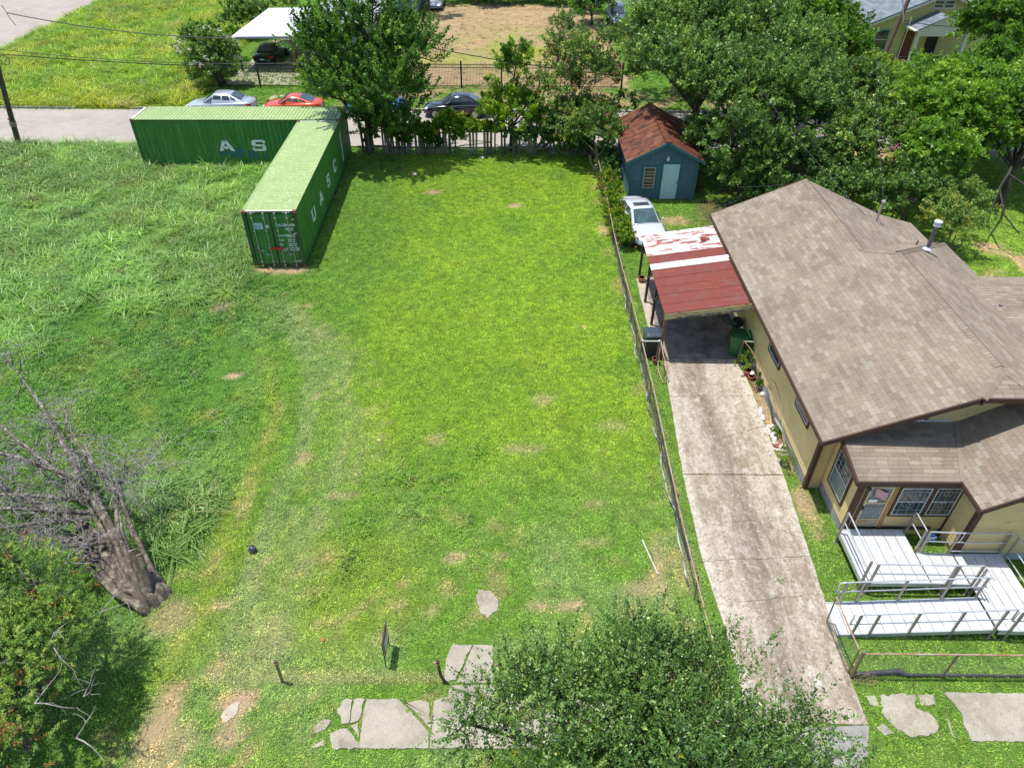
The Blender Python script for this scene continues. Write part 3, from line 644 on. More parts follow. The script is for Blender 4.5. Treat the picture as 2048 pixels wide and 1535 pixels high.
def container(name, origin, th, label, letters, doors, flip):
    """origin: right front bottom corner looking from the camera; length along local +x, width along local +y"""
    t = thing(name, label, 'shipping container', tuple(origin), th, 'two green shipping containers')
    P = lambda n, mb, m, par=t, **k: part(n, mb, m, par, False, **k)
    # corner posts, castings, rails
    s = 1 if flip else -1
    y0, y1 = (0, CW) if not flip else (-CW, 0)
    for x in (0, CL):
        for y in (y0, y1):
            sx = 1 if x == 0 else -1; sy = 1 if y == y0 else -1
            mb = MB(); mb.box(min(x, x+sx*.16), max(x, x+sx*.16), min(y, y+sy*.16), max(y, y+sy*.16), .12, CH-.12); bevel(P('corner_post', mb, M_CFRAME), .012)
            for z in (0, CH-.12):
                mb = MB(); mb.box(min(x-sx*.005, x+sx*.178), max(x-sx*.005, x+sx*.178), min(y-sy*.005, y+sy*.165), max(y-sy*.005, y+sy*.165), z, z+.12+(.004 if z else 0)); o = P('corner_casting', mb, M_RUSTRED); bevel(o, .01)
                if z:
                    mb = MB(); mb.cyl((x+sx*.09, y+sy*.08, z+.1245), (x+sx*.09, y+sy*.08, z+.127), .04, 10); part('casting_hole', mb, M_BLACKGASKET, o, False)
    for y in (y0+.03, y1-.03):
        mb = MB(); mb.box(.16, CL-.16, y-.03, y+.03, CH-.09, CH-.015); P('top_rail', mb, M_CFRAME)
        mb = MB(); mb.box(.16, CL-.16, y-.03, y+.03, .03, .18); P('bottom_rail', mb, M_CFRAME)
    for x in (.08, CL-.08):
        mb = MB(); mb.box(x-.05, x+.05, y0+.16, y1-.16, CH-.13, CH-.008); P('header', mb, M_CFRAME)
        mb = MB(); mb.box(x-.05, x+.05, y0+.16, y1-.16, .03, .15); P('sill', mb, M_CFRAME)
    # corrugated sides
    def corr(ax0, ax1, base, depth, sgn, horizontal_y, zr2=None):
        mb = MB(); p = []; x = ax0; pitch = .278
        if zr2: x = ax0 = .16+round((ax0-.16)/pitch)*pitch
        while x < ax1 - 1e-6:
            for dx, d in ((0, 0), (.072, 0), (.140, depth), (.210, depth)):
                if x+dx < ax1: p.append((x+dx, d))
            x += pitch
        p.append((ax1, 0)); vs = []; fs = []
        for q, d in p:
            for z in (zr2 or (.18, CH-.09)):
                vs.append((q, base + sgn*d, z) if horizontal_y else (base + sgn*d, q, z))
        for i in range(len(p)-1): fs.append((2*i, 2*i+2, 2*i+3, 2*i+1))
        mb.add(vs, fs); return mb
    P('side_wall', corr(.16, CL-.16, y0+.012, .036, 1, True), M_CGREEN)
    P('side_wall', corr(.16, CL-.16, y1-.012, .036, -1, True), M_CGREEN)
    P('end_wall', corr(y0+.16, y1-.16, CL-.02, .045, -1, False), M_CGREEN)
    if not doors: P('end_wall', corr(y0+.16, y1-.16, .02, .045, 1, False), M_CGREEN)
    if not doors:
        for a_, b_, z0_, z1_ in ((6.1,6.75,.62,1.18),(5.2,5.75,.50,1.0),(6.9,7.5,.75,1.0),(4.55,4.9,.55,.75)):
            P('paint_patch', corr(a_, b_, y1-.008, .036, -1, True, (z0_, z1_)), M_BLUEPATCH, label='blue green overpainted patch')
    # roof with pressed corrugations across the width
    mb = MB(); vs = []; fs = []; x = .13; prof = []
    while x < CL-.13:
        prof += [(x, 0), (x+.085, 0), (x+.105, -.040), (x+.168, -.040)]; x += .209
    prof = [(a, b) for a, b in prof if a < CL-.14]; prof.append((CL-.13, 0))
    for a, b in prof:
        for yy, k in ((y0+.06, 0), (y0+.11, 1), (y1-.11, 1), (y1-.06, 0)): vs.append((a, yy, CH-.014+b*k))
    for i in range(len(prof)-1):
        for k in range(3): fs.append((4*i+k, 4*i+4+k, 4*i+5+k, 4*i+1+k))
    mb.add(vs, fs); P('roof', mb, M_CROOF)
    for x in (0.08, CL-.08):
        mb = MB(); mb.box(x-.06, x+.065, y0+.17, y1-.17, CH-.006, CH+.001); P('roof_end_plate', mb, pm('bleached_plate', (.66,.78,.60), (.52,.66,.42), 3, .6))
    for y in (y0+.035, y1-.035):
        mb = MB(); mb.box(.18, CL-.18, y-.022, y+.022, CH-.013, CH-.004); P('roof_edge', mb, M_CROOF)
    # big letters on one long side
    for ch, xc, wd in letters:
        mb = MB(); hgt = .66; zc = 1.32
        for poly in glyph(ch):
            if doors:   # right-hand side of the near container: reads away from the doors
                vs = [(xc + px*wd, y0-.008, zc-hgt/2+py*hgt) for px, py in poly]
                vs2 = [(a, b+.016, c) for a, b, c in vs]
            else:
                vs = [(xc - px*wd, y1+.008, zc-hgt/2+py*hgt) for px, py in poly]
                vs2 = [(a, b-.016, c) for a, b, c in vs]
            n = len(vs); mb.add(vs + vs2, [tuple(range(n)), tuple(reversed(range(n, 2*n)))] + [(i, (i+1) % n, (i+1) % n+n, i+n) for i in range(n)])
        P('letter', mb, M_WHITEP, label='white capital %s' % ch)
    if doors:
        # two door leaves with pressed panels
        for k in (0, 1):
            ya = .17 + k*(CW-.34)/2 + .012; yb = ya + (CW-.34)/2 - .024
            mb = MB(); mb.box(.035, .075, ya, yb, .17, CH-.15)
            for i, zz in enumerate(np.linspace(.42, CH-.62, 5)):
                mb.add([(.035,ya+.10,zz),(.035,yb-.10,zz),(.035,yb-.10,zz+.36),(.035,ya+.10,zz+.36),(.012,ya+.10,zz+.07),(.012,yb-.10,zz+.07),(.012,yb-.10,zz+.29),(.012,ya+.10,zz+.29)],
                       [(0,1,5,4),(1,2,6,5),(2,3,7,6),(3,0,4,7),(4,5,6,7)])
            d = P('door', mb, M_CGREEN)
            mb = MB(); mb.box(.028, .036, ya-.012, ya+.02, .17, CH-.15); mb.box(.028, .036, yb-.02, yb+.012, .17, CH-.15); part('gasket', mb, M_BLACKGASKET, d, False)
            for q in (.24, .76):
                yy = ya + (yb-ya)*q; mb = MB(); mb.cyl((-.03, yy, .08), (-.03, yy, CH-.06), .019, 8)
                for zz in (.12, .35, 1.05, 1.9, CH-.32, CH-.1): mb.box(-.06, .01, yy-.045, yy+.045, zz-.03, zz+.03)
                part('lock_rod', mb, M_BAR, d, False)
                zz = .72 if q < .5 else .92
                dy = .30 if q < .5 else -.30
                mb = MB(); mb.bar((-.055, yy, zz), (-.055, yy+dy, zz), .03, .02); mb.box(-.07, -.02, yy+dy*.55-.04, yy+dy*.55+.04, zz-.05, zz+.05); part('door_handle', mb, M_BAR, d, False)
            for zz in (.35, 1.0, 1.75, 2.45):
                yy = ya if k == 0 else yb; mb = MB(); mb.box(.0, .05, yy-.06, yy+.06, zz-.045, zz+.045); part('hinge', mb, M_BAR if k == 0 else M_CFRAME, d, False)
        mb = MB(); mb.box(-.09, -.045, CW/2-.30, CW/2+.24, .98, 1.09); P('lock_bar', mb, M_REDLOCK)
        mb = MB(); mb.box(.0075, .011, 1.62, 2.04, 1.98, 2.28); st = P('sticker', mb, M_STICK)
        for z_, h_ in ((2.20,.03),(2.09,.05),(2.02,.025)):
            mb = MB(); mb.box(.005, .0072, 1.68, 1.98, z_, z_+h_); part('print_line', mb, pm('print_grey', (.15,.2,.3)), st, False)
        mb = MB(); mb.cyl((.0115, 1.42, 2.10), (.007, 1.42, 2.10), .085, 16); P('round_sticker', mb, M_WHITEP)
        mb = MB(); mb.box(.0075, .011, .28, .46, .30, .36); P('small_label', mb, M_WHITEP)
        for yy in (.3,.39,.48,.57, 1.85,1.94,2.03,2.12):
            mb = MB(); mb.add([(.0265,yy-.02,CH-.10),(.0265,yy+.03,CH-.10),(.0265,yy+.05,CH-.03),(.0265,yy,CH-.03)], [(0,3,2,1)]); P('hazard_stripe', mb, M_WHITEP)
        for body, yy, zz, sz in (('UACU', 1.02, 2.12, .17), ('510408 0', .66, 2.12, .17), ('45G1', .62, 1.92, .17),
                                 ('MAX.GROSS', 1.02, 1.62, .105), ('30.480 KG', .60, 1.66, .085), ('67.200 LB', .60, 1.56, .085), ('TARE', 1.02, 1.38, .10), ('3.880 KG', .60, 1.42, .085), ('8.550 LB', .60, 1.32, .085),
                                 ('NET', 1.02, 1.16, .10), ('26.600 KG', .60, 1.20, .085), ('58.650 LB', .60, 1.10, .085), ('CU.CAP', 1.02, .94, .10), ('76.4 CU.M', .60, .98, .085), ('2.700 CU.FT', .60, .88, .085)):
            cu = text_mesh('marking', body, sz, M_WHITEP, .004); o = bpy.data.objects.new('marking', cu); col.objects.link(o); o.parent = t
            o.matrix_local = Matrix(((0,0,-1,.004),(-1,0,0,yy),(0,1,0,zz),(0,0,0,1)))
        # white strip at far end of the right side
        mb = MB(); mb.box(CL-.55, CL-.32, -.012, .0, .62, 2.35); P('white_strip', mb, M_WHITEP)
    return t
cA = container('shipping_container', A0, AT, 'green container with double doors and lock rods facing the lawn', [('U', 2.62, .72), ('A', 4.60, .74), ('S', 6.78, .70), ('C', 8.83, .68)], True, False)
# the far one lies across: local x runs left along it, so its long front side is the local +y one
cB = container('shipping_container', B0, BT + math.pi, 'green container lying sideways along the street, half hidden by the other', [('A', 7.40, .86), ('S', 5.40, .82), ('C', 3.45, .82)], False, True)
mb = MB(); mb.box(0,.42,0,.25,0,.07); o = solo('scrap_board', mb, pm('grey_scrap', (.24,.22,.2), (.17,.15,.14), 6, .8), 'grey scrap board lying across the left edge of the near container roof', 'board', (-11.95,32.35,CH+.0), None); o.rotation_euler.z = .2
mb = MB(); mb.box(0,.45,0,.10,0,.035); o = solo('scrap_board', mb, pm('pale_plank', (.75,.72,.62), (.6,.56,.47), 6, .8), 'short cream plank on the near container roof by the door end', 'board', (-10.95,30.1,CH+.003), None); o.rotation_euler.z = 2.2
mb = MB(); mb.box(0,.30,0,.06,0,.02); o = solo('scrap_stick', mb, pm('dark_stick', (.03,.03,.025), (.06,.05,.04), 6, .8), 'small black stick beside the cream plank on the container roof', 'stick', (-11.35,29.95,CH+.003), None)
# ================================================================ SHINGLES
def clip_poly(P, a, b, c):
    """keep a*x+b*y+c >= 0"""
    out = []
    for i in range(len(P)):
        p, q = P[i], P[(i+1) % len(P)]; dp = a*p[0]+b*p[1]+c; dq = a*q[0]+b*q[1]+c
        if dp >= 0: out.append(p)
        if (dp >= 0) != (dq >= 0):
            t = dp/(dp-dq); out.append((p[0]+(q[0]-p[0])*t, p[1]+(q[1]-p[1])*t))
    return out
def m_shingle(name, c):
    m, nt, b = newmat(name); v = wpos(nt)
    n = noise(nt, v, 55, 4, .8); n2 = noise(nt, v, .8, 4)
    cc = mix(nt, 1.0, c, ramp(nt, n, [(.25,(.6,.6,.6)),(.5,(1,1,1)),(.78,(1.4,1.38,1.35))]), 'MULTIPLY')
    cc = mix(nt, 1.0, cc, ramp(nt, n2, [(.35,(.86,.86,.86)),(.65,(1.1,1.09,1.07))]), 'MULTIPLY')
    setc(nt, b, cc); b.inputs['Roughness'].default_value = .92; b.inputs['Specular IOR Level'].default_value = .2
    bump(nt, b, n, .5, .004); return m
TAUPE = [(0.284,0.236,0.181),(0.264,0.214,0.163),(0.299,0.252,0.198),(0.252,0.204,0.155),(0.276,0.220,0.169),(0.317,0.273,0.218),(0.234,0.188,0.142),(0.273,0.230,0.175)]
M_SH = [m_shingle('shingle_%s' % n, c) for n, c in zip(('taupe','tan','sand','brown','rose','pale','umber','straw'), TAUPE)]
M_UNDER = pm('roof_felt', (.05,.045,.04), (.07,.06,.05), 5, .95)
TABL, TABE, TABT = .305, .137, .011
class Shingled:
    """collects the tabs of several roof planes, builds the 300 that show largest singly and joins the rest"""
    def __init__(s, mats, parent, nmax=300, L=TABL, E=TABE): s.full = []; s.cut = []; s.mats = mats; s.p = parent; s.nmax = nmax; s.L = L; s.E = E; s.rng = random.Random(5)
    def plane(s, O, u, v, polys):
        """convex outlines in metres along (u, v) from O; v runs up the slope"""
        O, u, v = Vector(O), Vector(u).normalized(), Vector(v).normalized(); n = u.cross(v)
        if n.z < 0: n = -n
        xs = [p[0] for q in polys for p in q]; ys = [p[1] for q in polys for p in q]
        HS = []
        for poly in polys:
            ar = sum(poly[i][0]*poly[(i+1) % len(poly)][1]-poly[(i+1) % len(poly)][0]*poly[i][1] for i in range(len(poly)))
            P = poly if ar > 0 else poly[::-1]
            hs = []
            for i in range(len(P)):
                (x1, y1), (x2, y2) = P[i], P[(i+1) % len(P)]; l = math.hypot(x2-x1, y2-y1)
                if l > 1e-6: hs.append((-(y2-y1)/l, (x2-x1)/l, ((y2-y1)*x1-(x2-x1)*y1)/l))
            HS.append(hs)
        r = int((max(ys)-min(ys))/s.E)+2
        run = 0
        for j in range(r):
            y0 = min(ys)+j*s.E; off = -(s.rng.choice((0, .5, .25, .75)) if j % 2 == 0 else s.rng.choice((.5, 0, .8)))*s.L
            x = min(xs)+off
            while x < max(xs):
                if s.rng.random() < .75: run = s.rng.randrange(len(s.mats))
                x1 = x+s.L-.006; T = [(x, y0), (x1, y0), (x1, y0+s.E), (x, y0+s.E)]
                ins = any(all(a*px+b*py+c >= -1e-6 for a, b, c in hs for px, py in T) for hs in HS)
                if ins: s.full.append((O, u, v, n, x, y0, run)); x += s.L; continue
                for hs in HS:
                    Q = T
                    for a, b, c in hs:
                        Q = clip_poly(Q, a, b, c)
                        if len(Q) < 3: break
                    if len(Q) >= 3: s.cut.append((O, u, v, n, Q, y0, run))
                x += s.L
    def build(s, name='shingle'):
        C = Vector((0, 0, 16.607)); fw = Vector((0, .7796, -.6263))
        def sz(t):
            O, u, v, n, x, y0, r = t; p = O+u*x+v*y0; d = (p-C); z = d.dot(fw)
            rt = d.x/z; up = (d.x*0+d.y*.6263+d.z*.7796)/z
            vis = abs(rt) < .735 and abs(up) < .55
            return (n.dot(-d.normalized())/z/z if vis else 0)
        s.full.sort(key=sz, reverse=True)
        tm = []
        for k, m in enumerate(s.mats):
            mb = MB(); L, E, T = s.L-.006, s.E, TABT
            mb.add([(0,0,0),(L,0,0),(L,E,0),(0,E,0),(0,0,T),(L,0,T),(L,E,.003),(0,E,.003)], [(4,5,6,7),(0,1,5,4),(1,2,6,5),(3,0,4,7)])
            tm.append(mb.mesh(name, m))
        inv = wm(s.p).inverted()
        for O, u, v, n, x, y0, r in s.full[:s.nmax]:
            p = O+u*x+v*y0
            M = Matrix(((u.x,v.x,n.x,p.x),(u.y,v.y,n.y,p.y),(u.z,v.z,n.z,p.z),(0,0,0,1)))
            o = bpy.data.objects.new(name, tm[r]); col.objects.link(o); o.parent = s.p; o.matrix_local = inv @ M
        mb = MB()
        for O, u, v, n, x, y0, r in s.full[s.nmax:]:
            L, E, T = s.L-.006, s.E, TABT; p = O+u*x+v*y0
            q = [p, p+u*L, p+u*L+v*E, p+v*E, p+n*T, p+u*L+n*T, p+u*L+v*E+n*.003, p+v*E+n*.003]
            mb.add(q, [(4,5,6,7),(0,1,5,4),(1,2,6,5),(3,0,4,7)], r)
        for O, u, v, n, Q, y0, r in s.cut:
            k = len(Q); b = [O+u*a+v*c for a, c in Q]; t = [O+u*a+v*c+n*(TABT-(c-y0)/s.E*(TABT-.003)) for a, c in Q]
            mb.add(b+t, [tuple(range(k, 2*k))]+[(i, (i+1) % k, (i+1) % k+k, i+k) for i in range(k)], r)
        if mb.v: part('shingles', mb, s.mats, s.p, kind='stuff')
def roofplane(sh, P3, parent, name='roof_deck', thick=.10, mat=None, pieces=None, extra=()):
    """P3: corner points of a planar roof face; P3[0]->P3[1] runs along the eave"""
    P = [Vector(p) for p in P3]; u = (P[1]-P[0]).normalized(); n = u.cross(P[-1]-P[0]).normalized()
    if n.z < 0: n = -n
    v = n.cross(u)
    if v.z < 0: v = -v
    PX = P+[Vector(e) for e in extra]
    sh.plane(P[0]+n*.004, u, v, [[((PX[i]-P[0]).dot(u), (PX[i]-P[0]).dot(v)) for i in q] for q in (pieces or [range(len(P))])])
    mb = MB(); mb.slab(P, thick); return part(name, mb, mat or M_UNDER, parent)
def caps(parent, a, b, n1, n2, mats, w=.15, step=.14, lift=.018):
    """folded ridge caps from a to b lying on both slopes"""
    a, b = Vector(a), Vector(b); d = (b-a); L = d.length; d.normalize(); k = int(L/step)
    s1 = d.cross(Vector(n1)).normalized(); s2 = d.cross(Vector(n2)).normalized()
    if s1.z > 0: s1 = -s1
    if s2.z > 0: s2 = -s2
    r = random.Random(3)
    for i in range(k):
        p = a+d*(i*step); q = a+d*((i+1)*step+.03); up = Vector((0,0,1)); l0 = lift; l1 = lift+.014
        mb = MB(); vs = [p+s1*w+up*l0, p+up*(l0+.012), p+s2*w+up*l0, q+s1*w+up*l1, q+up*(l1+.012), q+s2*w+up*l1, q+s1*w+up*.0, q+up*.006, q+s2*w]
        mb.add(vs, [(0,3,4,1),(1,4,5,2),(3,6,7,4),(4,7,8,5)]); part('ridge_cap', mb, r.choice(mats), parent)

# ================================================================ HOUSE
def m_peel(name, base, wood, amt=.66, c2=None):
    m, nt, b = newmat(name); v = wpos(nt, (.7, .7, 7)); v2 = wpos(nt)
    n = noise(nt, v, 3.4, 8, .74); c = mix(nt, ramp(nt, noise(nt, v2, 1.1, 4), [(.3,(0,0,0)),(.7,(1,1,1))]), base, c2 or tuple(x*.82 for x in base))
    c = mix(nt, ramp(nt, n, [(amt,(0,0,0)),(amt+.02,(1,1,1))]), c, wood)
    c = mix(nt, ramp(nt, noise(nt, v2, 11, 4), [(.6,(0,0,0)),(.8,(.45,.45,.45))]), c, tuple(x*.7 for x in base))
    setc(nt, b, c); b.inputs['Roughness'].default_value = .75; bump(nt, b, n, .3, .01); return m
M_YELLOW = m_peel('yellow_siding_paint', (.76,.59,.27), (.20,.18,.16), .615)
M_BROWN = m_peel('brown_trim_paint', (.095,.045,.030), (.14,.10,.085), .70)
M_YTRIM = m_peel('ochre_wood', (.42,.24,.07), (.16,.09,.05), .62)
M_SKIRT = pm('grey_skirting', (.36,.36,.34), (.22,.21,.20), 3, .9, bmp=.3, world=True)
M_ALU = pm('aluminium_frame', (.62,.66,.68), (.50,.54,.56), 6, .45, .3)
M_GRILLE = pm('white_grille', (.42,.42,.40), (.32,.32,.31), 8, .6)
M_FLASH = pm('pale_flashing', (.70,.74,.76), (.5,.53,.54), 3, .5)
def m_glass(name, c=(.02,.03,.035), rough=.08):
    m, nt, b = newmat(name); v = wpos(nt)
    setc(nt, b, ramp(nt, noise(nt, v, 1.7, 4, .6), [(.35, c), (.7, tuple(x*2.6+.01 for x in c))]))
    b.inputs['Roughness'].default_value = rough; b.inputs['Specular IOR Level'].default_value = .8; b.inputs['IOR'].default_value = 1.5; return m
M_GLASS = m_glass('dark_window_glass')
M_SCREEN = m_glass('window_screen', (.07,.10,.11), .35)
H = thing('house', 'yellow clapboard house with a taupe shingle roof and brown trim beside the driveway', 'house', (9.35,15.45,0))
KS = .432; Z0 = 2.80; ZR = Z0+KS*(13.6-8.9)
zl = lambda x: Z0+KS*(x-8.9); zr_ = lambda x: ZR-KS*(x-13.6); zb = lambda x: zl(12.75)-KS*(x-12.75)
sh = Shingled(M_SH, H, 300)
roofplane(sh, [(8.9,14.65,Z0),(8.9,29.5,Z0),(12.75,29.5,zl(12.75)),(12.75,23.05,zl(12.75)),(13.6,22.2,ZR),(13.6,15.5,ZR),(12.75,14.65,zl(12.75))], H, extra=[(8.9,23.05,Z0)], pieces=[(0,7,3,4,5,6),(7,1,2,3)])
roofplane(sh, [(12.75,14.65,zl(12.75)),(14.45,14.65,zl(12.75)),(13.6,15.5,ZR)], H)
roofplane(sh, [(18.05,26.65,zr_(18.05)),(18.05,14.65,zr_(18.05)),(14.45,14.65,zr_(14.45)),(13.6,15.5,ZR),(13.6,22.2,ZR)], H)
roofplane(sh, [(18.05,26.65,ZR-KS*4.45),(16.35,26.65,ZR-KS*4.45),(12.75,23.05,ZR-KS*.85),(13.6,22.2,ZR)], H)
roofplane(sh, [(16.66,29.5,zb(16.66)),(16.66,26.96,zb(16.66)),(12.75,23.05,zb(12.75)),(12.75,29.5,zb(12.75))], H)
roofplane(sh, [(17.85,29.15,2.60),(17.85,26.8,2.60),(16.3,26.8,2.90),(16.3,29.45,2.90)], H)
zc = lambda y: 3.62-.135*(22.05-y)
roofplane(sh, [(17.83,17.5,zc(17.5)),(21.5,17.5,zc(17.5)),(21.5,22.05,3.62),(16.42,22.05,3.62)], H)
roofplane(sh, [(21.5,23.8,2.95),(18.1,23.8,2.95),(16.42,22.05,3.62),(21.5,22.05,3.62)], H)
zp = lambda y: 2.50+.20*(y-13.4); zw = lambda x: 2.50+.61*(x-12.41)
def vy(x): return 13.4+(zw(x)-2.5)/.20
roofplane(sh, [(9.55,13.4,2.5),(12.41,13.4,2.5),((15.5-13.4)*.2/.61+12.41,15.5,zp(15.5)),(9.55,15.5,zp(15.5))], H)
roofplane(sh, [(12.41,15.6,2.5),(12.41,12.4,2.5),(15.2,12.4,zw(15.2)),(15.2,15.6,zw(15.2))][::1], H)
roofplane(sh, [(18.0,12.4,2.5),(18.0,15.6,2.5),(15.2,15.6,zw(15.2)),(15.2,12.4,zw(15.2))], H)
sh.build()
NL = (-KS,0,1); NR = (KS,0,1); NF = (0,-KS,1); NB = (0,KS,1)
caps(H, (13.6,22.2,ZR), (13.6,15.5,ZR), NL, NR, M_SH[:5]); caps(H, (12.75,29.5,zl(12.75)), (12.75,23.05,zl(12.75)), NL, NR, M_SH[:5])
caps(H, (12.75,14.65,zl(12.75)), (13.6,15.5,ZR), NL, NF, M_SH[:5]); caps(H, (14.45,14.65,zl(12.75)), (13.6,15.5,ZR), NR, NF, M_SH[:5])
caps(H, (12.75,23.05,zl(12.75)), (13.6,22.2,ZR), NL, NB, M_SH[:5]); caps(H, (18.05,26.65,ZR-KS*4.45), (13.6,22.2,ZR), NR, NB, M_SH[:5])
caps(H, (21.5,22.05,3.62), (16.5,22.05,3.62), NF, NB, M_SH[:5])
# valley between porch roof and front gable
mb = MB(); xv = (15.5-13.4)*.2/.61+12.41; mb.bar((12.41,13.38,2.525), (xv,15.5,zp(15.5)+.03), .16, .012); part('valley_strip', mb, M_SH[0], H)
# fascia and barge boards
def board(a, b, w=.035, h=.15, m=M_BROWN, name='fascia'):
    mb = MB(); mb.bar(a, b, w, h, 0); return part(name, mb, m, H)
board((8.9,14.62,Z0-.07),(12.77,14.62,zl(12.77)-.07), name='barge_board'); board((12.73,14.62,zl(12.75)-.07),(14.47,14.62,zl(12.75)-.07), name='barge_board')
board((14.45,14.62,zl(12.75)-.07),(18.05,14.62,zr_(18.05)-.07), name='barge_board'); board((8.88,14.6,Z0-.07),(8.88,29.5,Z0-.07), .03, .12)
board((8.9,29.53,Z0-.07),(12.75,29.53,zl(12.75)-.07), name='barge_board'); board((12.75,29.53,zl(12.75)-.07),(16.66,29.53,zb(16.66)-.07), name='barge_board')
board((9.53,13.37,2.42),(12.43,13.37,2.42), .035, .17); board((9.52,13.37,2.42),(9.52,15.5,zp(15.5)-.08), .035, .15, name='barge_board')
board((12.40,12.37,2.43),(15.2,12.37,zw(15.2)-.07), name='barge_board'); board((15.2,12.37,zw(15.2)-.07),(18,12.37,2.43), name='barge_board'); board((12.385,12.37,2.43),(12.385,13.36,2.43), .03, .13)
board((18.07,14.6,zr_(18.05)-.07),(18.07,26.65,zr_(18.05)-.07), .03, .12)
for a in [(11.55,14.75,0),(12.85,14.8,0),(14.2,14.8,0),(10.4,14.8,0)]:
    mb = MB(); z = min(zl(a[0]), zr_(a[0]))-.24; mb.bar((a[0],14.66,z),(a[0],15.44,z), .09, .14); part('bracket', mb, M_BROWN, H)
for a in [(13.35,0),(14.6,0)]:
    mb = MB(); z = zw(a[0])-.23; mb.bar((a[0],12.41,z),(a[0],12.74,z), .09, .12); part('bracket', mb, M_BROWN, H)
# walls: a backing wall with lap boards in front
def wall(x0, y0, x1, y1, z0, z1, out, mat=M_YELLOW, exp=.12, top=None):
    """lap siding on the line (x0,y0)-(x1,y1); out = outward normal; top(t) = height of the wall top at fraction t"""
    L = math.hypot(x1-x0, y1-y0); dx, dy = (x1-x0)/L, (y1-y0)/L; mb = MB(); z = z0
    ztop = z1 if top is None else max(top(i/20) for i in range(21))
    while z < ztop:
        zz = min(z+exp, ztop)
        ts = [(0.0, 1.0)]
        if top is not None:
            ok = [i/80 for i in range(81) if top(i/80) >= z+exp*.3]
            ts = [(min(ok), max(ok))] if ok else []
        for ta, tb in ts:
            if tb-ta < .01: continue
            ax, ay, bx, by = x0+dx*L*ta, y0+dy*L*ta, x0+dx*L*tb, y0+dy*L*tb; o1, o2 = .026, .010; zk = zz-.016
            mb.add([(ax+out[0]*o1, ay+out[1]*o1, z), (bx+out[0]*o1, by+out[1]*o1, z), (bx+out[0]*o2, by+out[1]*o2, zk), (ax+out[0]*o2, ay+out[1]*o2, zk), (ax-out[0]*.012, ay-out[1]*.012, z), (bx-out[0]*.012, by-out[1]*.012, z), (ax-out[0]*.012, ay-out[1]*.012, zk), (bx-out[0]*.012, by-out[1]*.012, zk)], [(0,1,2,3),(4,5,1,0),(3,2,7,6)])
        z += exp
    return part('siding', mb, mat, H, kind='stuff')
mb = MB(); mb.prism([(9.37,15.48),(17.6,15.48),(17.6,26.0),(16.0,26.0),(16.0,29.2),(9.37,29.2)], 0, 2.66); part('wall', mb, M_YELLOW, H, label='main body wall')
wall(9.35,29.2,9.35,15.45,.42,2.72,(-1,0)); mb = MB(); mb.box(9.335,9.355,15.45,29.2,.0,.40); part('skirting', mb, M_SKIRT, H)
mb = MB(); mb.add([(9.36,15.46,2.6),(17.6,15.46,2.6),(17.6,15.46,zr_(17.6)-.1),(13.6,15.46,ZR-.1),(9.36,15.46,zl(9.36)-.1)], [(0,1,2,3,4)]); part('gable_wall', mb, M_YELLOW, H)
wall(9.35,15.45,17.6,15.45,2.3,4.6,(0,-1), top=lambda t: min(zl(9.35+8.25*t), zr_(9.35+8.25*t), 4.42)-.10)
mb = MB(); mb.add([(9.36,29.19,2.6),(16.6,29.19,2.6),(16.6,29.19,zb(16.6)-.1),(12.75,29.19,zl(12.75)-.1),(9.36,29.19,zl(9.36)-.1)], [(0,1,2,3,4)]); part('gable_wall', mb, M_YELLOW, H)
mb = MB(); mb.box(9.6,12.9,15.415,15.43,zp(15.5)-.03,zp(15.5)+.06); part('flashing', mb, M_FLASH, H)
mb = MB(); mb.box(9.88,12.74,13.63,15.44,.0,2.44); part('porch_wall', mb, M_YELLOW, H); wall(9.85,15.45,9.85,13.6,.35,2.44,(-1,0)); wall(9.85,13.6,12.75,13.6,.35,2.44,(0,-1))
mb = MB(); mb.add([(9.86,13.61,2.44),(9.86,15.46,2.44),(9.86,15.46,zp(15.46)-.1)], [(0,1,2)]); mb.box(9.83,9.855,13.6,15.45,.0,.34); part('skirting', mb, M_SKIRT, H)
mb = MB(); mb.box(12.78,17.98,12.78,15.44,.0,2.44); mb.add([(12.77,12.77,2.44),(17.6,12.77,2.44),(15.2,12.77,zw(15.2)-.12)], [(0,1,2)]); part('wing_wall', mb, M_YELLOW, H)
wall(12.75,13.6,12.75,12.75,.30,2.44,(-1,0)); wall(12.75,12.75,17.9,12.75,.30,4,(0,-1), top=lambda t: min(zw(12.75+5.15*t), zw(15.2)-.61*(12.75+5.15*t-15.2))-.12)
mb = MB(); mb.box(12.74,17.98,12.72,12.755,.0,.29); part('skirting', mb, pm('pale_blue_skirting', (.45,.56,.60), (.36,.45,.48), 3, .7), H)
for x, y, z1 in ((9.33,15.43,2.62),(9.83,13.58,2.42),(12.73,12.73,2.42),(12.72,13.56,2.42)):
    mb = MB(); mb.box(x-.025,x+.11,y-.025,y+.11,.05,z1); part('corner_board', mb, M_BROWN, H)
mb = MB(); mb.box(9.87,12.75,13.555,13.572,2.14,2.32); part('head_board', mb, M_BROWN, H)
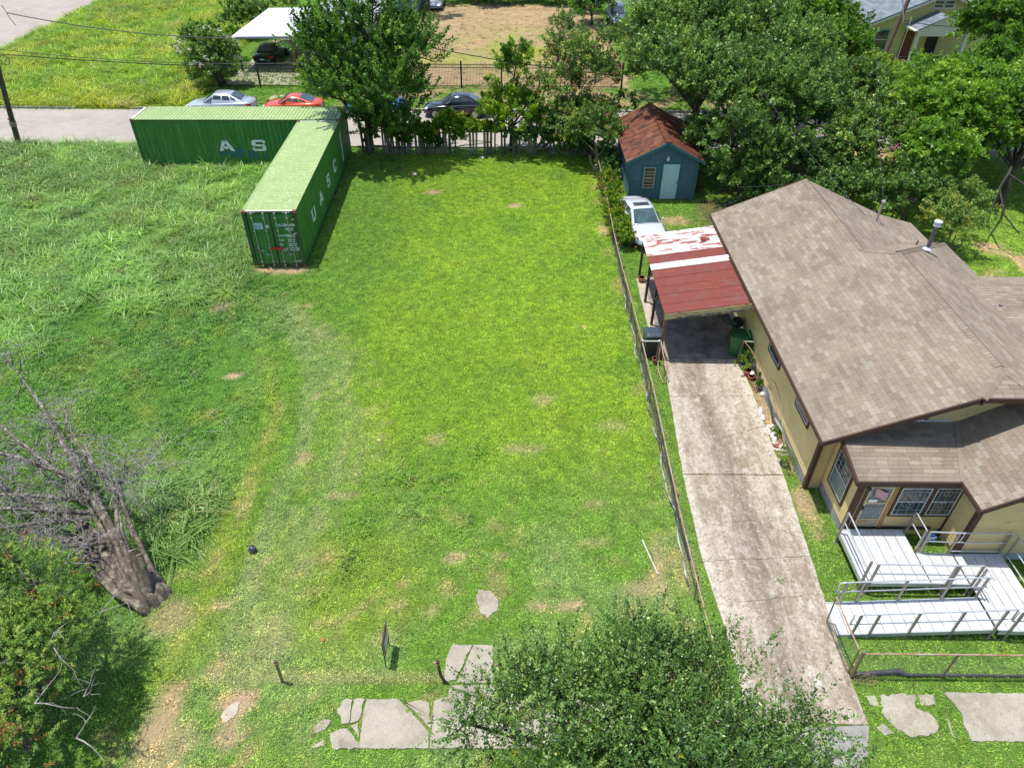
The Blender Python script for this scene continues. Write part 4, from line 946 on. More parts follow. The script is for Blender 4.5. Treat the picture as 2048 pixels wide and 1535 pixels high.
# windows
def window_x(x, y0, y1, z0, z1, sash=True, trim=M_BROWN, grille=True):
    """window in a wall facing -x"""
    mb = MB(); t = .07
    mb.box(x-.05,x+.0,y0-t,y1+t,z0-t,z0); mb.box(x-.05,x+.0,y0-t,y1+t,z1,z1+t); mb.box(x-.05,x+.0,y0-t,y0,z0,z1); mb.box(x-.05,x+.0,y1,y1+t,z0,z1)
    wdw = part('window', mb, trim, H)
    mb = MB(); f = .035
    mb.box(x-.045,x-.006,y0+.002,y0+f,z0+.002,z1-.002); mb.box(x-.045,x-.006,y1-f,y1-.002,z0+.002,z1-.002); mb.box(x-.044,x-.006,y0+f,y1-f,z0+.002,z0+f); mb.box(x-.044,x-.006,y0+f,y1-f,z1-f,z1-.002); mb.box(x-.048,x-.006,y0+f,y1-f,(z0+z1)/2-.02,(z0+z1)/2+.02)
    part('frame', mb, M_ALU, wdw)
    mb = MB(); mb.add([(x-.026,y0+f,z0+f),(x-.026,y1-f,z0+f),(x-.026,y1-f,z1-f),(x-.026,y0+f,z1-f)], [(0,1,2,3)]); part('pane', mb, M_GLASS, wdw)
    if grille:
        mb = MB()
        for q in (.25,.5,.75): yy = y0+(y1-y0)*q; mb.box(x-.04,x-.03,yy-.008,yy+.008,(z0+z1)/2,z1-f)
        for q in (.2,.5,.8): zz = (z0+z1)/2+(z1-z0)/2*q; mb.box(x-.041,x-.031,y0+f,y1-f,zz-.008,zz+.008)
        part('grille', mb, M_GRILLE, wdw)
        mb = MB(); mb.add([(x-.038,y0+f,z0+f),(x-.038,y1-f,z0+f),(x-.038,y1-f,(z0+z1)/2-.02),(x-.038,y0+f,(z0+z1)/2-.02)], [(0,1,2,3)]); part('screen', mb, M_SCREEN, wdw)
    return wdw
window_x(9.328, 19.5, 20.65, 1.75, 2.5, grille=False); window_x(9.328, 16.45, 17.55, 1.78, 2.5, grille=False)
window_x(9.828, 14.12, 15.08, .80, 2.12)
def window_y(y, x0, x1, z0, z1):
    mb = MB(); t = .06
    mb.box(x0-t,x1+t,y-.05,y,z0-t,z0); mb.box(x0-t,x1+t,y-.05,y,z1,z1+t); mb.box(x0-t,x0,y-.05,y,z0,z1); mb.box(x1,x1+t,y-.05,y,z0,z1); w_ = part('window', mb, M_BROWN, H)
    mb = MB(); f = .035; zm = (z0+z1)/2
    mb.box(x0+.002,x0+f,y-.045,y-.006,z0+.002,z1-.002); mb.box(x1-f,x1-.002,y-.045,y-.006,z0+.002,z1-.002)
    for zz in (z0+.002, zm-.016, z1-.035): mb.box(x0+f,x1-f,y-.044,y-.006,zz,zz+.033)
    part('frame', mb, M_ALU, w_)
    mb = MB(); mb.add([(x0+f,y-.022,z0+f),(x1-f,y-.022,z0+f),(x1-f,y-.022,z1-f),(x0+f,y-.022,z1-f)], [(0,1,2,3)]); part('pane', mb, M_GLASS, w_)
    mb = MB(); wd = x1-x0
    for q in (.2,.5,.8): xx = x0+wd*q; mb.box(xx-.005,xx+.005,y-.04,y-.03,z0+f,zm-.016); mb.box(xx-.005,xx+.005,y-.04,y-.03,zm+.017,z1-f)
    for zz in (z0+.22, z1-.16): mb.box(x0+f,x1-f,y-.042,y-.032,zz-.006,zz+.006)
    cx = (x0+x1)/2
    for cz in (z0+.42, zm+.36):
        pts = [(cx+.11*math.sin(a)*(1-.3*math.cos(a)), y-.038, cz+.13*math.cos(a)) for a in np.linspace(0, 2*math.pi, 13)]; mb.tube(pts, .007, 4)
        mb.tube([(cx-.1,y-.038,cz-.12),(cx+.02,y-.038,cz),(cx-.1,y-.038,cz+.12)], .006, 4); mb.tube([(cx+.1,y-.038,cz-.12),(cx-.02,y-.038,cz),(cx+.1,y-.038,cz+.12)], .006, 4)
    part('grille', mb, M_GRILLE, w_)
window_y(13.577, 10.98, 11.84, .97, 2.10); window_y(13.577, 11.97, 12.68, .97, 2.10)
mb = MB(); mb.box(10.78,10.90,13.545,13.576,.40,2.16); part('door_post', mb, M_YTRIM, H)
mb = MB(); mb.box(9.99,10.07,13.545,13.576,.40,2.16); part('door_post', mb, M_BROWN, H)
mb = MB(); mb.box(10.08,10.77,13.545,13.575,.45,.78); mb.box(10.08,10.14,13.545,13.575,.78,2.12); mb.box(10.71,10.77,13.545,13.575,.78,2.12); mb.box(10.14,10.71,13.545,13.575,1.42,1.48); mb.box(10.14,10.71,13.545,13.575,2.06,2.12)
door = part('door', mb, pm('cream_door_paint', (.62,.50,.28), (.5,.38,.2), 4, .6), H)
mb = MB(); mb.box(10.14,10.71,13.538,13.5445,.50,.74); part('kick_panel', mb, pm('rusty_kick_panel', (.40,.34,.22), (.38,.12,.03), 3.5, .6, lo=.45, hi=.6), door)
mb = MB(); mb.box(10.14,10.71,13.56,13.566,.78,2.06); part('pane', mb, M_SCREEN, door)
mb = MB()
for q in (.17,.33,.5,.67,.83): xx = 10.14+.57*q; mb.box(xx-.005,xx+.005,13.548,13.556,.78,1.42); mb.box(xx-.005,xx+.005,13.548,13.556,1.48,2.06)
for zz in (.92,1.28,1.6,1.9): mb.box(10.14,10.71,13.547,13.555,zz-.005,zz+.005)
part('grille', mb, M_GRILLE, door)
mb = MB(); mb.cyl((10.11,13.50,1.25),(10.11,13.545,1.25), .03, 10); mb.box(10.08,10.14,13.538,13.545,1.15,1.35); part('door_handle', mb, pm('dark_metal', (.06,.055,.05), (.1,.09,.08), 6, .4, .6), door)
# paper sign and flag print behind the upper door glass
mb = MB(); mb.box(10.17,10.42,13.535,13.54,1.50,1.62); part('paper_notice', mb, M_WHITEP, door)
fl = MB(); mr = pm('flag_red', (.55,.10,.12)); mw = pm('flag_white', (.72,.70,.66)); mbv = pm('flag_blue', (.06,.08,.25)); my = pm('gold_thread', (.6,.45,.12))
def fp(u, v): return (10.22+.40*u+.06*v, 13.52+.012*math.sin(u*7), 2.08-.36*v-.14*u+.02*math.sin(u*6))
for k in range(9):
    v0, v1 = k/9, (k+1)/9
    for j in range(6):
        u0, u1 = j/6, (j+1)/6
        fl.add([fp(u0,v0),fp(u1,v0),fp(u1,v1),fp(u0,v1)], [(0,1,2,3)], k % 2)
fg = part('flag', fl, [mr, mw], door)
mb = MB(); mb.sphere((10.64,13.50,1.58), .025, 8, 6); mb.bar((10.6,13.515,1.75),(10.64,13.505,1.60), .01); part('tassel', mb, my, door)
mb = MB(); mb.sphere((10.0,13.47,2.12), .06, 10, 8); mb.cyl((9.9,13.56,2.15),(10.0,13.48,2.12), .03, 8); part('porch_lamp', mb, pm('black_lamp', (.03,.03,.03), (.08,.08,.08)), H)
mb = MB(); mb.box(10.05,12.4,13.55,13.60,.30,.42); part('threshold', mb, pm('dark_wood', (.06,.05,.04), (.1,.08,.06)), H)
# fallen skirting boards, pipe and wire on the side wall
for (y, z, l, a, m_) in ((19.2,.55,1.3,.12,M_SKIRT),(18.1,.35,.9,-.25,M_ALU),(17.5,.3,.7,.35,M_YELLOW),(18.7,.2,1.1,.5,pm('dark_wood',(.06,.05,.04)))):
    mb = MB(); mb.bar((9.22,y-l/2,z-a*l/2),(9.26,y+l/2,z+a*l/2), .02, .11); part('loose_board', mb, m_, H)
mb = MB(); mb.tube([(9.24,20.1,.9),(9.22,19.3,1.3),(9.24,18.6,1.15),(9.22,17.9,.6),(9.2,17.3,.45),(9.22,16.7,.5)], .012, 5); part('cable', mb, pm('grey_cable', (.3,.27,.2)), H)
# roof vents, mast
def vent(x, y, z, h, r, cap, lab):
    mb = MB(); mb.cyl((x,y,z-.1),(x,y,z+h), r, 10); o = part('vent_pipe', mb, pm('grey_pipe', (.16,.17,.19), (.1,.1,.11), 6, .5, .4), H)
    mb = MB(); mb.cyl((x,y,z-.02),(x,y,z+.05), r*2.3, 12, r2=r*1.2); part('boot', mb, M_FLASH, o)
    if cap: mb = MB(); mb.cyl((x,y,z+h-.03),(x,y,z+h+.07), r*1.7, 14); mb.cyl((x,y,z+h+.10),(x,y,z+h+.16), r*1.9, 14); mb.cyl((x,y,z+h+.06),(x,y,z+h+.11), r*1.2, 12); part('cowl', mb, pm('white_cowl', (.72,.76,.85), (.6,.63,.7)), o)
vent(16.15,25.45,zb(16.15)+.35,.28,.035,False,''); vent(15.7,24.0,ZR-KS*(1.8),.95,.075,True,''); vent(17.05,20.9,zr_(17.05),.16,.07,False,'')
mb = MB(); mb.tube([(15.65,28.0,2.6),(15.65,28.05,4.05)], .04, 8); mb.sphere((15.65,28.0,4.12), .09, 10, 8); part('service_mast', mb, pm('mast_grey', (.42,.43,.45), (.3,.3,.3)), H)

# ================================================================ RAMP
M_DECK = pm('white_aluminium_deck', (.62,.62,.61), (.52,.52,.51), 2.5, .5, .05, world=True, c3=(.70,.70,.70))
M_RAIL = pm('aluminium_rail', (.62,.64,.66), (.52,.54,.56), 5, .35, .35)
M_POST = pm('dull_aluminium_post', (.40,.37,.34), (.30,.27,.24), 5, .45, .5)
rp = thing('access_ramp', 'white aluminium switchback access ramp with handrails in front of the porch door', 'ramp', (9.62,11.55,0))
def deck(x0, x1, y0, y1, za, zb_, along='x', step=.305):
    """planks across a deck whose height goes from za (x0) to zb_ (x1)"""
    n = max(1, int(round((x1-x0)/step)))
    for i in range(n):
        a = x0+(x1-x0)*i/n; b = x0+(x1-x0)*(i+1)/n-.016; z1 = za+(zb_-za)*i/n; z2 = za+(zb_-za)*(i+1)/n
        mb = MB(); mb.add([(a,y0,z1-.03),(b,y0,z2-.03),(b,y1,z2-.03),(a,y1,z1-.03),(a,y0,z1),(b,y0,z2),(b,y1,z2),(a,y1,z1)], [(0,3,2,1),(4,5,6,7),(0,1,5,4),(1,2,6,5),(2,3,7,6),(3,0,4,7)])
        part('plank', mb, M_DECK, rp)
    for y in (y0-.02, y1+.02):
        mb = MB(); mb.bar((x0,y,za-.05),(x1,y,zb_-.05), .035, .15); part('side_beam', mb, M_RAIL, rp)
deck(9.64,11.5,11.6,13.40,.42,.42); deck(11.52,12.58,11.6,12.58,.42,.37); deck(12.62,14.0,10.2,12.58,.36,.36); deck(8.55,12.58,10.25,11.16,.06,.35); deck(14.03,16.5,10.2,11.2,.36,.30)
mb = MB(); mb.bar((9.615,11.6,.36),(9.615,13.4,.36), .03, .15); part('side_beam', mb, M_RAIL, rp)
def railing(pts, posts, h=.90, loops=()):
    """pts: (x,y,deckz) along the rail; posts: fractions"""
    P = [Vector(p) for p in pts]; top = [p+Vector((0,0,h)) for p in P]; mid = [p+Vector((0,0,h*.55)) for p in P]; low = [p+Vector((0,0,.10)) for p in P]
    mb = MB(); mb.tube(top, .021, 8); rl = part('railing', mb, M_RAIL, rp)
    mb = MB(); mb.tube(mid, .019, 8)
    if 0 in loops: d = (P[0]-P[1]).normalized()*.14; mb.tube([top[0], top[0]+d, mid[0]+d, mid[0]], .02, 8)
    if 1 in loops: d = (P[-1]-P[-2]).normalized()*.14; mb.tube([top[-1], top[-1]+d, mid[-1]+d, mid[-1]], .02, 8)
    part('mid_rail', mb, M_RAIL, rl)
    for p in posts:
        q = Vector(p); mb = MB(); mb.box(q.x-.028,q.x+.028,q.y-.022,q.y+.022,0.02,q.z+h-.02); mb.box(q.x-.06,q.x+.06,q.y-.05,q.y+.05,.0,.025); part('post', mb, M_POST, rl)
railing([(9.60,13.30,.42),(9.60,11.62,.42)], [(9.60,13.30,.42),(9.60,11.62,.42)])
railing([(9.74,11.53,.42),(12.55,11.53,.37)], [(9.76,11.53,.42),(11.85,11.53,.41),(11.93,11.53,.41),(12.55,11.53,.37)])
railing([(11.54,13.35,.42),(11.54,12.66,.42)], [(11.54,13.35,.42),(11.54,12.68,.42)])
railing([(11.62,12.63,.42),(12.45,12.63,.38)], [(11.62,12.63,.42),(12.45,12.63,.38)], loops=(1,))
railing([(12.5,12.64,.37),(13.98,12.64,.36)], [(13.90,12.64,.36)])
mb = MB(); mb.tube([(12.5,12.64,.47),(13.9,12.64,.47)], .018, 8); part('toe_rail', mb, M_RAIL, rp)
railing([(14.03,12.58,.36),(14.03,11.25,.36)], [(14.03,12.5,.36),(14.03,11.3,.36)])
mb = MB(); mb.tube([(14.03,12.5,.47),(14.03,11.3,.47)], .018, 8); part('toe_rail', mb, M_RAIL, rp)
railing([(12.60,11.5,.37),(12.60,11.10,.36)], [(12.60,11.45,.37)])
railing([(8.86,11.19,.08),(12.62,11.19,.35)], [(8.90,11.19,.08),(9.35,11.19,.11),(10.45,11.19,.19),(11.6,11.19,.28),(12.52,11.19,.35)], loops=(0,))
railing([(8.86,10.22,.08),(12.60,10.22,.35)], [(8.90,10.22,.08),(9.35,10.22,.11),(10.35,10.22,.19),(11.45,10.22,.27),(12.5,10.22,.34)], loops=(0,1))
railing([(12.86,10.16,.36),(16.4,10.16,.36)], [(12.86,10.16,.36),(14.9,10.16,.36)], loops=(0,))
# ================================================================ NEAR CARPORT
cp = thing('carport', 'rusty tin roofed carport with red and white sheets leaning on the yellow house', 'carport', (5.75,22.2,0))
def m_tin(name, base, patch, thr, sx=1.0, sy=6.0, third=None):
    m, nt, b = newmat(name); v = wpos(nt, (sx, sy, 1)); v2 = wpos(nt)
    c = mix(nt, ramp(nt, noise(nt, v, 1.1, 7, .68), [(thr,(0,0,0)),(thr+.035,(1,1,1))]), base, patch)
    if third: c = mix(nt, ramp(nt, noise(nt, v2, 1.6, 5), [(.5,(0,0,0)),(.7,(.8,.8,.8))]), c, third)
    c = mix(nt, 1.0, c, ramp(nt, noise(nt, v2, 30, 4), [(.3,(.8,.8,.8)),(.7,(1.12,1.12,1.12))]), 'MULTIPLY')
    setc(nt, b, c); b.inputs['Roughness'].default_value = .6; b.inputs['Specular IOR Level'].default_value = .3; return m
M_TRED = m_tin('red_rusted_tin', (.205,.050,.036), (.34,.085,.035), .60, .5, 5, (.19,.085,.075)); M_TWHITE = m_tin('flaking_white_tin', (.72,.70,.68), (.30,.085,.06), .51, 1.1, 5)
M_TCOAT = pm('white_roof_coating', (.74,.74,.73), (.64,.63,.61), 3, .7, world=True)
XE = [28.55,27.9,27.25,26.6,25.94,25.44,24.81,24.17,23.56,22.87,22.2]
tint = [M_TWHITE,M_TWHITE,M_TWHITE,M_TRED,M_TCOAT,M_TRED,M_TRED,M_TRED,M_TRED,M_TRED]
zcp = lambda x: 2.20+(x-5.70)*.155
for i in range(10):
    ya, yb = XE[i], XE[i+1]-.03; mb = MB(); x0, x1 = 5.70, 8.82; o_ = .004*(i % 2)
    k = 4; vs = []; prof = [(ya, .022), (ya-.05, .022), (ya-.07, 0), (yb+.07, 0), (yb+.05, .024), (yb, .024)]
    for x in (x0, x1):
        for y, h in prof: vs.append((x, y, zcp(x)+h+o_))
        for y, h in prof: vs.append((x, y, zcp(x)+h+o_-.006))
    n = len(prof); fs = []
    for j in range(n-1): fs.append((j, j+1, 2*n+j+1, 2*n+j)); fs.append((n+j, 3*n+j, 3*n+j+1, n+j+1)); fs.append((j, n+j, n+j+1, j+1)); fs.append((2*n+j, 2*n+j+1, 3*n+j+1, 3*n+j))
    mb.add(vs, fs); part('roof_sheet', mb, tint[i], cp)
mb = MB()
for q in range(14):
    x = 5.8+q*.216
    mb.box(x, x+.20, 25.46, 25.68, zcp(x)+.012, zcp(x)+.030); mb.box(x+.1, x+.30, 25.70, 25.92, zcp(x+.1)+.012, zcp(x+.1)+.030)
part('coated_shingles', mb, M_TCOAT, cp, kind='stuff')
mb = MB(); mb.box(8.05,8.45,27.3,27.55,zcp(8.25)+.03,zcp(8.25)+.05); part('patch', mb, M_TRED, cp)
M_DKPOST = pm('weathered_post', (.10,.07,.055), (.05,.04,.035), 5, .85, world=True)
M_WPOST = pm('brown_wood_post', (.24,.13,.07), (.14,.08,.05), 5, .8, world=True)
for y, x, m_ in ((22.28,5.80,M_WPOST),(24.6,5.84,M_DKPOST),(26.4,5.84,M_DKPOST),(28.42,5.84,M_DKPOST)):
    mb = MB(); mb.bar((x,y,.05),(x,y,2.12), .10); part('post', mb, m_, cp)
    if y > 23:
        mb = MB(); mb.bar((x,y-.04,1.35),(x+.02,y-.8,2.1), .07); part('brace', mb, M_DKPOST, cp)
mb = MB(); mb.bar((5.8,22.2,2.13),(5.8,28.5,2.13), .06, .12); part('side_plate', mb, M_DKPOST, cp)
for y in (22.7,24.2,25.7,27.2,28.3): mb = MB(); mb.bar((5.78,y,zcp(5.78)-.07),(8.8,y,zcp(8.8)-.07), .05, .1); part('rafter', mb, M_DKPOST, cp)
mb = MB(); mb.bar((5.72,22.17,zcp(5.72)-.13),(9.0,22.17,zcp(9.0)-.13), .03, .24); part('front_board', mb, m_peel('peeling_cream_board', (.62,.50,.24), (.10,.09,.085), .56), cp)
mb = MB(); mb.bar((6.2,22.14,zcp(6.2)-.22),(8.9,22.14,zcp(8.9)-.23), .02, .10); part('front_board', mb, pm('bare_grey_wood', (.12,.11,.10), (.4,.33,.18), 4, .9, lo=.5, hi=.65), cp)

# ================================================================ SHED
M_TEAL = pm('teal_siding_paint', (.085,.165,.205), (.07,.14,.18), 3, .7, world=True, c3=(.10,.19,.235))
M_TEALT = pm('teal_trim_paint', (.03,.16,.17), (.025,.13,.145), 3, .6, world=True)
M_TINR = m_tin('shaded_rusty_brown_tin', (.17,.050,.025), (.075,.03,.02), .5, 2, 2, (.27,.115,.07))  # rust tones darkened to carry the tree shade on the shed roof
sd = thing('shed', 'small teal garden shed with a rusty tin roof and a white door', 'shed', (6.45,37.35,0))
AX = 8.22; ze, za = 2.22, 3.30; xl, xr = 6.08, 10.38; yf, yb = 37.0, 43.7
zs = lambda x: za-(za-ze)*abs(x-AX)/(xr-AX)
ns = 10
for side in (-1, 1):
    xe = xl if side < 0 else xr; zt = ze
    for i in range(ns):
        ya = yf+(yb-yf)*i/ns; yc = yf+(yb-yf)*(i+1)/ns+.03; vs = []; prof = [(ya, .0), (ya+.04, .025), (ya+.08, 0), ((ya+yc)/2, .004), (yc-.08, 0), (yc-.04, .025), (yc, 0)]
        for x, z in ((xe, ze), (AX, za)):
            for y, h in prof: vs.append((x, y, z+h+.02+.003*(i % 2)))
        n = len(prof); mb = MB(); mb.add(vs, [(j, j+1, n+j+1, n+j) for j in range(n-1)]); part('roof_sheet', mb, M_TINR, sd)
mb = MB(); mb.bar((AX,yf-.02,za+.055),(AX,yb,za+.055), .30, .02); part('ridge_cap', mb, M_TINR, sd)
mb = MB()
def gableprism(mb, x0, x1, y0, y1, z0, zfn, ax):
    vs = []
    for y in (y0, y1): vs += [(x0,y,z0),(x1,y,z0),(x1,y,zfn(x1)-.03),(ax,y,zfn(ax)-.03),(x0,y,zfn(x0)-.03)]
    mb.add(vs, [(0,1,2,3,4),(9,8,7,6,5),(0,5,6,1),(1,6,7,2),(2,7,8,3),(3,8,9,4),(4,9,5,0)])
gableprism(mb, 6.48, 10.07, 37.38, 43.2, 0.02, zs, AX); part('wall', mb, M_TEAL, sd)
def sidingstuff(parent, x0, y0, x1, y1, z0, top, out, mat, exp=.14):
    L = math.hypot(x1-x0, y1-y0); mb = MB(); z = z0; tm = max(top(i/20) for i in range(21))
    while z < tm:
        ok = [i/60 for i in range(61) if top(i/60) >= z+exp*.4]
        if len(ok) > 1:
            a, b = min(ok), max(ok); zz = min(z+exp, tm)
            p = [(x0+(x1-x0)*a, y0+(y1-y0)*a), (x0+(x1-x0)*b, y0+(y1-y0)*b)]
            mb.add([(p[0][0]+out[0]*.024,p[0][1]+out[1]*.024,z),(p[1][0]+out[0]*.024,p[1][1]+out[1]*.024,z),(p[1][0]+out[0]*.008,p[1][1]+out[1]*.008,zz-.02),(p[0][0]+out[0]*.008,p[0][1]+out[1]*.008,zz-.02),(p[0][0]-out[0]*.012,p[0][1]-out[1]*.012,z),(p[1][0]-out[0]*.012,p[1][1]-out[1]*.012,z),(p[0][0]-out[0]*.012,p[0][1]-out[1]*.012,zz-.02),(p[1][0]-out[0]*.012,p[1][1]-out[1]*.012,zz-.02)], [(0,1,2,3),(4,5,1,0),(3,2,7,6)])
        z += exp
    return part('siding', mb, mat, parent, kind='stuff')
sidingstuff(sd, 6.46, 37.355, 10.09, 37.355, .05, lambda t: zs(6.46+3.63*t)-.05, (0,-1), M_TEAL)
sidingstuff(sd, 6.455, 43.2, 6.455, 37.36, .05, lambda t: zs(6.46)-.05, (-1,0), M_TEAL); sidingstuff(sd, 10.095, 43.2, 10.095, 37.36, .05, lambda t: zs(10.09)-.05, (1,0), M_TEAL)
for a, b in (((xl,yf,ze-.03),(AX,yf,za-.03)),((AX,yf,za-.03),(xr,yf,ze-.03))): mb = MB(); mb.bar(a, b, .04, .14); part('barge_board', mb, M_TEALT, sd)
for x in (6.44, 10.03): mb = MB(); mb.box(x,x+.09,37.30,37.33,.02,2.05); part('corner_board', mb, M_TEALT, sd)
mb = MB(); mb.box(8.20,9.08,37.29,37.325,.06,2.04); dd = part('door', mb, pm('pale_door_paint', (.52,.66,.72), (.47,.61,.67), 3, .5), sd)
for i in range(2):
    for z0_, z1_ in ((.22,.80),(.95,1.45),(1.55,1.90)):
        mb = MB(); xx = 8.30+.37*i; mb.box(xx,xx+.30,37.283,37.292,z0_,z1_); o = part('door_panel', mb, pm('pale_door_paint', (.5,.6,.6)), dd); bevel(o, .008)
for z_ in (.98, 1.10): mb = MB(); mb.sphere((9.02,37.26,z_), .028, 8, 6); part('door_knob', mb, pm('dark_metal', (.06,.055,.05)), dd)
for a in ((8.11,8.20,.05,2.14),(9.08,9.17,.05,2.14),(8.20,9.08,2.05,2.14)): mb = MB(); mb.box(a[0],a[1],37.30,37.33,a[2],a[3]); part('door_trim', mb, M_TEALT, sd)
mb = MB(); mb.box(7.08,7.86,37.29,37.325,.60,.68); mb.box(7.08,7.86,37.29,37.325,1.86,1.94); mb.box(7.08,7.16,37.29,37.325,.68,1.86); mb.box(7.78,7.86,37.29,37.325,.68,1.86); wv = part('window', mb, M_TEALT, sd)
mb = MB(); mb.box(7.16,7.78,37.318,37.326,.68,1.86); part('pane', mb, pm('bamboo_blind', (.16,.09,.05), (.09,.06,.05), 4, .5, stretch=(1,1,9), world=True), wv)
mb = MB(); mb.box(7.16,7.185,37.295,37.317,.68,1.86); mb.box(7.755,7.78,37.295,37.317,.68,1.86)
for zz in (.69,.86,1.07,1.24,1.27,1.45,1.60,1.84): mb.box(7.186,7.754,37.30,37.316,zz-.01,zz+.01)
part('frame', mb, pm('white_window_frame', (.66,.64,.58), (.55,.52,.46)), wv)
mb = MB(); mb.cyl((8.36,37.29,2.52),(8.36,37.18,2.52), .03, 8); mb.cyl((8.36,37.18,2.55),(8.36,37.18,2.42), .05, 10); mb.sphere((8.36,37.18,2.36), .10, 12, 8, 0, 1.1); part('lamp', mb, pm('white_globe', (.66,.68,.68), (.6,.62,.62), 5, .3), sd)

# ================================================================ BINS AND POTS
def wheelie(name, loc, rz, mats, label, h=1.05, w=.58, d=.62):
    t = thing(name, label, 'wheeled bin', loc, rz)
    b = MB(); a = .82; hw, hd = w/2, d/2
    b.add([(-hw*a,-hd*a,.06),(hw*a,-hd*a,.06),(hw*a,hd*a,.06),(-hw*a,hd*a,.06),(-hw,-hd,h-.06),(hw,-hd,h-.06),(hw,hd,h-.06),(-hw,hd,h-.06)], [(0,3,2,1),(4,5,6,7),(0,1,5,4),(1,2,6,5),(2,3,7,6),(3,0,4,7)])
    bevel(part('body', b, mats[0], t, False), .03, 3)
    b = MB(); b.box(-hw-.03,hw+.03,-hd-.04,hd+.02,h-.055,h); b.add([(-hw+.04,-hd+.03,h+.003),(hw-.04,-hd+.03,h+.003),(hw-.04,hd-.06,h+.003),(-hw+.04,hd-.06,h+.003),(-hw+.10,-hd+.1,h+.045),(hw-.10,-hd+.1,h+.045),(hw-.1,hd-.12,h+.045),(-hw+.1,hd-.12,h+.045)], [(4,5,6,7),(0,1,5,4),(1,2,6,5),(2,3,7,6),(3,0,4,7)])
    bevel(part('lid', b, mats[1], t, False), .02, 2)
    b = MB(); b.cyl((-hw,hd+.06,h-.05),(hw,hd+.06,h-.05), .018, 8); part('handle', b, mats[0], t, False)
    for s in (-1, 1):
        b = MB(); b.cyl((s*(hw*.8),hd*.9,.12),(s*(hw*.8+.06),hd*.9,.12), .12, 14); part('wheel', b, M_BLACKGASKET, t, False)
    return t
M_BBIN = pm('black_bin_plastic', (.025,.03,.036), (.04,.045,.055), 4, .4); M_BLID = pm('slate_bin_lid', (.055,.075,.10), (.045,.06,.08), 4, .42)
M_GBIN = pm('green_bin_plastic', (.008,.115,.03), (.012,.14,.04), 4, .4)
wheelie('wheeled_bin', (5.50,22.62,.02), 0.05, (M_BBIN, M_BLID), 'black wheeled bin with a slate lid beside the fence corner', 1.08, .66, .62)
wheelie('wheeled_bin', (8.92,22.62,.06), -0.35, (M_GBIN, M_GBIN), 'green wheeled bin against the house wall in the carport mouth', 1.02, .70, .66)
M_TERRA = pm('terracotta', (.45,.15,.07), (.34,.11,.055), 6, .8)
def pot(loc, r, h, label, filled=None, m=None):
    mb = MB(); x, y, z = loc
    mb.tube([(x,y,z),(x,y,z+h*.82),(x,y,z+h*.82),(x,y,z+h),(x,y,z+h),(x,y,z+h*.9)], [r*.68,r*.92,r*1.08,r*1.08,r*.88,r*.86], 16, 0, False)
    mb.cyl((x,y,z+h*.85),(x,y,z+h*.87), r*.86, 16, 1)
    return solo('flower_pot', mb, [m or M_TERRA, pm('pot_soil', (.03,.02,.015), (.05,.035,.025), 9, .95)], label, 'pot', loc)
pot((5.90,28.15,.09), .15, .24, 'terracotta pot standing on the pale strip at the far carport post')
pot((5.62,22.05,.02), .14, .22, 'small terracotta pot on the grass in front of the black bin')
for i, (x, y, r_, h_, lb) in enumerate([(9.02,21.30,.16,.26,'orange pot leftmost in the pot cluster under the arch'),(9.27,21.22,.15,.22,'orange pot on the house side of the pot cluster under the arch'),(9.10,21.02,.12,.18,'small orange pot in front of the pot cluster'),(9.33,20.98,.10,.16,'tiny brown pot nearest the house wall in the pot cluster')]):
    pot((x,y,.02), r_, h_, lb)
mb = MB(); mb.sphere((9.15,21.16,.20), .10, 10, 8); solo('white_bowl', mb, M_WHITEP, 'white upturned bowl among the orange pots', 'bowl', (9.15,21.16,.10))
mb = MB(); mb.sphere((9.30,20.1,.07), .09, 10, 8); solo('white_stone', mb, M_WHITEP, 'round white stone on the grass in front of the pots', 'stone', (9.30,20.1,0))
# old grill with handle by the green bin
g_ = thing('barbecue_grill', 'black kettle grill standing behind the green bin', 'grill', (9.02,23.55,.06))
mb = MB(); mb.sphere((9.02,23.55,.95), .28, 14, 10, 0, .75); part('kettle', mb, pm('black_enamel', (.015,.015,.015), (.03,.03,.03), 5, .35), g_)
mb = MB(); 
for a in (0, 2.1, 4.2): mb.bar((9.02+.1*math.cos(a),23.55+.1*math.sin(a),.8),(9.02+.3*math.cos(a),23.55+.3*math.sin(a),.06), .025)
part('leg', mb, M_DKPOST, g_)
mb = MB(); mb.tube([(8.7,23.4,.95),(8.5,23.3,1.0),(8.45,23.6,1.0),(8.7,23.75,.95)], .015, 6); part('handle', mb, M_DKPOST, g_)
# bricks and white stones edging the driveway
r = random.Random(17)
bm_ = [pm('brick_red', (.34,.10,.06), (.26,.09,.06), 8, .9), pm('brick_pale', (.55,.50,.44), (.45,.38,.33), 8, .9), pm('brick_white', (.70,.67,.63), (.58,.55,.5), 8, .9), pm('brick_brown', (.28,.17,.12), (.2,.12,.09), 8, .9)]
bp = thing('brick_heap', 'heap of loose red and white bricks in the bed beside the driveway', 'bricks', (9.1,17.4,0))
bmesh_ = []
for m_ in bm_:
    mb = MB(); mb.box(-.10,.10,-.045,.045,0,.06); bmesh_.append(mb.mesh('brick', m_))
for i in range(34):
    o = bpy.data.objects.new('brick', bmesh_[r.choice((0,0,1,1,2,2,3))]); col.objects.link(o); o.parent = bp
    y = r.uniform(-.95,.9); o.location = (r.uniform(-.16,.20)+.0*y, y, r.choice((.0,.0,.065))); o.rotation_euler = (r.uniform(-.15,.15), r.uniform(-.15,.15), r.uniform(0,3.1))
M_PSTONE = pm('whitewashed_stone', (.62,.60,.57), (.48,.46,.43), 8, .9, bmp=.4)
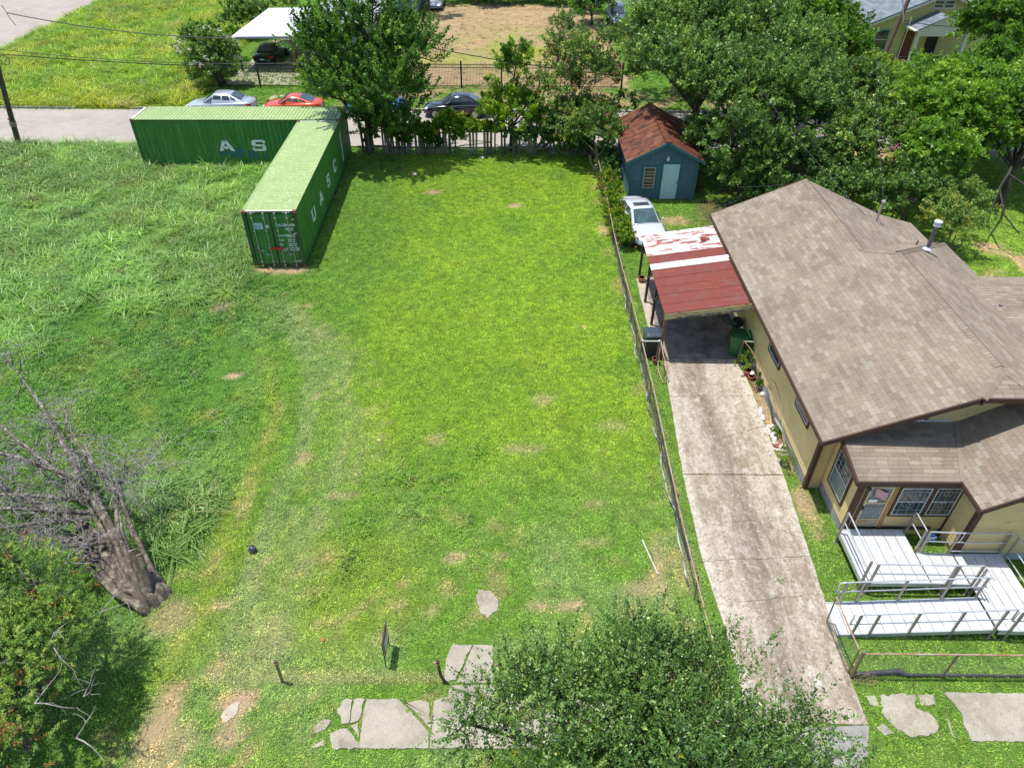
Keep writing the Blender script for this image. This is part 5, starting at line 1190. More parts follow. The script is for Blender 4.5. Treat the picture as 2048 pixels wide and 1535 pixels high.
for i, (y0, n) in enumerate(((19.3,5),(18.35,7))):
    t = thing('stone_edging', ['short row of whitewashed stones edging the bed beside the cables','longer row of whitewashed stones just behind the loose bricks'][i], 'stones', (8.98,y0,0))
    for j in range(n):
        mb = MB(); mb.sphere((0,0,.04), .085, 8, 6, 0, .6); me = mb.mesh('stone', M_PSTONE)
        for v_ in me.vertices: v_.co *= 1+r.uniform(-.18,.18)
        o = bpy.data.objects.new('stone', me); col.objects.link(o); o.parent = t; o.location = (r.uniform(-.05,.07)+.02*i, -.14*j, 0); o.rotation_euler.z = r.uniform(0,3)
# ball in the grass, bits of litter
mb = MB(); mb.sphere((-7.49,12.82,.11), .115, 16, 12); solo('ball', mb, pm('dark_ball', (.03,.03,.07), (.35,.34,.45), 14, .35, lo=.5, hi=.72), 'dark blue patterned ball lying alone on the lawn', 'ball', (-7.49,12.82,0))
def litter(x, y, c, lab, s=.05, cat='litter'):
    mb = MB(); mb.add([(x-s,y-s*.6,.055),(x+s*.8,y-s,.06),(x+s,y+s*.7,.075),(x-s*.6,y+s,.06),(x,y,.09)], [(0,1,4),(1,2,4),(2,3,4),(3,0,4)]); solo('litter', mb, pm('litter_'+str(c[0]), c), lab, cat, (x,y,0))
litter(-4.85,10.0,(.55,.16,.07),'orange scrap on the grass right of the leftmost fence stub'); litter(-9.35,11.35,(.8,.8,.8),'tiny white scrap on the lawn right of the leaning trunk', .035)
litter(-5.95,40.6,(.7,.55,.5),'pale crumpled scrap on the shaded back lawn', .16); litter(-2.0,43.35,(.8,.3,.25),'pink scrap at the foot of the wooden fence', .14)
mb = MB(); mb.bar((3.88,13.3,.05),(4.15,12.1,.05), .035, .03); solo('white_stake', mb, pm('white_stake_paint', (.7,.68,.62), (.5,.42,.32), 4, .8), 'thin white stake lying in the grass near the chain fence', 'stake', (4.0,12.7,0))

# ================================================================ CHAIN LINK FENCES
M_GALV = pm('galvanised_wire', (.38,.40,.40), (.28,.29,.29), 7, .45, .6); M_PIPE = pm('rusty_pipe', (.36,.15,.085), (.45,.36,.30), 4, .7, world=True); M_PIPEG = pm('grey_pipe_post', (.20,.20,.19), (.28,.16,.10), 5, .6, .3)
def chain(mb, a, b, h, step=.075, r=.0022, wav=None):
    a, b = Vector(a), Vector(b); L = (b-a).length; d = (b-a)/L; up = Vector((0,0,1)); n = int(L/step); side = Vector((-d.y, d.x, 0))
    for s in (-1, 1):
        k = -int(h/step) if s > 0 else 0
        for i in range(-int(h/step)-1, n+int(h/step)+1):
            x0 = i*step; x1 = x0+s*h; z0, z1 = 0.0, h
            if x1 == x0: continue
            # clip to 0..L
            t0, t1 = 0.0, 1.0
            for (p, q) in ((x0, x1),):
                dx = q-p
                ta, tb = (0-p)/dx, (L-p)/dx
                if ta > tb: ta, tb = tb, ta
                t0, t1 = max(t0, ta), min(t1, tb)
            if t0 >= t1: continue
            off = side*(.004*s)
            p = a+d*(x0+(x1-x0)*t0)+up*(.04+(z1-z0)*t0)+off; q = a+d*(x0+(x1-x0)*t1)+up*(.04+(z1-z0)*t1)+off
            mb.tube([p, q], r, 3, 0, False, False)
cf = thing('chain_link_fence', 'long rusty railed chain link fence between the mown lot and the driveway', 'fence', (5.02,25,0))
mb = MB(); chain(mb, (5.0,11.0,0), (5.0,40.9,0), 1.02, .11, .0015); part('chain_mesh', mb, M_GALV, cf, kind='stuff')
rail = [(4.93+.05*math.sin(y*.37),y,1.09+.02*math.sin(y*.8)) for y in np.arange(8.6,41.1,.5)]
mb = MB(); mb.tube(rail, .022, 6); part('top_rail', mb, M_PIPE, cf)
for y in (8.7,11.3,14.2,17.0,19.6,22.1,24.9,27.8,30.7,33.6,36.4,38.9,41.0): mb = MB(); mb.cyl((5.03,y,0),(4.96,y,1.10), .026, 8); part('post', mb, M_PIPEG, cf)
M_TARP = pm('grey_white_strip', (.50,.50,.51), (.30,.30,.31), 2.5, .6, world=True, c3=(.06,.055,.05), lo=.35, hi=.6)
mb = MB(); pts = [(4.97+.05*math.sin(y*1.9)+.03*math.sin(y*4.1),y,.10+.05*math.sin(y*2.7)) for y in np.arange(11.6,27.6,.22)]; mb.tube(pts, [.012+.018*abs(math.sin(i*.6)) for i in range(len(pts))], 6)
part('fallen_strip', mb, M_TARP, cf)
mb = MB(); pts = [(5.10+.05*math.sin(y*2.1),y,.05) for y in np.arange(12.6,41,.3)]; mb.tube(pts, .05, 5); part('bottom_rail', mb, pm('dark_root_tangle', (.10,.075,.06), (.05,.04,.03), 5, .9, world=True), cf)
# return panel and gate leaves at the driveway
gt = thing('driveway_gate', 'open rusty gate leaf with a white top rail before the black bin', 'gate', (5.35,21.4,0))
mb = MB(); mb.tube([(4.98,21.95,1.12),(5.62,21.95,1.12)], .022, 8); part('top_rail', mb, pm('white_pipe', (.7,.7,.68), (.6,.6,.57)), gt)
mb = MB(); mb.sphere((4.98,21.95,1.14), .045, 8, 6); mb.sphere((5.62,21.95,1.14), .045, 8, 6); part('post_cap', mb, pm('white_pipe', (.7,.7,.68)), gt)
mb = MB(); mb.cyl((5.62,21.95,0),(5.62,21.95,1.12), .035, 8); part('post', mb, M_PIPEG, gt)
mb = MB(); mb.tube([(5.68,21.9,1.15),(5.72,21.4,.85),(5.78,20.85,.80),(5.82,20.75,.1),(5.70,20.70,.06),(5.62,21.3,.15),(5.68,21.9,.25),(5.68,21.9,1.15)], .022, 6); part('frame', mb, M_PIPE, gt)
mb = MB(); mb.tube([(5.72,21.4,.85),(5.66,21.0,.1)], .015, 6); part('brace', mb, M_PIPE, gt)
ar = thing('garden_arch', 'bent rusty pipe gate frame over the pot cluster beside the house', 'gate frame', (9.0,21.5,0))
mb = MB(); mb.tube([(8.78,22.0,0.05),(8.86,21.95,1.12)], .022, 8); part('post', mb, M_WPOST, ar)
mb = MB(); mb.tube([(8.84,21.95,1.14),(9.3,21.95,1.12)], .016, 8); part('cross_bar', mb, pm('white_pipe', (.7,.7,.68)), ar)
mb = MB(); mb.tube([(8.86,21.95,1.15),(9.02,21.6,1.05),(9.16,21.2,.9),(9.24,20.9,.75),(9.2,20.7,.4),(9.1,20.5,.1),(9.02,20.35,.03)], .02, 6); part('bent_frame', mb, pm('pink_rust_pipe', (.35,.16,.14), (.25,.11,.09), 6, .7), ar)
mb = MB(); mb.bar((8.92,21.9,.05),(9.12,20.2,.05), .05); part('bottom_bar', mb, M_WPOST, ar)
ff = thing('chain_link_fence', 'low front chain link fence with a rusty rail running right from the driveway', 'fence', (10.5,9.1,0))
mb = MB(); chain(mb, (8.55,9.1,0), (14.5,9.1,0), 1.0, .09, .0011); part('chain_mesh', mb, M_GALV, ff, kind='stuff')
mb = MB(); mb.tube([(8.5,9.1,1.08),(9.8,9.1,1.085),(12,9.1,1.07),(14.5,9.1,1.07)], .022, 8); part('top_rail', mb, M_PIPE, ff)
mb = MB(); mb.cyl((8.50,9.1,0),(8.46,9.1,1.14), .038, 10); mb.sphere((8.46,9.1,1.15), .045, 8, 6); part('post', mb, M_PIPEG, ff)
for x in (10.75,13.0): mb = MB(); mb.cyl((x,9.1,0),(x,9.1,1.07), .025, 8); part('post', mb, M_PIPEG, ff)
mb = MB(); mb.tube([(8.6,9.16,.06),(9.0,9.18,.07),(9.5,9.2,.10),(9.7,9.2,.15),(9.9,9.14,.07),(10.9,9.15,.05),(14.5,9.14,.05)], [.05,.06,.06,.07,.045,.035,.03], 6); part('shadow_line', mb, pm('shadow_black', (.03,.03,.04), (.06,.06,.07), 5, .6), ff)  # dark tube laid in for the rail's shadow along the fence foot
fgate = thing('chain_gate', 'small leaning chain link gate leaf propped over the foot of the ramp', 'gate', (8.4,9.9,0))
mb = MB(); mb.tube([(8.40,9.2,1.10),(8.36,9.9,1.13),(8.34,10.62,1.16)], .02, 8); part('top_rail', mb, M_PIPE, fgate)
mb = MB(); mb.tube([(8.34,10.62,1.16),(8.40,10.62,.08)], .02, 8); mb.tube([(8.40,9.2,1.10),(8.45,9.2,.06)], .02, 8); part('upright', mb, M_PIPEG, fgate)
mb = MB(); chain(mb, (8.40,9.22,.05), (8.38,10.6,.05), 1.0, .09, .0016); part('chain_mesh', mb, M_GALV, fgate, kind='stuff')
mb = MB(); mb.bar((8.46,9.2,.07),(8.42,10.6,.07), .06, .05); part('bottom_rail', mb, pm('bare_grey_wood', (.12,.11,.10)), fgate)
# stubs of the vanished front fence
for i, (x, y, lx, ly, h_, m_, lb) in enumerate([(-5.62,8.88,.02,0,1.0,M_PIPEG,'leftmost fence post stub, grey with a rusty collar, in the front lawn'),(-1.58,8.88,-.16,.04,.95,M_DKPOST,'rusty fence post leaning left beside the broken path'),(-.25,8.88,.0,.0,.95,M_GALV,'green grey fence post with a rusty clamp on the tree side of the path')]):
    t = thing('fence_post', lb, 'post', (x,y,0))
    mb = MB(); mb.tube([(x,y,0),(x+lx*.7,y+ly*.6,.3),(x+lx,y+ly,h_)], .038, 10); mb.cyl((x+lx,y+ly,h_-.001),(x+lx,y+ly,h_+.004), .024, 8, 1); part('pipe', mb, [m_, M_BLACKGASKET], t)
    mb = MB(); mb.cyl((x+lx,y+ly,h_-.16),(x+lx,y+ly,h_-.11), .05, 10); mb.box(x+lx-.11,x+lx-.03,y+ly-.02,y+ly+.02,h_-.10,h_-.07); part('collar', mb, M_PIPE, t)
# yard sign seen edge on
sg = thing('yard_sign', 'narrow red and white yard sign on black wire legs seen almost edge on', 'sign', (-3.1,9.55,0))
M_BLK = pm('black_wire', (.02,.02,.02), (.035,.03,.03), 5, .5)
for y in (9.27,9.87): mb = MB(); mb.tube([(-3.11,y,0),(-3.10,y,1.08)], .014, 6); part('leg', mb, M_BLK, sg)
mb = MB(); mb.box(-3.115,-3.085,9.25,9.89,1.06,1.09); mb.box(-3.115,-3.085,9.25,9.89,.44,.46); part('frame', mb, M_BLK, sg)
sm_ = pm('sign_red', (.42,.05,.05), (.34,.05,.06)); mb = MB(); mb.box(-3.106,-3.094,9.285,9.855,.46,1.06); pn = part('panel', mb, M_WHITEP, sg)
mb = MB(); mb.box(-3.092,-3.0885,9.31,9.83,.84,1.03); mb.box(-3.092,-3.0885,9.31,9.40,.49,.83); mb.box(-3.1115,-3.108,9.32,9.82,.82,1.02); part('print_band', mb, sm_, pn)
mb = MB(); mb.box(-3.092,-3.0885,9.44,9.80,.62,.72); part('print_band', mb, pm('sign_blue', (.35,.52,.66)), pn)
# blue octagonal security sign with its lettering
ad = thing('security_sign', 'small blue octagonal security sign with white letters on a stake between ramp and porch', 'sign', (12.0,12.95,0))
mb = MB(); n = 8; c_ = (12.0,12.95,.66); vs = []
for y in (12.94,12.965): vs += [(c_[0]+.17*math.cos(math.pi/8+2*math.pi*k/n)*1.15, y, c_[2]+.17*math.sin(math.pi/8+2*math.pi*k/n)*.9) for k in range(n)]
mb.add(vs, [tuple(range(n)), tuple(reversed(range(n,2*n)))]+[(i,(i+1)%n,(i+1)%n+n,i+n) for i in range(n)]); pn = part('panel', mb, pm('sign_deep_blue', (.012,.08,.42), (.012,.07,.36)), ad)
me = text_mesh('lettering', 'ADT', .15, M_WHITEP, .008); o = bpy.data.objects.new('lettering', me); col.objects.link(o); o.parent = pn; o.matrix_local = wm(ad).inverted() @ Matrix.Translation((11.855,12.932,.61)) @ Matrix.Rotation(math.pi/2, 4, 'X')
mb = MB(); mb.cyl((12.0,12.955,0),(12.0,12.955,.55), .012, 6); part('stake', mb, M_ALU, ad)
# ================================================================ CARS
def m_car(name, c, metal=.2, rough=.25):
    m, nt, b = newmat(name); setc(nt, b, ramp(nt, noise(nt, texco(nt), 2, 4), [(.3, c), (.7, tuple(x*.9 for x in c))]))
    b.inputs['Metallic'].default_value = metal; b.inputs['Roughness'].default_value = rough; b.inputs['Coat Weight'].default_value = .8; b.inputs['Coat Roughness'].default_value = .06; return m
M_CGLASS = m_glass('car_glass', (.030,.042,.048), .05); M_TYRE = pm('tyre_rubber', (.02,.02,.02), (.035,.034,.032), 9, .85); M_RIM = pm('alloy_rim', (.55,.56,.58), (.4,.41,.43), 6, .3, .8)
M_HEAD = pm('headlamp', (.62,.66,.70), (.5,.54,.58), 7, .15); M_TAIL = pm('tail_lamp', (.50,.01,.02), (.38,.01,.015), 7, .25); M_TRIMB = pm('black_trim', (.02,.02,.022), (.03,.03,.03), 7, .5)
M_PLATE = pm('number_plate', (.7,.72,.72), (.6,.62,.64), 9, .5)
def car(label, body, L=4.6, W=1.8, Ht=1.45, kind='sedan', loc=(0,0,0), rz=0.0, roofglass=False, group=None, glass=None):
    t = thing('parked_car', label, 'car', loc, rz, group)
    P = lambda n, mb, m, par=t, **k: part(n, mb, m, par, False, **k)
    hw = W/2; f = L/2
    #       x/f : half width, sill z, belt z, deck z(centre)
    if kind == 'coupe': st = [(-1,.74,.40,.70,.76),(-.97,.88,.28,.86,.92),(-.80,.98,.22,.90,.96),(-.5,1,.20,.90,.93),(-.1,.98,.20,.86,.88),(.25,.98,.20,.84,.88),(.5,.98,.21,.80,.86),(.78,.95,.22,.72,.78),(.93,.86,.26,.62,.66),(1,.66,.34,.52,.54)]
    elif kind == 'suv': st = [(-1,.84,.45,.95,.98),(-.97,.93,.35,1.02,1.05),(-.8,1,.30,1.05,1.06),(-.4,1,.28,1.03,1.04),(.1,1,.28,1.02,1.03),(.35,1,.28,1.01,1.04),(.6,.98,.28,.98,1.03),(.85,.95,.30,.92,.97),(.96,.88,.33,.82,.86),(1,.76,.42,.68,.70)]
    else: st = [(-1,.76,.42,.78,.84),(-.97,.88,.30,.90,.99),(-.80,.97,.23,.95,1.03),(-.62,1,.21,.94,1.02),(-.3,1,.20,.91,.93),(.1,1,.20,.89,.90),(.38,.99,.20,.86,.92),(.6,.97,.21,.80,.87),(.82,.93,.23,.72,.78),(.94,.84,.27,.62,.67),(1,.64,.36,.53,.56)]
    vs = []; fs = []; m = 9
    for x, wf, zs_, zb_, zd in st:
        w_ = hw*wf
        half = [(w_*.86, zs_), (w_*.985, zs_+.12), (w_, (zs_+zb_)/2), (w_*.965, zb_-.03), (w_*.90, zb_+.01), (w_*.5, zd-.01)]
        ring = [(-a, b) for a, b in half] + [(0, zd)] + [(a, b) for a, b in reversed(half)]
        vs += [(x*f, a, b) for a, b in ring]
    k = 13
    for i in range(len(st)-1):
        for j in range(k-1): a = i*k+j; fs.append((a, a+1, a+k+1, a+k))
        fs.append((i*k, i*k+k, i*k+2*k-1, i*k+k-1))
    fs.append(tuple(range(k))); fs.append(tuple(reversed(range((len(st)-1)*k, len(st)*k))))
    mb = MB(); mb.add(vs, fs, 0, True); b = P('body', mb, body)
    md = b.modifiers.new('sub', 'SUBSURF'); md.levels = 1; md.render_levels = 1
    # greenhouse stations: x, half width, z
    if kind == 'coupe': G = dict(rb=(-.80*f,.90), rr=(-.28*f,Ht-.02), rf=(.06*f,Ht), wb=(.40*f,.86))
    elif kind == 'suv': G = dict(rb=(-.96*f,1.02), rr=(-.86*f,Ht), rf=(.12*f,Ht), wb=(.40*f,1.02))
    else: G = dict(rb=(-.74*f,1.00), rr=(-.40*f,Ht-.02), rf=(.06*f,Ht), wb=(.42*f,.89))
    bw, tw = hw*.90, hw*.66; (xa, za_), (xb, zb_), (xc, zc_), (xd, zd) = G['rb'], G['rr'], G['rf'], G['wb']
    zbelt = (za_+zd)/2-.04; wt = tw*.98
    def sect(x, w0, z0, w1, z1, crown): return [(x[0],-w0,z0),(x[1],-w1,z1),(x[1],-w1*.6,z1+crown*.8),(x[1],0,z1+crown),(x[1],w1*.6,z1+crown*.8),(x[1],w1,z1),(x[0],w0,z0)]
    S = [sect((xa,xa),bw*.93,za_-.06,bw*.86,za_,.03), sect((xb-.22*(xb-xa),xb),bw,zbelt,tw*.95,zb_-.035,.035), sect((xb+(xc-xb)*.5,)*2,bw,zbelt,tw*1.02,Ht-.03,.04), sect((xc+.25*(xd-xc),xc),bw,zbelt,tw*.97,zc_-.035,.035), sect((xd,xd),bw*.94,zd-.06,bw*.88,zd,.025)]
    vs = [p for s_ in S for p in s_]; fs = []
    for i in range(4):
        for j in range(6): a = i*7+j; fs.append((a, a+1, a+8, a+7))
    mb = MB(); mb.add(vs, fs, 0, True); P('cabin', mb, body)
    gm = glass or M_CGLASS
    def pane(name, q, u0, u1, v0, v1, off=.012, n=1):
        A, B, C_, D = [Vector(p) for p in q]
        pt = lambda u, v: A*(1-u)*(1-v)+B*u*(1-v)+C_*u*v+D*(1-u)*v
        nn = (B-A).cross(D-A).normalized(); c = (A+B+C_+D)/4; 
        if nn.dot(c-Vector((0,0,.6))) < 0: nn = -nn
        vs = [pt(u0,v0), pt(u1,v0), pt(u1,v1), pt(u0,v1)]; vs = [p+nn*off for p in vs]+[p-nn*.004 for p in vs]
        mb = MB(); mb.add(vs, [(0,1,2,3),(7,6,5,4),(0,4,5,1),(1,5,6,2),(2,6,7,3),(3,7,4,0)]); return P(name, mb, gm)
    pane('windscreen', (S[4][1],S[4][5],S[3][5],S[3][1]), .05,.95,.06,.90,.045)
    pane('rear_window', (S[0][1],S[0][5],S[1][5],S[1][1]), .06,.94,.12,.90,.045)
    for s_ in (0, 6):
        t_ = 1 if s_ == 0 else 5
        pane('side_window', (S[1][s_],S[2][s_],S[2][t_],S[1][t_]), .10,.93,.42,.90,.012)
        pane('side_window', (S[2][s_],S[3][s_],S[3][t_],S[2][t_]), .05,.95,.42,.90,.012)
        if kind != 'suv': pane('quarter_window', (S[0][s_],S[1][s_],S[1][t_],S[0][t_]), .55,1.0,.50,.84,.02)
        A, B, C_, D = S[3][s_], S[4][s_], S[4][t_], S[3][t_]
        mb = MB(); o_ = .014 if s_ else -.014; mb.add([(A[0]+.02,A[1]+o_,A[2]+.18),(B[0]-.10,B[1]+o_*2,B[2]+.07),(D[0]+.05,D[1]+o_,D[2]-.08)], [(0,1,2)]); P('quarter_window', mb, gm)
        y_ = hw*1.0*(-1 if s_ == 0 else 1)
        mb = MB(); mb.box(xd-.32,xd-.18,min(y_,y_*1.1),max(y_,y_*1.1),zbelt+.02,zbelt+.14); bevel(P('mirror', mb, body), .03)
        for xx in (-.25*f, .12*f): mb = MB(); mb.box(xx-.09,xx+.09,y_*.985-.012,y_*.985+.012,zbelt-.16,zbelt-.13); P('door_handle', mb, M_RIM if kind != 'suv' else M_TRIMB)
    if roofglass:
        mb = MB(); mb.box(xc-.50,xc-.12,-.40,.40,Ht-.002,Ht+.015); bevel(P('sunroof', mb, M_CGLASS), .01)
    wr = .33 if kind != 'suv' else .37
    for xx in (-.60*f, .62*f):
        for s_ in (-1, 1):
            y0 = s_*(hw-.20); y1 = s_*(hw+.006)
            mb = MB(); mb.cyl((xx,s_*(hw-.25),wr+.02),(xx,s_*(hw+.004),wr+.02), wr+.055, 22); P('wheel_arch', mb, M_TRIMB)
            mb = MB(); mb.tube([(xx,y0,wr),(xx,y0+s_*.02,wr),(xx,y1-s_*.01,wr),(xx,y1+s_*.012,wr)], [wr*.92,wr,wr,wr*.93], 24); wh = P('wheel', mb, M_TYRE)
            mb = MB(); mb.tube([(xx,y1+s_*.008,wr),(xx,y1+s_*.018,wr)], [wr*.66,wr*.64], 20)
            part('rim', mb, M_RIM, wh, False)
            mb = MB()
            for q in range(5):
                a = q*2*math.pi/5+.6; mb.add([(xx+wr*.18*math.cos(a-.35),y1+s_*.021,wr+wr*.18*math.sin(a-.35)),(xx+wr*.52*math.cos(a-.22),y1+s_*.021,wr+wr*.52*math.sin(a-.22)),(xx+wr*.52*math.cos(a+.22),y1+s_*.021,wr+wr*.52*math.sin(a+.22)),(xx+wr*.18*math.cos(a+.35),y1+s_*.021,wr+wr*.18*math.sin(a+.35))], [(0,1,2,3)])
            part('rim_gap', mb, M_TRIMB, wh, False)
    zl_ = st[-3][3]-.06
    for s_ in (-1, 1):
        mb = MB(); mb.add([(f*.86,s_*hw*.92,zl_+.02),(f*.97,s_*hw*.70,zl_-.05),(f*.975,s_*hw*.44,zl_-.07),(f*.88,s_*hw*.62,zl_+.10),(f*.83,s_*hw*.85,zl_+.09),(f*.9,s_*hw*.86,zl_-.08),(f*.985,s_*hw*.6,zl_-.12)], [(0,1,2,3,4),(0,5,6,1),(1,6,2)]); P('headlight', mb, M_HEAD)
        mb = MB(); zt = st[1][3]-.02; mb.add([(-f*1.0,s_*hw*.50,zt-.10),(-f*1.0,s_*hw*.50,zt-.01),(-f*.99,s_*hw*.86,zt+.0),(-f*.86,s_*hw*.985,zt+.0),(-f*.88,s_*hw*1.0,zt-.12),(-f*.99,s_*hw*.90,zt-.16)], [(0,1,2,5),(2,3,4,5)]); P('tail_light', mb, M_TAIL)
    mb = MB(); mb.box(-f-.012,-f+.02,-.17,.17,.56,.68); P('number_plate', mb, M_PLATE)
    mb = MB(); mb.box(-f*.99,-f*.9,-hw*.8,hw*.8,.24,.34); mb.box(f*.93,f*.985,-hw*.55,hw*.55,.26,.36); P('bumper_grille', mb, M_TRIMB)
    return t
GC = 'cars parked along the far kerb of the street'
car('silver sedan parked at the kerb, leftmost of the cars behind the lying container', m_car('silver_paint', (.50,.55,.60), .35, .3), 4.85, 1.83, 1.46, 'sedan', (-21.05,51.75,0), math.pi, group=GC)
car('orange red coupe parked between the silver sedan and the blue car', m_car('orange_paint', (.70,.075,.012), .1, .25), 4.25, 1.78, 1.30, 'coupe', (-15.9,51.8,0), math.pi, group=GC)
car('blue sedan parked at the kerb behind the trunk of the big green tree', m_car('blue_paint', (.02,.16,.50), .2, .25), 4.4, 1.78, 1.45, 'sedan', (-10.0,51.8,0), math.pi, group=GC)
car('black sedan parked at the kerb right of the big green tree', m_car('black_paint', (.008,.010,.013), .1, .15), 4.6, 1.80, 1.48, 'sedan', (-4.15,51.6,0), math.pi, group=GC)
car('pearl white sedan with a sunroof parked between the chain fence and the shed', m_car('pearl_paint', (.66,.70,.74), .15, .28), 4.65, 1.78, 1.43, 'sedan', (6.52,33.4,0), -math.pi/2+.17, roofglass=True, glass=m_glass('green_tint_glass', (.03,.055,.06), .06))
car('dark green black sedan parked nose in under the far white carport', m_car('dark_green_paint', (.006,.022,.020), .2, .2), 4.9, 1.88, 1.45, 'sedan', (-21.3,66.1,0), math.pi/2-.05)
car('grey blue sports utility vehicle parked facing the camera behind the brown lot', m_car('steel_paint', (.16,.22,.30), .3, .3), 4.5, 1.85, 1.75, 'suv', (10.7,81.5,0), -math.pi/2)
car('small silver car far back beyond the left corner of the brown lot', m_car('grey_paint', (.30,.34,.40), .3, .3), 4.3, 1.75, 1.5, 'sedan', (-8.9,88.5,0), -math.pi/2)
# ================================================================ POLES AND WIRES
M_POLEW = pm('creosote_pole', (.075,.06,.045), (.045,.04,.03), 4, .85, stretch=(1,1,.2), world=True, c3=(.12,.095,.07))
M_POLEB = pm('brown_pole', (.17,.11,.08), (.12,.08,.06), 4, .85, stretch=(1,1,.2), world=True)
M_WIRE = pm('black_cable', (.02,.02,.022), (.05,.05,.05), 5, .5)
up_ = thing('utility_pole', 'dark wooden utility pole at the street edge left of the lying container', 'utility pole', (-32.2,45.15,0))
mb = MB(); mb.tube([(-32.15,45.15,0),(-31.75,45.15,2.6),(-31.1,45.15,6.4)], [.17,.155,.14], 12); part('pole', mb, M_POLEW, up_)
mb = MB(); mb.cyl((-31.98,45.15,1.2),(-31.93,45.15,1.5), .20, 12); part('collar', mb, pm('grey_guard', (.2,.17,.14), (.3,.25,.2)), up_)
mb = MB(); mb.box(-32.05,-31.9,44.97,44.99,1.62,1.72); part('tag', mb, pm('red_tag', (.5,.1,.08)), up_)
mb = MB(); mb.tube([(-30.75+.28*math.cos(a),45.1,5.15+.28*math.sin(a)) for a in np.linspace(0, 2*math.pi, 14)], .022, 5); part('cable_loop', mb, M_WIRE, up_)
def wire(name, a, b, sag, lab, r=.018, n=26, th='cable'):
    a, b = Vector(a), Vector(b); pts = []
    for i in range(n+1):
        t = i/n; p = a+(b-a)*t; p.z -= 4*sag*t*(1-t); pts.append(p)
    mb = MB(); mb.tube(pts, r, 5); return solo(name, mb, M_WIRE, lab, th, tuple(a))
wire('overhead_cable', (-31.1,45.15,5.50), (-9.2,44.9,4.9), .25, 'lowest overhead cable running from the left pole to the big green tree', .028)
wire('overhead_cable', (-32.5,45.15,5.95), (-9.2,44.9,5.35), .55, 'middle overhead cable crossing the bright field between the poles', .020)
wire('overhead_cable', (-29.1,44.5,7.85), (-9.0,44.7,6.9), .75, 'topmost overhead cable with a frayed end above the side road', .028)
wire('overhead_cable', (-9.0,44.7,6.9), (6.5,44.7,4.6), .25, 'overhead cable dipping from the big green tree across the brown lot', .028)
wire('overhead_cable', (-9.2,44.9,3.4), (2.5,45.2,2.0), .15, 'lower cable crossing in front of the iron fence above the black sedan', .022)
mb = MB(); mb.tube([(-29.2,44.5,8.25),(-29.1,44.5,7.9),(-29.05,44.5,7.6),(-28.85,44.5,7.2)], .018, 5); solo('frayed_wire', mb, M_WIRE, 'frayed wire end hanging where the topmost cable starts', 'wire', (-29.1,44.5,7.2))
p2 = thing('utility_pole', 'brown utility pole leaning in front of the far yellow house', 'utility pole', (31.0,62.0,0))
mb = MB(); mb.tube([(30.0,61.5,0),(30.6,61.8,4),(31.6,62.3,9.5)], [.19,.17,.15], 12); part('pole', mb, M_POLEB, p2)
mb = MB(); mb.tube([(30.9,61.7,4.3),(30.3,61.7,6.0),(29.2,61.7,6.6),(28.6,61.7,6.7)], .05, 6); part('lamp_arm', mb, pm('white_pipe', (.7,.7,.68)), p2)
mb = MB(); mb.sphere((28.4,61.7,6.7), .22, 10, 6, 0, .5); part('lamp_head', mb, pm('white_pipe', (.7,.7,.68)), p2)
mb = MB(); mb.cyl((31.3,61.6,.2),(31.5,61.7,4.6), .03, 6); part('conduit', mb, pm('white_pipe', (.7,.7,.68)), p2)
wire('service_cable', (31.0,62,4.3), (44,66,3.6), .5, 'black service cable crossing the front of the far yellow house', .03)
wire('service_cable', (15.2,27.9,3.4), (12.0,36.0,6.5), .2, 'thin cable rising from the roof edge of the near house into the trees', .012)
wire('service_cable', (15.65,28.0,4.1), (15.9,33.0,8.5), .1, 'thin cable rising straight up from the roof mast', .012)
wire('clothes_line', (11.0,33.0,2.6), (14.4,33.6,2.6), .05, 'pale line strung in the shade behind the near house', .02)
# ================================================================ WOODEN FENCE
M_PICK = [pm('grey_picket_a', (.22,.185,.145), (.13,.11,.085), 3, .9, stretch=(1,1,.3), world=True), pm('grey_picket_b', (.28,.24,.19), (.17,.14,.11), 3, .9, stretch=(1,1,.3), world=True), pm('brown_picket', (.15,.11,.08), (.08,.06,.045), 3, .9, stretch=(1,1,.3), world=True)]
wf = thing('wooden_fence', 'broken grey wooden picket fence overgrown with vines at the back of the mown lot', 'fence', (-2,44,0))
r = random.Random(23); x = -9.6
gaps = [(-8.9,-8.5),(-3.95,-2.95),(-2.35,-1.95),(-1.4,-.95),(-.6,-.2),(.45,.8),(1.5,2.1),(2.6,3.3)]
while x < 5.1:
    wd = r.uniform(.13,.17)
    if not any(a < x < b for a, b in gaps) and r.random() > .12:
        h = r.uniform(1.55,1.95); l = r.uniform(-.06,.06); mb = MB(); y = 43.98+r.uniform(-.02,.02)
        mb.add([(x,y,0),(x+wd-.015,y,0),(x+wd-.015,y+.022,0),(x,y+.022,0),(x+l,y,h),(x+l+wd-.015,y,h-r.uniform(0,.08)),(x+l+wd-.015,y+.022,h-.02),(x+l,y+.022,h)], [(0,3,2,1),(4,5,6,7),(0,1,5,4),(1,2,6,5),(2,3,7,6),(3,0,4,7)])
        part('picket', mb, r.choice(M_PICK), wf)
    x += wd+r.uniform(0,.05)
for z in (.4, 1.4):
    for a, b, dz in ((-9.6,-6.3,0),(-6.3,-3.0,-.12),(-3.0,.3,.05),(.3,5.1,-.05)): mb = MB(); mb.bar((a,44.04,z),(b,44.04,z+dz), .04, .09); part('rail', mb, M_PICK[1], wf)
for x in (-9.2,-7.9,-5.9,-3.7,-1.2,1.3,3.9): mb = MB(); mb.bar((x,44.1,0),(x+r.uniform(-.05,.05),44.1,r.uniform(1.7,2.3)), .10); part('post', mb, M_PICK[2], wf)
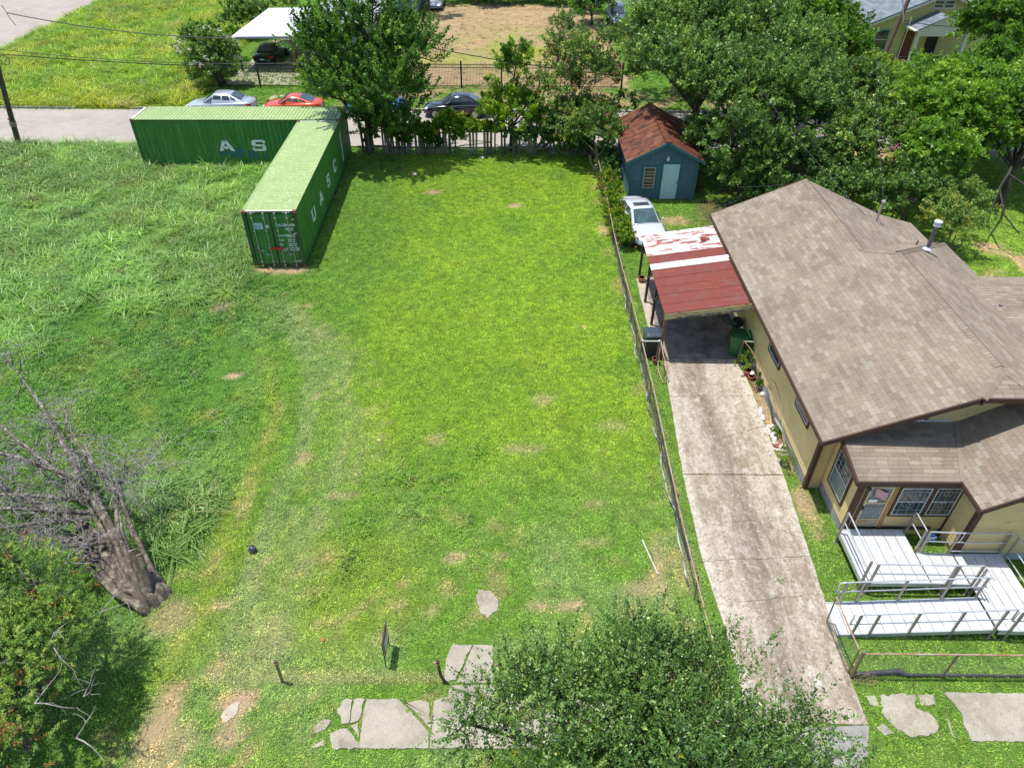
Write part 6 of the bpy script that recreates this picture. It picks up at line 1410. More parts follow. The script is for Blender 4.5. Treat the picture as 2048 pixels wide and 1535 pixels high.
# ================================================================ IRON FENCE
M_IRON = pm('black_iron', (.012,.012,.014), (.02,.02,.022), 6, .5)
def ironfence(x0, x1, y, h, lab, posts):
    t = thing('iron_fence', lab, 'fence', ((x0+x1)/2,y,0)); mb = MB(); x = x0
    while x < x1: mb.box(x-.011,x+.011,y-.011,y+.011,.05,h); x += .115
    part('pickets', mb, M_IRON, t, kind='stuff')
    for z in (.16, h-.32, h-.10): mb = MB(); mb.box(x0,x1,y-.02,y+.02,z-.02,z+.02); part('rail', mb, M_IRON, t)
    for p in posts: mb = MB(); mb.box(p-.06,p+.06,y-.06,y+.06,0,h+.12); mb.box(p-.075,p+.075,y-.075,y+.075,h+.12,h+.15); part('post', mb, M_IRON, t)
ironfence(-10.2, 8.6, 58.1, 1.85, 'black iron picket fence along the front of the brown lot', (-9.9,-7.2,-4.15,-1.0,2.0,5.2,8.5))
ironfence(-23.3, -10.4, 57.8, 1.75, 'black iron picket fence before the far white carport and the bushes', (-23.2,-20.0,-16.6,-13.4,-10.6))
# ================================================================ FAR CARPORT
fc = thing('carport', 'far carport with a bright white metal roof over the dark sedan', 'carport', (-20.5,62,0))
M_WROOF = pm('white_metal_roof', (.78,.79,.81), (.72,.73,.76), 2, .4, world=True)
for i in range(13):
    y0 = 62.2+i*.86; mb = MB(); mb.slab([(-23.1,y0,2.72),(-18.0,y0,2.80),(-18.0,y0+.84,2.80),(-23.1,y0+.84,2.72)], .04); part('roof_sheet', mb, M_WROOF, fc)
mb = MB(); mb.bar((-23.1,62.15,2.62),(-18.0,62.15,2.70), .05, .17); part('front_board', mb, pm('blue_grey_board', (.35,.42,.5), (.25,.3,.38)), fc)
for x, y in ((-22.8,62.4),(-18.4,62.6),(-22.8,72.6),(-18.4,72.6),(-18.6,64.2)): mb = MB(); mb.bar((x,y,0),(x,y,2.68), .12); part('post', mb, M_DKPOST if x < -20 else M_WPOST, fc)
mb = MB(); mb.slab([(-18.1,63.2,2.74),(-16.2,63.4,2.35),(-16.2,64.8,2.35),(-18.1,64.8,2.74)], .03); part('side_awning', mb, M_WROOF, fc)
mb = MB(); mb.box(-17.9,-12.5,66.0,76.0,0,2.9); mb.slab([(-18.2,65.7,2.95),(-12.2,65.7,2.95),(-12.2,76.3,2.95),(-18.2,76.3,2.95)], .06); 
gb = thing('grey_building', 'low grey flat roofed building mostly hidden behind the big green tree', 'building', (-15,66,0))
part('wall', mb, pm('pale_grey_wall', (.30,.31,.33), (.24,.25,.27), 3, .9, world=True), gb)
mb = MB(); mb.slab([(-18.3,65.6,3.02),(-12.1,65.6,3.02),(-12.1,76.4,3.02),(-18.3,76.4,3.02)], .05); part('roof', mb, pm('pale_grey_roof', (.36,.38,.41), (.3,.32,.35), 2, .8, world=True), gb)
mb = MB(); mb.box(-17.2,-16.2,65.93,65.99,.9,1.9); part('window', mb, M_GLASS, gb)
g2 = thing('grey_building', 'pale roofed outbuilding at the top edge behind the crown of the big green tree', 'building', (-13,88,0))
mb = MB(); mb.box(-17,-10.6,86,93,0,2.6); part('wall', mb, pm('pale_grey_wall', (.3,.3,.3)), g2)
mb = MB(); mb.slab([(-17.3,85.6,2.6),(-10.3,85.6,2.6),(-10.3,89.5,3.7),(-17.3,89.5,3.7)], .08); mb.slab([(-17.3,89.5,3.7),(-10.3,89.5,3.7),(-10.3,93.4,2.6),(-17.3,93.4,2.6)], .08); part('roof', mb, pm('pale_grey_roof', (.36,.38,.41)), g2)
mb = MB(); mb.box(-13.6,-12.7,85.95,85.99,.1,2.1); part('door', mb, pm('pale_door_paint', (.5,.6,.65)), g2)
# blue bin and white wire fence far right top
wheelie('wheeled_bin', (9.55,89.3,0), math.pi, (pm('blue_bin_plastic', (.01,.08,.40), (.012,.1,.45), 4, .4),)*2, 'blue wheeled bin standing behind the grey sports utility vehicle', 1.1, .66, .7)
wf2 = thing('white_fence', 'pale wire fence at the top edge right of the blue bin', 'fence', (13,90.5,0))
mb = MB(); chain(mb, (10.5,90.5,0), (19,90.5,0), 1.3, .2, .012); part('chain_mesh', mb, M_WHITEP, wf2, kind='stuff')
for x in (10.5,13.3,16.1,19): mb = MB(); mb.cyl((x,90.5,0),(x,90.5,1.4), .05, 6); part('post', mb, M_WHITEP, wf2)
mb = MB(); mb.tube([(10.5,90.5,1.36),(19,90.5,1.36)], .03, 6); part('top_rail', mb, M_WHITEP, wf2)
bd = MB(); bd.bar((5.6,83.0,.08),(6.7,84.8,.08), .18, .05); solo('white_plank', bd, pm('pale_plank', (.7,.68,.6)), 'white plank lying on the far right part of the brown lot', 'plank', (6.1,83.9,0))
# ================================================================ YELLOW HOUSE FAR RIGHT
yh = thing('house', 'far yellow house with a blue grey roof and a small gabled porch', 'house', (37,66,0), 0.0)
M_YW = pm('lemon_siding', (.62,.56,.22), (.55,.50,.19), 2, .7, world=True); M_WT = pm('cream_trim', (.66,.66,.60), (.55,.55,.48), 4, .6, world=True); M_NAVY = pm('navy_edge', (.02,.05,.075), (.03,.06,.09), 4, .6)
BG = [pm('slate_shingle_%d' % i, c, tuple(q*.85 for q in c), 30, .9, world=True) for i, c in enumerate([(.17,.20,.23),(.20,.235,.27),(.15,.175,.20),(.23,.26,.295)])]
HX, HE, HA = 36.6, 3.05, 5.55; hx0, hx1, hy = 30.6, 42.6, 66.6
zy = lambda x: HA-(HA-HE)*abs(x-HX)/6.0
sy = Shingled(BG, yh, 0, .5, .28)
def rp(P3, par): roofplane(sy, P3, par)
rp([(hx0,hy,HE),(hx0,hy+14,HE),(HX,hy+14,HA),(HX,hy,HA)], yh); rp([(hx1,hy+14,HE),(hx1,hy,HE),(HX,hy,HA),(HX,hy+14,HA)], yh)
px0, px1, pyf, pa, pe = 34.0, 38.6, 64.9, 4.05, 2.95; pX = (px0+px1)/2
rp([(px0,pyf,pe),(px0,67.2,pe),(pX,67.2,pa),(pX,pyf,pa)], yh); rp([(px1,67.2,pe),(px1,pyf,pe),(pX,pyf,pa),(pX,67.2,pa)], yh); sy.build()
mb = MB(); gableprism(mb, 31.1, 42.1, 67.2, 80, 0, zy, HX); part('wall', mb, M_YW, yh)
sidingstuff(yh, 31.1, 67.18, 42.1, 67.18, .2, lambda t: zy(31.1+11*t)-.08, (0,-1), M_YW, .22); sidingstuff(yh, 31.08, 80, 31.08, 67.2, .2, lambda t: HE-.05, (-1,0), M_YW, .22)
for a, b in (((hx0,hy-.03,HE-.08),(HX,hy-.03,HA-.08)),((HX,hy-.03,HA-.08),(hx1,hy-.03,HE-.08))):
    mb = MB(); mb.bar(a, b, .05, .24); part('barge_board', mb, M_WT, yh)
    mb = MB(); mb.bar((a[0],a[1]-.02,a[2]+.13),(b[0],b[1]-.02,b[2]+.13), .10, .06); part('drip_edge', mb, M_NAVY, yh)
for a, b in (((px0,pyf-.03,pe-.08),(pX,pyf-.03,pa-.08)),((pX,pyf-.03,pa-.08),(px1,pyf-.03,pe-.08))):
    mb = MB(); mb.bar(a, b, .05, .2); part('barge_board', mb, M_WT, yh); mb = MB(); mb.bar((a[0],a[1]-.02,a[2]+.11),(b[0],b[1]-.02,b[2]+.11), .08, .05); part('drip_edge', mb, M_NAVY, yh)
mb = MB(); mb.slab([(px0-.25,64.85,pe+.0),(px0+.02,64.85,pe+.02),(px0+.02+.0,67.15,pe+.02),(px0-.25,67.15,pe)], .08); part('porch_fascia', mb, M_WT, yh)
mb = MB(); mb.add([(px0+.1,64.95,pe-.12),(px1-.1,64.95,pe-.12),(pX,64.95,pa-.14)], [(0,1,2)]); mb.box(px0+.1,px1-.1,64.93,64.99,2.5,2.83); part('porch_gable', mb, M_WT, yh)
for x in (px0+.25,px1-.25): mb = MB(); mb.box(x-.13,x+.13,64.95,65.2,.3,2.55); part('porch_post', mb, M_WT, yh)
mb = MB(); mb.box(px0,px1,64.9,67.1,0,.35); part('porch_floor', mb, pm('brown_boards', (.2,.12,.08), (.15,.09,.06), 4, .8), yh)
mb = MB(); mb.box(36.2,37.2,67.12,67.155,.4,2.45); part('door', mb, pm('black_door', (.02,.02,.02)), yh)
mb = MB(); mb.box(34.1,35.0,67.12,67.155,.4,2.45); part('door', mb, pm('red_brown_door', (.2,.07,.03), (.15,.05,.02)), yh)
for x0_, x1_, z0_, z1_ in ((31.7,32.7,1.0,2.5),(35.9,36.6,4.3,4.8),(36.8,37.5,4.3,4.8)):
    mb = MB(); mb.box(x0_-.12,x1_+.12,67.10,67.15,z0_-.12,z1_+.12); w_ = part('window', mb, M_WT if z0_ > 3 else pm('teal_grey_frame', (.25,.4,.42), (.2,.33,.35)), yh)
    mb = MB(); mb.box(x0_,x1_,67.085,67.099,z0_,z1_); part('pane', mb, M_GLASS, w_)
    mb = MB(); mb.box(x0_,x1_,67.07,67.084,(z0_+z1_)/2-.03,(z0_+z1_)/2+.03); part('frame', mb, M_WT, w_)
# ================================================================ TREES
M_BARK = pm('grey_bark', (.10,.08,.06), (.06,.05,.04), 5, .95, bmp=.5, stretch=(1,1,.3), world=True, c3=(.15,.125,.10))
M_BARKP = pm('pale_smooth_bark', (.30,.22,.15), (.20,.14,.10), 4, .8, world=True)
def cr(*c): return list(c)
M_LF = {
 'pecan': m_leaf('broad_leaf_green', [(0.041,0.105,0.019),(0.069,0.172,0.027),(0.116,0.262,0.037),(0.221,0.407,0.054),(0.358,0.544,0.073)], .35, .4),
 'lime': m_leaf('yellow_green_leaf', [(0.057,0.138,0.014),(0.115,0.253,0.017),(0.218,0.380,0.021),(0.345,0.483,0.029),(0.483,0.506,0.046)], .4, .45),
 'oak': m_leaf('oak_leaf', [(0.052,0.115,0.026),(0.095,0.196,0.037),(0.156,0.289,0.052),(0.248,0.402,0.078),(0.417,0.565,0.119)], .25, .4),
 'feather': m_leaf('feather_leaf', [(0.041,0.112,0.016),(0.088,0.211,0.024),(0.165,0.339,0.035),(0.270,0.466,0.046),(0.427,0.597,0.069)], .4, .42),
 'crape': m_leaf('crape_leaf', [(0.063,0.130,0.034),(0.111,0.218,0.047),(0.186,0.319,0.066),(0.302,0.409,0.075),(0.497,0.443,0.096)], .35, .45),
 'juniper': m_leaf('juniper_frond', [(0.042,0.103,0.025),(0.093,0.198,0.041),(0.183,0.337,0.056),(0.306,0.468,0.079),(0.458,0.523,0.102)], .25, .6),
 'privet': m_leaf('glossy_leaf', [(.026,.066,.014),(.058,.138,.022),(.105,.215,.036),(.17,.30,.06),(.32,.43,.12)], .15, .36, .5),
 'vine': m_leaf('vine_leaf', [(.04,.12,.012),(.09,.22,.015),(.17,.32,.018),(.28,.40,.02),(.40,.42,.03)], .4, .45),
 'dead': m_leaf('dead_frond', [(.26,.12,.035),(.34,.17,.05),(.42,.24,.09)], .2, .8),
 'pink': m_leaf('pink_blossom', [(.55,.12,.22),(.65,.18,.32),(.75,.30,.42)], .3, .7),
 'white': m_leaf('white_blossom', [(.70,.62,.60),(.8,.75,.70),(.82,.70,.68)], .3, .7),
}
def leafmesh(name, c, d, n, L, W, tone, mat):
    """one rhombic folded leaf per row"""
    N = len(c); s = np.cross(d, n); s /= np.linalg.norm(s, axis=1, keepdims=True)+1e-9; nn = np.cross(s, d)
    L = L[:, None]; W = W[:, None]
    v = np.stack([c-d*L*.5, c+s*W*.5-nn*W*.12, c+d*L*.5, c-s*W*.5-nn*W*.12], 1).reshape(-1, 3)
    me = bpy.data.meshes.new(name); me.vertices.add(4*N); me.vertices.foreach_set('co', v.ravel().astype(np.float32))
    me.loops.add(4*N); me.loops.foreach_set('vertex_index', np.arange(4*N, dtype=np.int32))
    me.polygons.add(N); me.polygons.foreach_set('loop_start', np.arange(0, 4*N, 4, dtype=np.int32)); me.update(calc_edges=True)
    a = me.attributes.new('tone', 'FLOAT', 'POINT'); a.data.foreach_set('value', np.repeat(np.clip(tone, 0, 1), 4).astype(np.float32))
    me.materials.append(mat); return me
def unit(v): return v/(np.linalg.norm(v, axis=1, keepdims=True)+1e-9)
def sprays(lobes, ns, per, L, W, sl, sr, up=.5, seed=1, shell=(.45,.97), low=.25, tone0=.5, tvar=.16, jit=.5, flat=0.0, axisout=1.0, zmin=.3, droop=0.0):
    g = np.random.default_rng(seed); Lb = np.array(lobes, float); wgt = Lb[:, 3]**2; wgt /= wgt.sum()
    k = g.choice(len(Lb), ns, p=wgt); d = unit(g.normal(size=(ns, 3))); fl = (d[:, 2] < -low) ; d[fl, 2] *= -1
    o = Lb[k, :3]+d*(Lb[k, 3]*g.uniform(*shell, ns))[:, None]*np.array([1, 1, .92])
    ax = unit(d*axisout+np.array([0, 0, up])+g.normal(size=(ns, 3))*jit)
    gp = fbm(o[:, 0]+o[:, 2]*1.3, o[:, 1]*1.0+o[:, 2]*.7, 1.1+sl*.5, seed+500, 3)
    ok = (o[:, 2] > zmin) & ((gp > .46) | (g.uniform(size=ns) < .16)); k, d, o, ax = k[ok], d[ok], o[ok], ax[ok]; ns = len(k)
    lsz = g.uniform(.75, 1.25, ns)
    st = np.clip(tone0+g.normal(0, tvar, ns)+(fbm(o[:, 0]*3+o[:, 2], o[:, 1]*3, 2.5, seed)-.5)*.5, 0, 1)
    sl_ = sl*g.uniform(.6, 1.3, ns)
    i = np.repeat(np.arange(ns), per); t = g.uniform(0, 1, len(i)); q = unit(np.cross(ax[i], g.normal(size=(len(i), 3))))
    c = o[i]+ax[i]*(t*sl_[i])[:, None]+q*(sr*(1.05-t*.8)*np.sqrt(g.uniform(0, 1, len(i))))[:, None]
    c[:, 2] -= droop*t*t*sl_[i]
    ld = unit(q*.9+ax[i]*.7+g.normal(size=(len(i), 3))*.35); nn = unit(g.normal(size=(len(i), 3))*.8+np.array([0, 0, 1.0])+d[i]*.4)
    tone = np.clip(st[i]+g.normal(0, .09, len(i))+(t-.5)*.28, 0, 1)
    return c, ld, nn, L*g.uniform(.6, 1.3, len(i))*lsz[i], W*g.uniform(.7, 1.2, len(i))*lsz[i], tone, o, ax, sl_
def tree(name, label, cat, base, lobes, leaf, ns, per, L, W, sl, sr, trunk=.16, group=None, seed=1, bark=None, twigs=60, stems=1, extra=(), top=None, lean=0, ls=1.0, **kw):
    lobes = [(a, b, c_, r_*ls) for a, b, c_, r_ in lobes]
    t = thing(name, label, cat, base, 0, group)
    c, ld, nn, Ls, Ws, tone, o, ax, sl_ = sprays(lobes, ns, per, L, W, sl, sr, seed=seed, **kw)
    obj('crown', leafmesh('crown', c, ld, nn, Ls, Ws, tone, M_LF[leaf]), t)
    rr = random.Random(seed); bk = bark or M_BARK
    Lb = [Vector(l[:3]) for l in lobes]; cen = sum(Lb, Vector())/len(Lb); B = Vector(base)
    fork = B+(cen-B)*.45; fork.x = B.x+(cen.x-B.x)*.3; fork.y = B.y+(cen.y-B.y)*.3
    for s_ in range(stems):
        off = Vector((rr.uniform(-.25, .25), rr.uniform(-.2, .2), 0))*(stems > 1); f_ = fork+off*2
        mb = MB(); mb.tube([B+off*.6, B+(f_-B)*.5+Vector((rr.uniform(-.08,.08), rr.uniform(-.08,.08), 0))+off, f_], [trunk*1.25, trunk, trunk*.8], 9); part('trunk', mb, bk, t)
    mb = MB(); r0 = trunk*.62
    for l, v in zip(lobes, Lb):
        m_ = fork+(v-fork)*.5+Vector((rr.uniform(-.3,.3), rr.uniform(-.3,.3), rr.uniform(-.1,.4))); mb.tube([fork, m_, v], [r0, r0*.7, r0*.4], 6)
    idx = rr.sample(range(len(o)), min(twigs, len(o)))
    for i in idx:
        p = Vector(o[i]); q = p+Vector(ax[i])*sl_[i]*.8; v = min(Lb, key=lambda z: (z-p).length); m_ = v+(p-v)*.5+Vector((0, 0, .12))
        mb.tube([v, m_, p, q], [r0*.36, r0*.26, r0*.16, r0*.05], 4)
    part('limbs', mb, bk, t)
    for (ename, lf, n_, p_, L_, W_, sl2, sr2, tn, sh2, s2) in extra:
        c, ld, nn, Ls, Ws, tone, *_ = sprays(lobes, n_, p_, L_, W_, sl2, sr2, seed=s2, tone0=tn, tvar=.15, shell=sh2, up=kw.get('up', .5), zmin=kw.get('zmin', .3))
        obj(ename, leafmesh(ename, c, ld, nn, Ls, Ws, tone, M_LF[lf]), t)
    return t
G1 = 'trees growing along the back of the mown lot'
G2 = 'dense trees behind the shed and the near house'
tree('tree', 'tall dark green tree with feathery upright sprays beside the end of the containers', 'tree', (-9.2,44.5,0),
     [(-8.54,44.6,6.8,2.6),(-10.9,43.8,6.2,2.0),(-6.1,43.6,5.8,2.1),(-9.57,42.6,4.4,2.1),(-6.9,42.2,4.2,2.0),(-8.2,45,8.0,2.3),(-9.6,43.2,2.3,1.2),(-7.2,43.0,2.2,1.2),(-8.4,42.9,1.8,1.1),(-10.8,43.5,3.6,1.2),(-8.3,41.6,3.6,1.2),(-10.2,41.8,4.4,1.2),(-6.6,41.2,4.4,1.2)],
     'pecan', 1300, 90, .16, .095, 1.3, .22, .22, G1, 3, up=.75, jit=.32, tone0=.42, shell=(.35,1.0), twigs=120, tvar=.17)
tree('tree', 'yellow green leafy tree rising behind the wooden fence right of the black sedan', 'tree', (-.2,44.6,0),
     [(0,45.0,4.4,1.35),(-.5,44.5,2.7,1.5),(.7,44.3,2.4,1.5),(-1.2,44,2.1,1.2),(1.4,44.8,3.6,1.2),(.2,45.2,5.5,.85)], 'lime', 560, 62, .15, .10, .7, .24, .11, G1, 4, up=.5, tone0=.42, twigs=50)
tree('tree', 'tall sparse crape myrtle with rusty buds and a few pink flowers', 'tree', (3.6,44.6,0),
     [(3.63,45,5.4,1.6),(2.81,44.6,3.7,1.6),(4.9,44.5,4.2,1.6),(3.18,43.8,2.2,1.4),(5.0,43.7,2.2,1.4),(2.8,45.6,6.5,1.0),(5.6,45.4,5.9,1.2)], 'crape', 910, 48, .15, .085, .8, .24, .07, G1, 5, up=.6, tone0=.44, twigs=90, stems=4, bark=M_BARKP, ls=1.15,
     extra=[('blossom','pink',45,22,.08,.07,.3,.08,.5,(.85,1.05),77),('seed_heads','dead',70,22,.10,.07,.4,.14,.4,(.8,1.05),78)])
tree('tree', 'low pale leaved crape myrtle with tan stems at the fence corner by the shed', 'tree', (5.3,41.0,0),
     [(4.6,41.6,2.6,1.25),(3.6,42.3,1.9,1.0),(5.3,41.2,2.2,1.0)], 'crape', 390, 48, .13, .08, .55, .22, .07, G1, 6, up=.35, tone0=.34, twigs=40, stems=4, bark=M_BARKP,
     extra=[('blossom','pink',10,26,.10,.09,.25,.10,.5,(.9,1.05),79)])
tree('tree', 'large dense green oak whose crown hangs over the shed roof', 'tree', (11.8,45.0,0),
     [(9.2,48.5,5.4,2.2),(11.1,48.5,6.2,2.8),(9.65,47.0,4.4,2.1),(12.57,47.0,5.1,2.7),(12.3,51.0,7.0,3.0),(15.3,50,6.0,2.6),(10.4,43.2,5.6,1.7),(9.0,44.0,5.6,1.4),(9.7,41.6,5.6,1.3),(10.3,39.8,5.0,1.1),(8.0,43.0,6.0,1.2),(8.6,40.6,6.0,.9)], 'oak', 2730, 62, .19, .10, .95, .30, .28, G2, 7, ls=1.18, up=.6, tone0=.45, jit=.45, shell=(.5,1.02), twigs=120)
tree('tree', 'dark small leaved oak with low branches right of the shed', 'tree', (14.0,41.0,0),
     [(13.48,42,4.7,2.3),(11.3,40.6,4.6,1.9),(11.6,37.6,3.6,1.3),(14.79,40,4.2,2.1),(12.2,38.0,2.7,1.5),(14.92,38.2,2.6,1.6),(10.98,39.4,2.7,1.2),(16.36,41,4.5,1.8)], 'oak', 2093, 62, .16, .085, .85, .26, .20, G2, 8, ls=1.18, up=.3, tone0=.40, twigs=100)
tree('tree', 'glossy mid green tree left of the far yellow house', 'tree', (21.6,54.5,0),
     [(21.11,55,5.0,2.4),(23.2,55.5,4.8,1.8),(21.86,52.4,3.9,2.1),(20.7,58,6.0,2.0),(18.6,53.5,5.2,2.2),(17.6,50.5,4.6,2.0),(23.0,52.6,2.8,1.1)], 'feather', 1911, 58, .22, .12, 1.0, .30, .2, G2, 9, ls=1.18, up=.3, tone0=.36, twigs=80, droop=.2)
tree('tree', 'pink flowering crape myrtle in the middle of the trees behind the near house', 'tree', (20.4,40.5,0),
     [(19.9,43,3.9,1.7),(20.14,40,3.3,1.7),(18.3,38.2,3.0,1.2),(20.49,37.4,2.8,1.4),(20.69,43,4.4,1.3),(17.6,42.6,3.6,1.6)], 'oak', 1365, 60, .15, .09, .8, .24, .10, G2, 10, ls=1.18, up=.45, tone0=.50, twigs=80, stems=4,
     extra=[('blossom','pink',95,22,.085,.08,.30,.08,.5,(.85,1.05),80)])
tree('tree', 'bright feathery pecan in front of the far yellow house', 'tree', (24.0,40.0,0),
     [(23.73,41.8,4.4,1.8),(22.19,39.5,4.0,1.7),(23.9,38.5,4.0,1.7),(21.9,36.0,3.2,1.4),(25.3,43.0,4.2,1.5)], 'feather', 1729, 62, .21, .105, 1.0, .30, .18, G2, 11, ls=1.18, up=.15, tone0=.55, twigs=90, droop=.35)
tree('shrub', 'dark multi stemmed shrub against the back of the near house', 'shrub', (20.0,33.2,0),
     [(19.5,33.4,2.0,1.15),(20.5,32.9,1.7,1.0),(20.9,34.6,2.6,1.2),(18.6,34.6,1.8,1.0)], 'oak', 429, 55, .15, .09, .6, .24, .06, None, 12, up=.4, tone0=.38, twigs=40, stems=6, zmin=.2)
tree('tree', 'dark tree filling the top right corner behind the far yellow house', 'tree', (32.5,50.0,0),
     [(33.6,53.5,5.3,2.5),(31.4,49.0,4.0,1.4),(31.2,46.5,4.8,1.9),(36.8,54.5,6.3,2.5),(30.2,44.6,3.7,1.5),(39.5,57,6.5,2.6),(35.5,49,5.6,2.3)], 'feather', 2275, 58, .22, .12, 1.0, .30, .22, G2, 13, ls=1.18, up=.15, tone0=.33, twigs=90, droop=.3)
pg = tree('tree', 'loose feathery pecan at the right edge with dark bare limbs reaching over the yard', 'tree', (27.0,36.6,0),
     [(26.29,39.4,4.4,1.5),(27.6,38.0,4.0,1.5),(25.9,41.0,4.8,1.4),(28.9,40.8,5.0,1.6),(25.2,37.6,3.6,1.1),(28.2,36.2,4.4,1.3),(27.5,36.9,3.6,1.3),(29.5,38.0,3.4,1.6),(28.6,42,3.2,1.8),(30.5,42,3.4,1.8),(31.5,38,4.4,1.8)], 'feather', 1309, 60, .21, .105, .9, .28, .17, G2, 14, ls=1.18, up=.1, tone0=.48, twigs=60, droop=.3)
mb = MB(); M_DBARK = pm('dark_bark', (.035,.03,.025), (.06,.05,.04), 5, .95, world=True)  # bark tone much darker than the other trees' bark
for pts, r0 in (([(26.9,37,2.2),(25.6,35.2,2.6),(24.3,33.6,2.4),(23.4,32.2,1.8)], .08), ([(25.4,35.0,2.6),(26.0,33.6,2.3),(27.0,32.6,2.2)], .05), ([(24.6,37.4,2.8),(23.6,36.0,3.0),(22.6,34.8,2.6)], .07), ([(24.3,33.6,2.4),(24.0,32.0,1.7),(24.4,31.0,1.2)], .05)):
    mb.tube(pts, [r0, r0*.8, r0*.6, r0*.25][:len(pts)], 7)
part('bare_limbs', mb, M_DBARK, pg)
mb = MB(); mb.tube([(28.6,38.5,4.6),(27.0,38.0,4.9),(25.9,37.9,4.7),(25.0,37.6,4.9),(24.3,37.3,4.2)], [.07,.05,.04,.03,.01], 6); mb.tube([(25.9,37.9,4.7),(25.2,37.4,4.2),(24.6,37.0,3.9)], [.03,.02,.01], 5); mb.tube([(24.9,37.5,4.8),(24.5,37.2,3.6),(24.7,37.1,3.1)], [.03,.02,.01], 5)
part('bleached_branch', mb, pm('bleached_wood', (.42,.38,.34), (.3,.27,.24), 6, .9, world=True), pg)
tree('shrub', 'loose yellowish shrub with thin red stems behind the roof vent', 'shrub', (21.6,31.8,0),
     [(22.3,32.8,1.9,1.1),(21.0,31.6,1.6,.95),(21.8,31.2,1.5,.95)], 'crape', 260, 40, .13, .075, .6, .26, .04, None, 15, up=.5, tone0=.52, twigs=50, stems=4, bark=M_BARKP, zmin=.1)
tree('shrub', 'rounded bush covered in white blossom left of the far white carport', 'shrub', (-23.0,58.6,0),
     [(-23.7,58,2.5,1.7),(-22.6,58.5,2.5,1.2),(-25.0,59,2.8,1.3),(-23.6,57.6,1.4,1.6),(-22.3,58,1.7,1.0)], 'oak', 806, 50, .17, .11, .6, .30, .09, None, 16, up=.3, tone0=.50, twigs=40, stems=3, zmin=.1,
     extra=[('blossom','white',130,9,.16,.15,.3,.20,.5,(.95,1.12),81)])
tree('tree', 'small round dark tree beside the grey sports utility vehicle', 'tree', (8.0,80.5,0), [(8.2,80.5,2.4,1.9),(7.9,82,3.0,1.7),(7.3,79.6,1.6,1.3)], 'pecan', 494, 45, .24, .15, .8, .35, .14, None, 17, up=.4, tone0=.4, twigs=30)
for i, (x, y, z, r_, lf, lb) in enumerate([(-24.8,61.4,1.0,1.2,'oak','low leafy bush standing behind the bush with white blossom'),(-15.0,57.2,.8,1.3,'lime','bright bush in front of the iron fence between the silver sedan and the coupe'),(-12.5,58.9,1.0,1.2,'oak','dark bush inside the iron fence behind the orange coupe'),(-16.2,60.6,.7,1.0,'feather','low green bush at the edge of the far carport paving'),
                                      (-10.2,57.0,.9,1.2,'oak','bush at the iron fence corner behind the blue sedan'),(-26,66,1.5,2.0,'feather','tall weed thicket left of the far carport'),(-25.5,74,1.8,2.2,'oak','dark shrub behind the far carport at its upper left'),(-24,83,2.2,2.6,'oak','dark shrub row at the top edge left of the pale outbuilding')]):
    tree('shrub', lb, 'shrub', (x,y,0), [(x-r_*.4,y,z,r_*.8),(x+r_*.45,y+.2,z*1.1,r_*.75),(x,y-.2,z*.7,r_*.7)], lf, 220, 42, .20, .12, .6, .26, .05, None, 30+i, up=.5, tone0=.45, twigs=14, stems=3, zmin=.1,
         extra=[('blossom','pink',10,16,.14,.14,.2,.15,.2,(.95,1.1),90)] if i == 3 else [])
mb = None
# hedge row along the top of the brown lot: one tangled mass
lobes = [(x, 91.5+1.2*math.sin(x), 1.0+.6*math.sin(x*1.7), 1.5) for x in np.arange(-9.5, 9, 1.3)]
c, ld, nn, Ls, Ws, tone, *_ = sprays(lobes, 1300, 34, .26, .12, .9, .4, seed=51, tone0=.45, up=.6, zmin=.05)
hd = obj('hedgerow', leafmesh('hedgerow', c, ld, nn, Ls, Ws, tone, M_LF['crape'])); hd['kind'] = 'stuff'
r = random.Random(8)
for i in range(3):
    x = (-9.4, -4.4, 6.9)[i]; t = thing('tree', ['bare brown trunk at the upper left corner of the brown lot','bare dark trunk in the hedgerow behind the brown lot','dark trunk at the upper right corner of the brown lot'][i], 'tree', (x,(84,90,86)[i],0))
    mb = MB(); y = (84,90,86)[i]; mb.tube([(x,y,0),(x+.1,y,2),(x-.1,y+.2,4.6)], [.30,.25,.2], 8); part('trunk', mb, M_BARK, t)
    c, ld, nn, Ls, Ws, tone, *_ = sprays([(x,y+1,5.5,2.2)], 240, 45, .26, .14, .9, .35, seed=60+i, tone0=.4); obj('crown', leafmesh('crown', c, ld, nn, Ls, Ws, tone, M_LF['oak']), t)
# vines
for i, (lb, lob, lf, ns, tn) in enumerate([
    ('medium oak closing the gap between the two dense oaks and the pink crape myrtle', [(17.6,46.5,5.2,2.4),(18.4,43.5,4.2,2.0),(16.2,45.0,5.6,2.0),(17.4,40.6,3.0,1.5)], 'oak', 1000, .44),
    ('dark tree under the far yellow house between two bright pecans', [(27.4,46.0,3.6,1.7),(25.8,47.6,3.2,1.5),(28.6,43.5,3.8,1.7),(29.6,46.5,3.8,1.6)], 'feather', 900, .42),
    ('bright tree with yellow tips left of the far yellow house porch', [(25.4,50.0,2.4,1.2),(24.2,50.4,3.0,1.3)], 'lime', 300, .45),
    ('tall tree at the top edge between the oaks and the brown lot', [(13.6,58,5.2,2.8),(16.6,60,5.4,2.8),(19.0,63,5.6,2.8),(10.6,56.5,3.6,2.2)], 'oak', 900, .5)]):
    tree('tree', lb, 'tree', (lob[0][0],lob[0][1]-.5,0), lob, lf, ns, 56, .19, .105, .95, .28, .18, G2, 120+i, up=.35, tone0=tn, twigs=50)
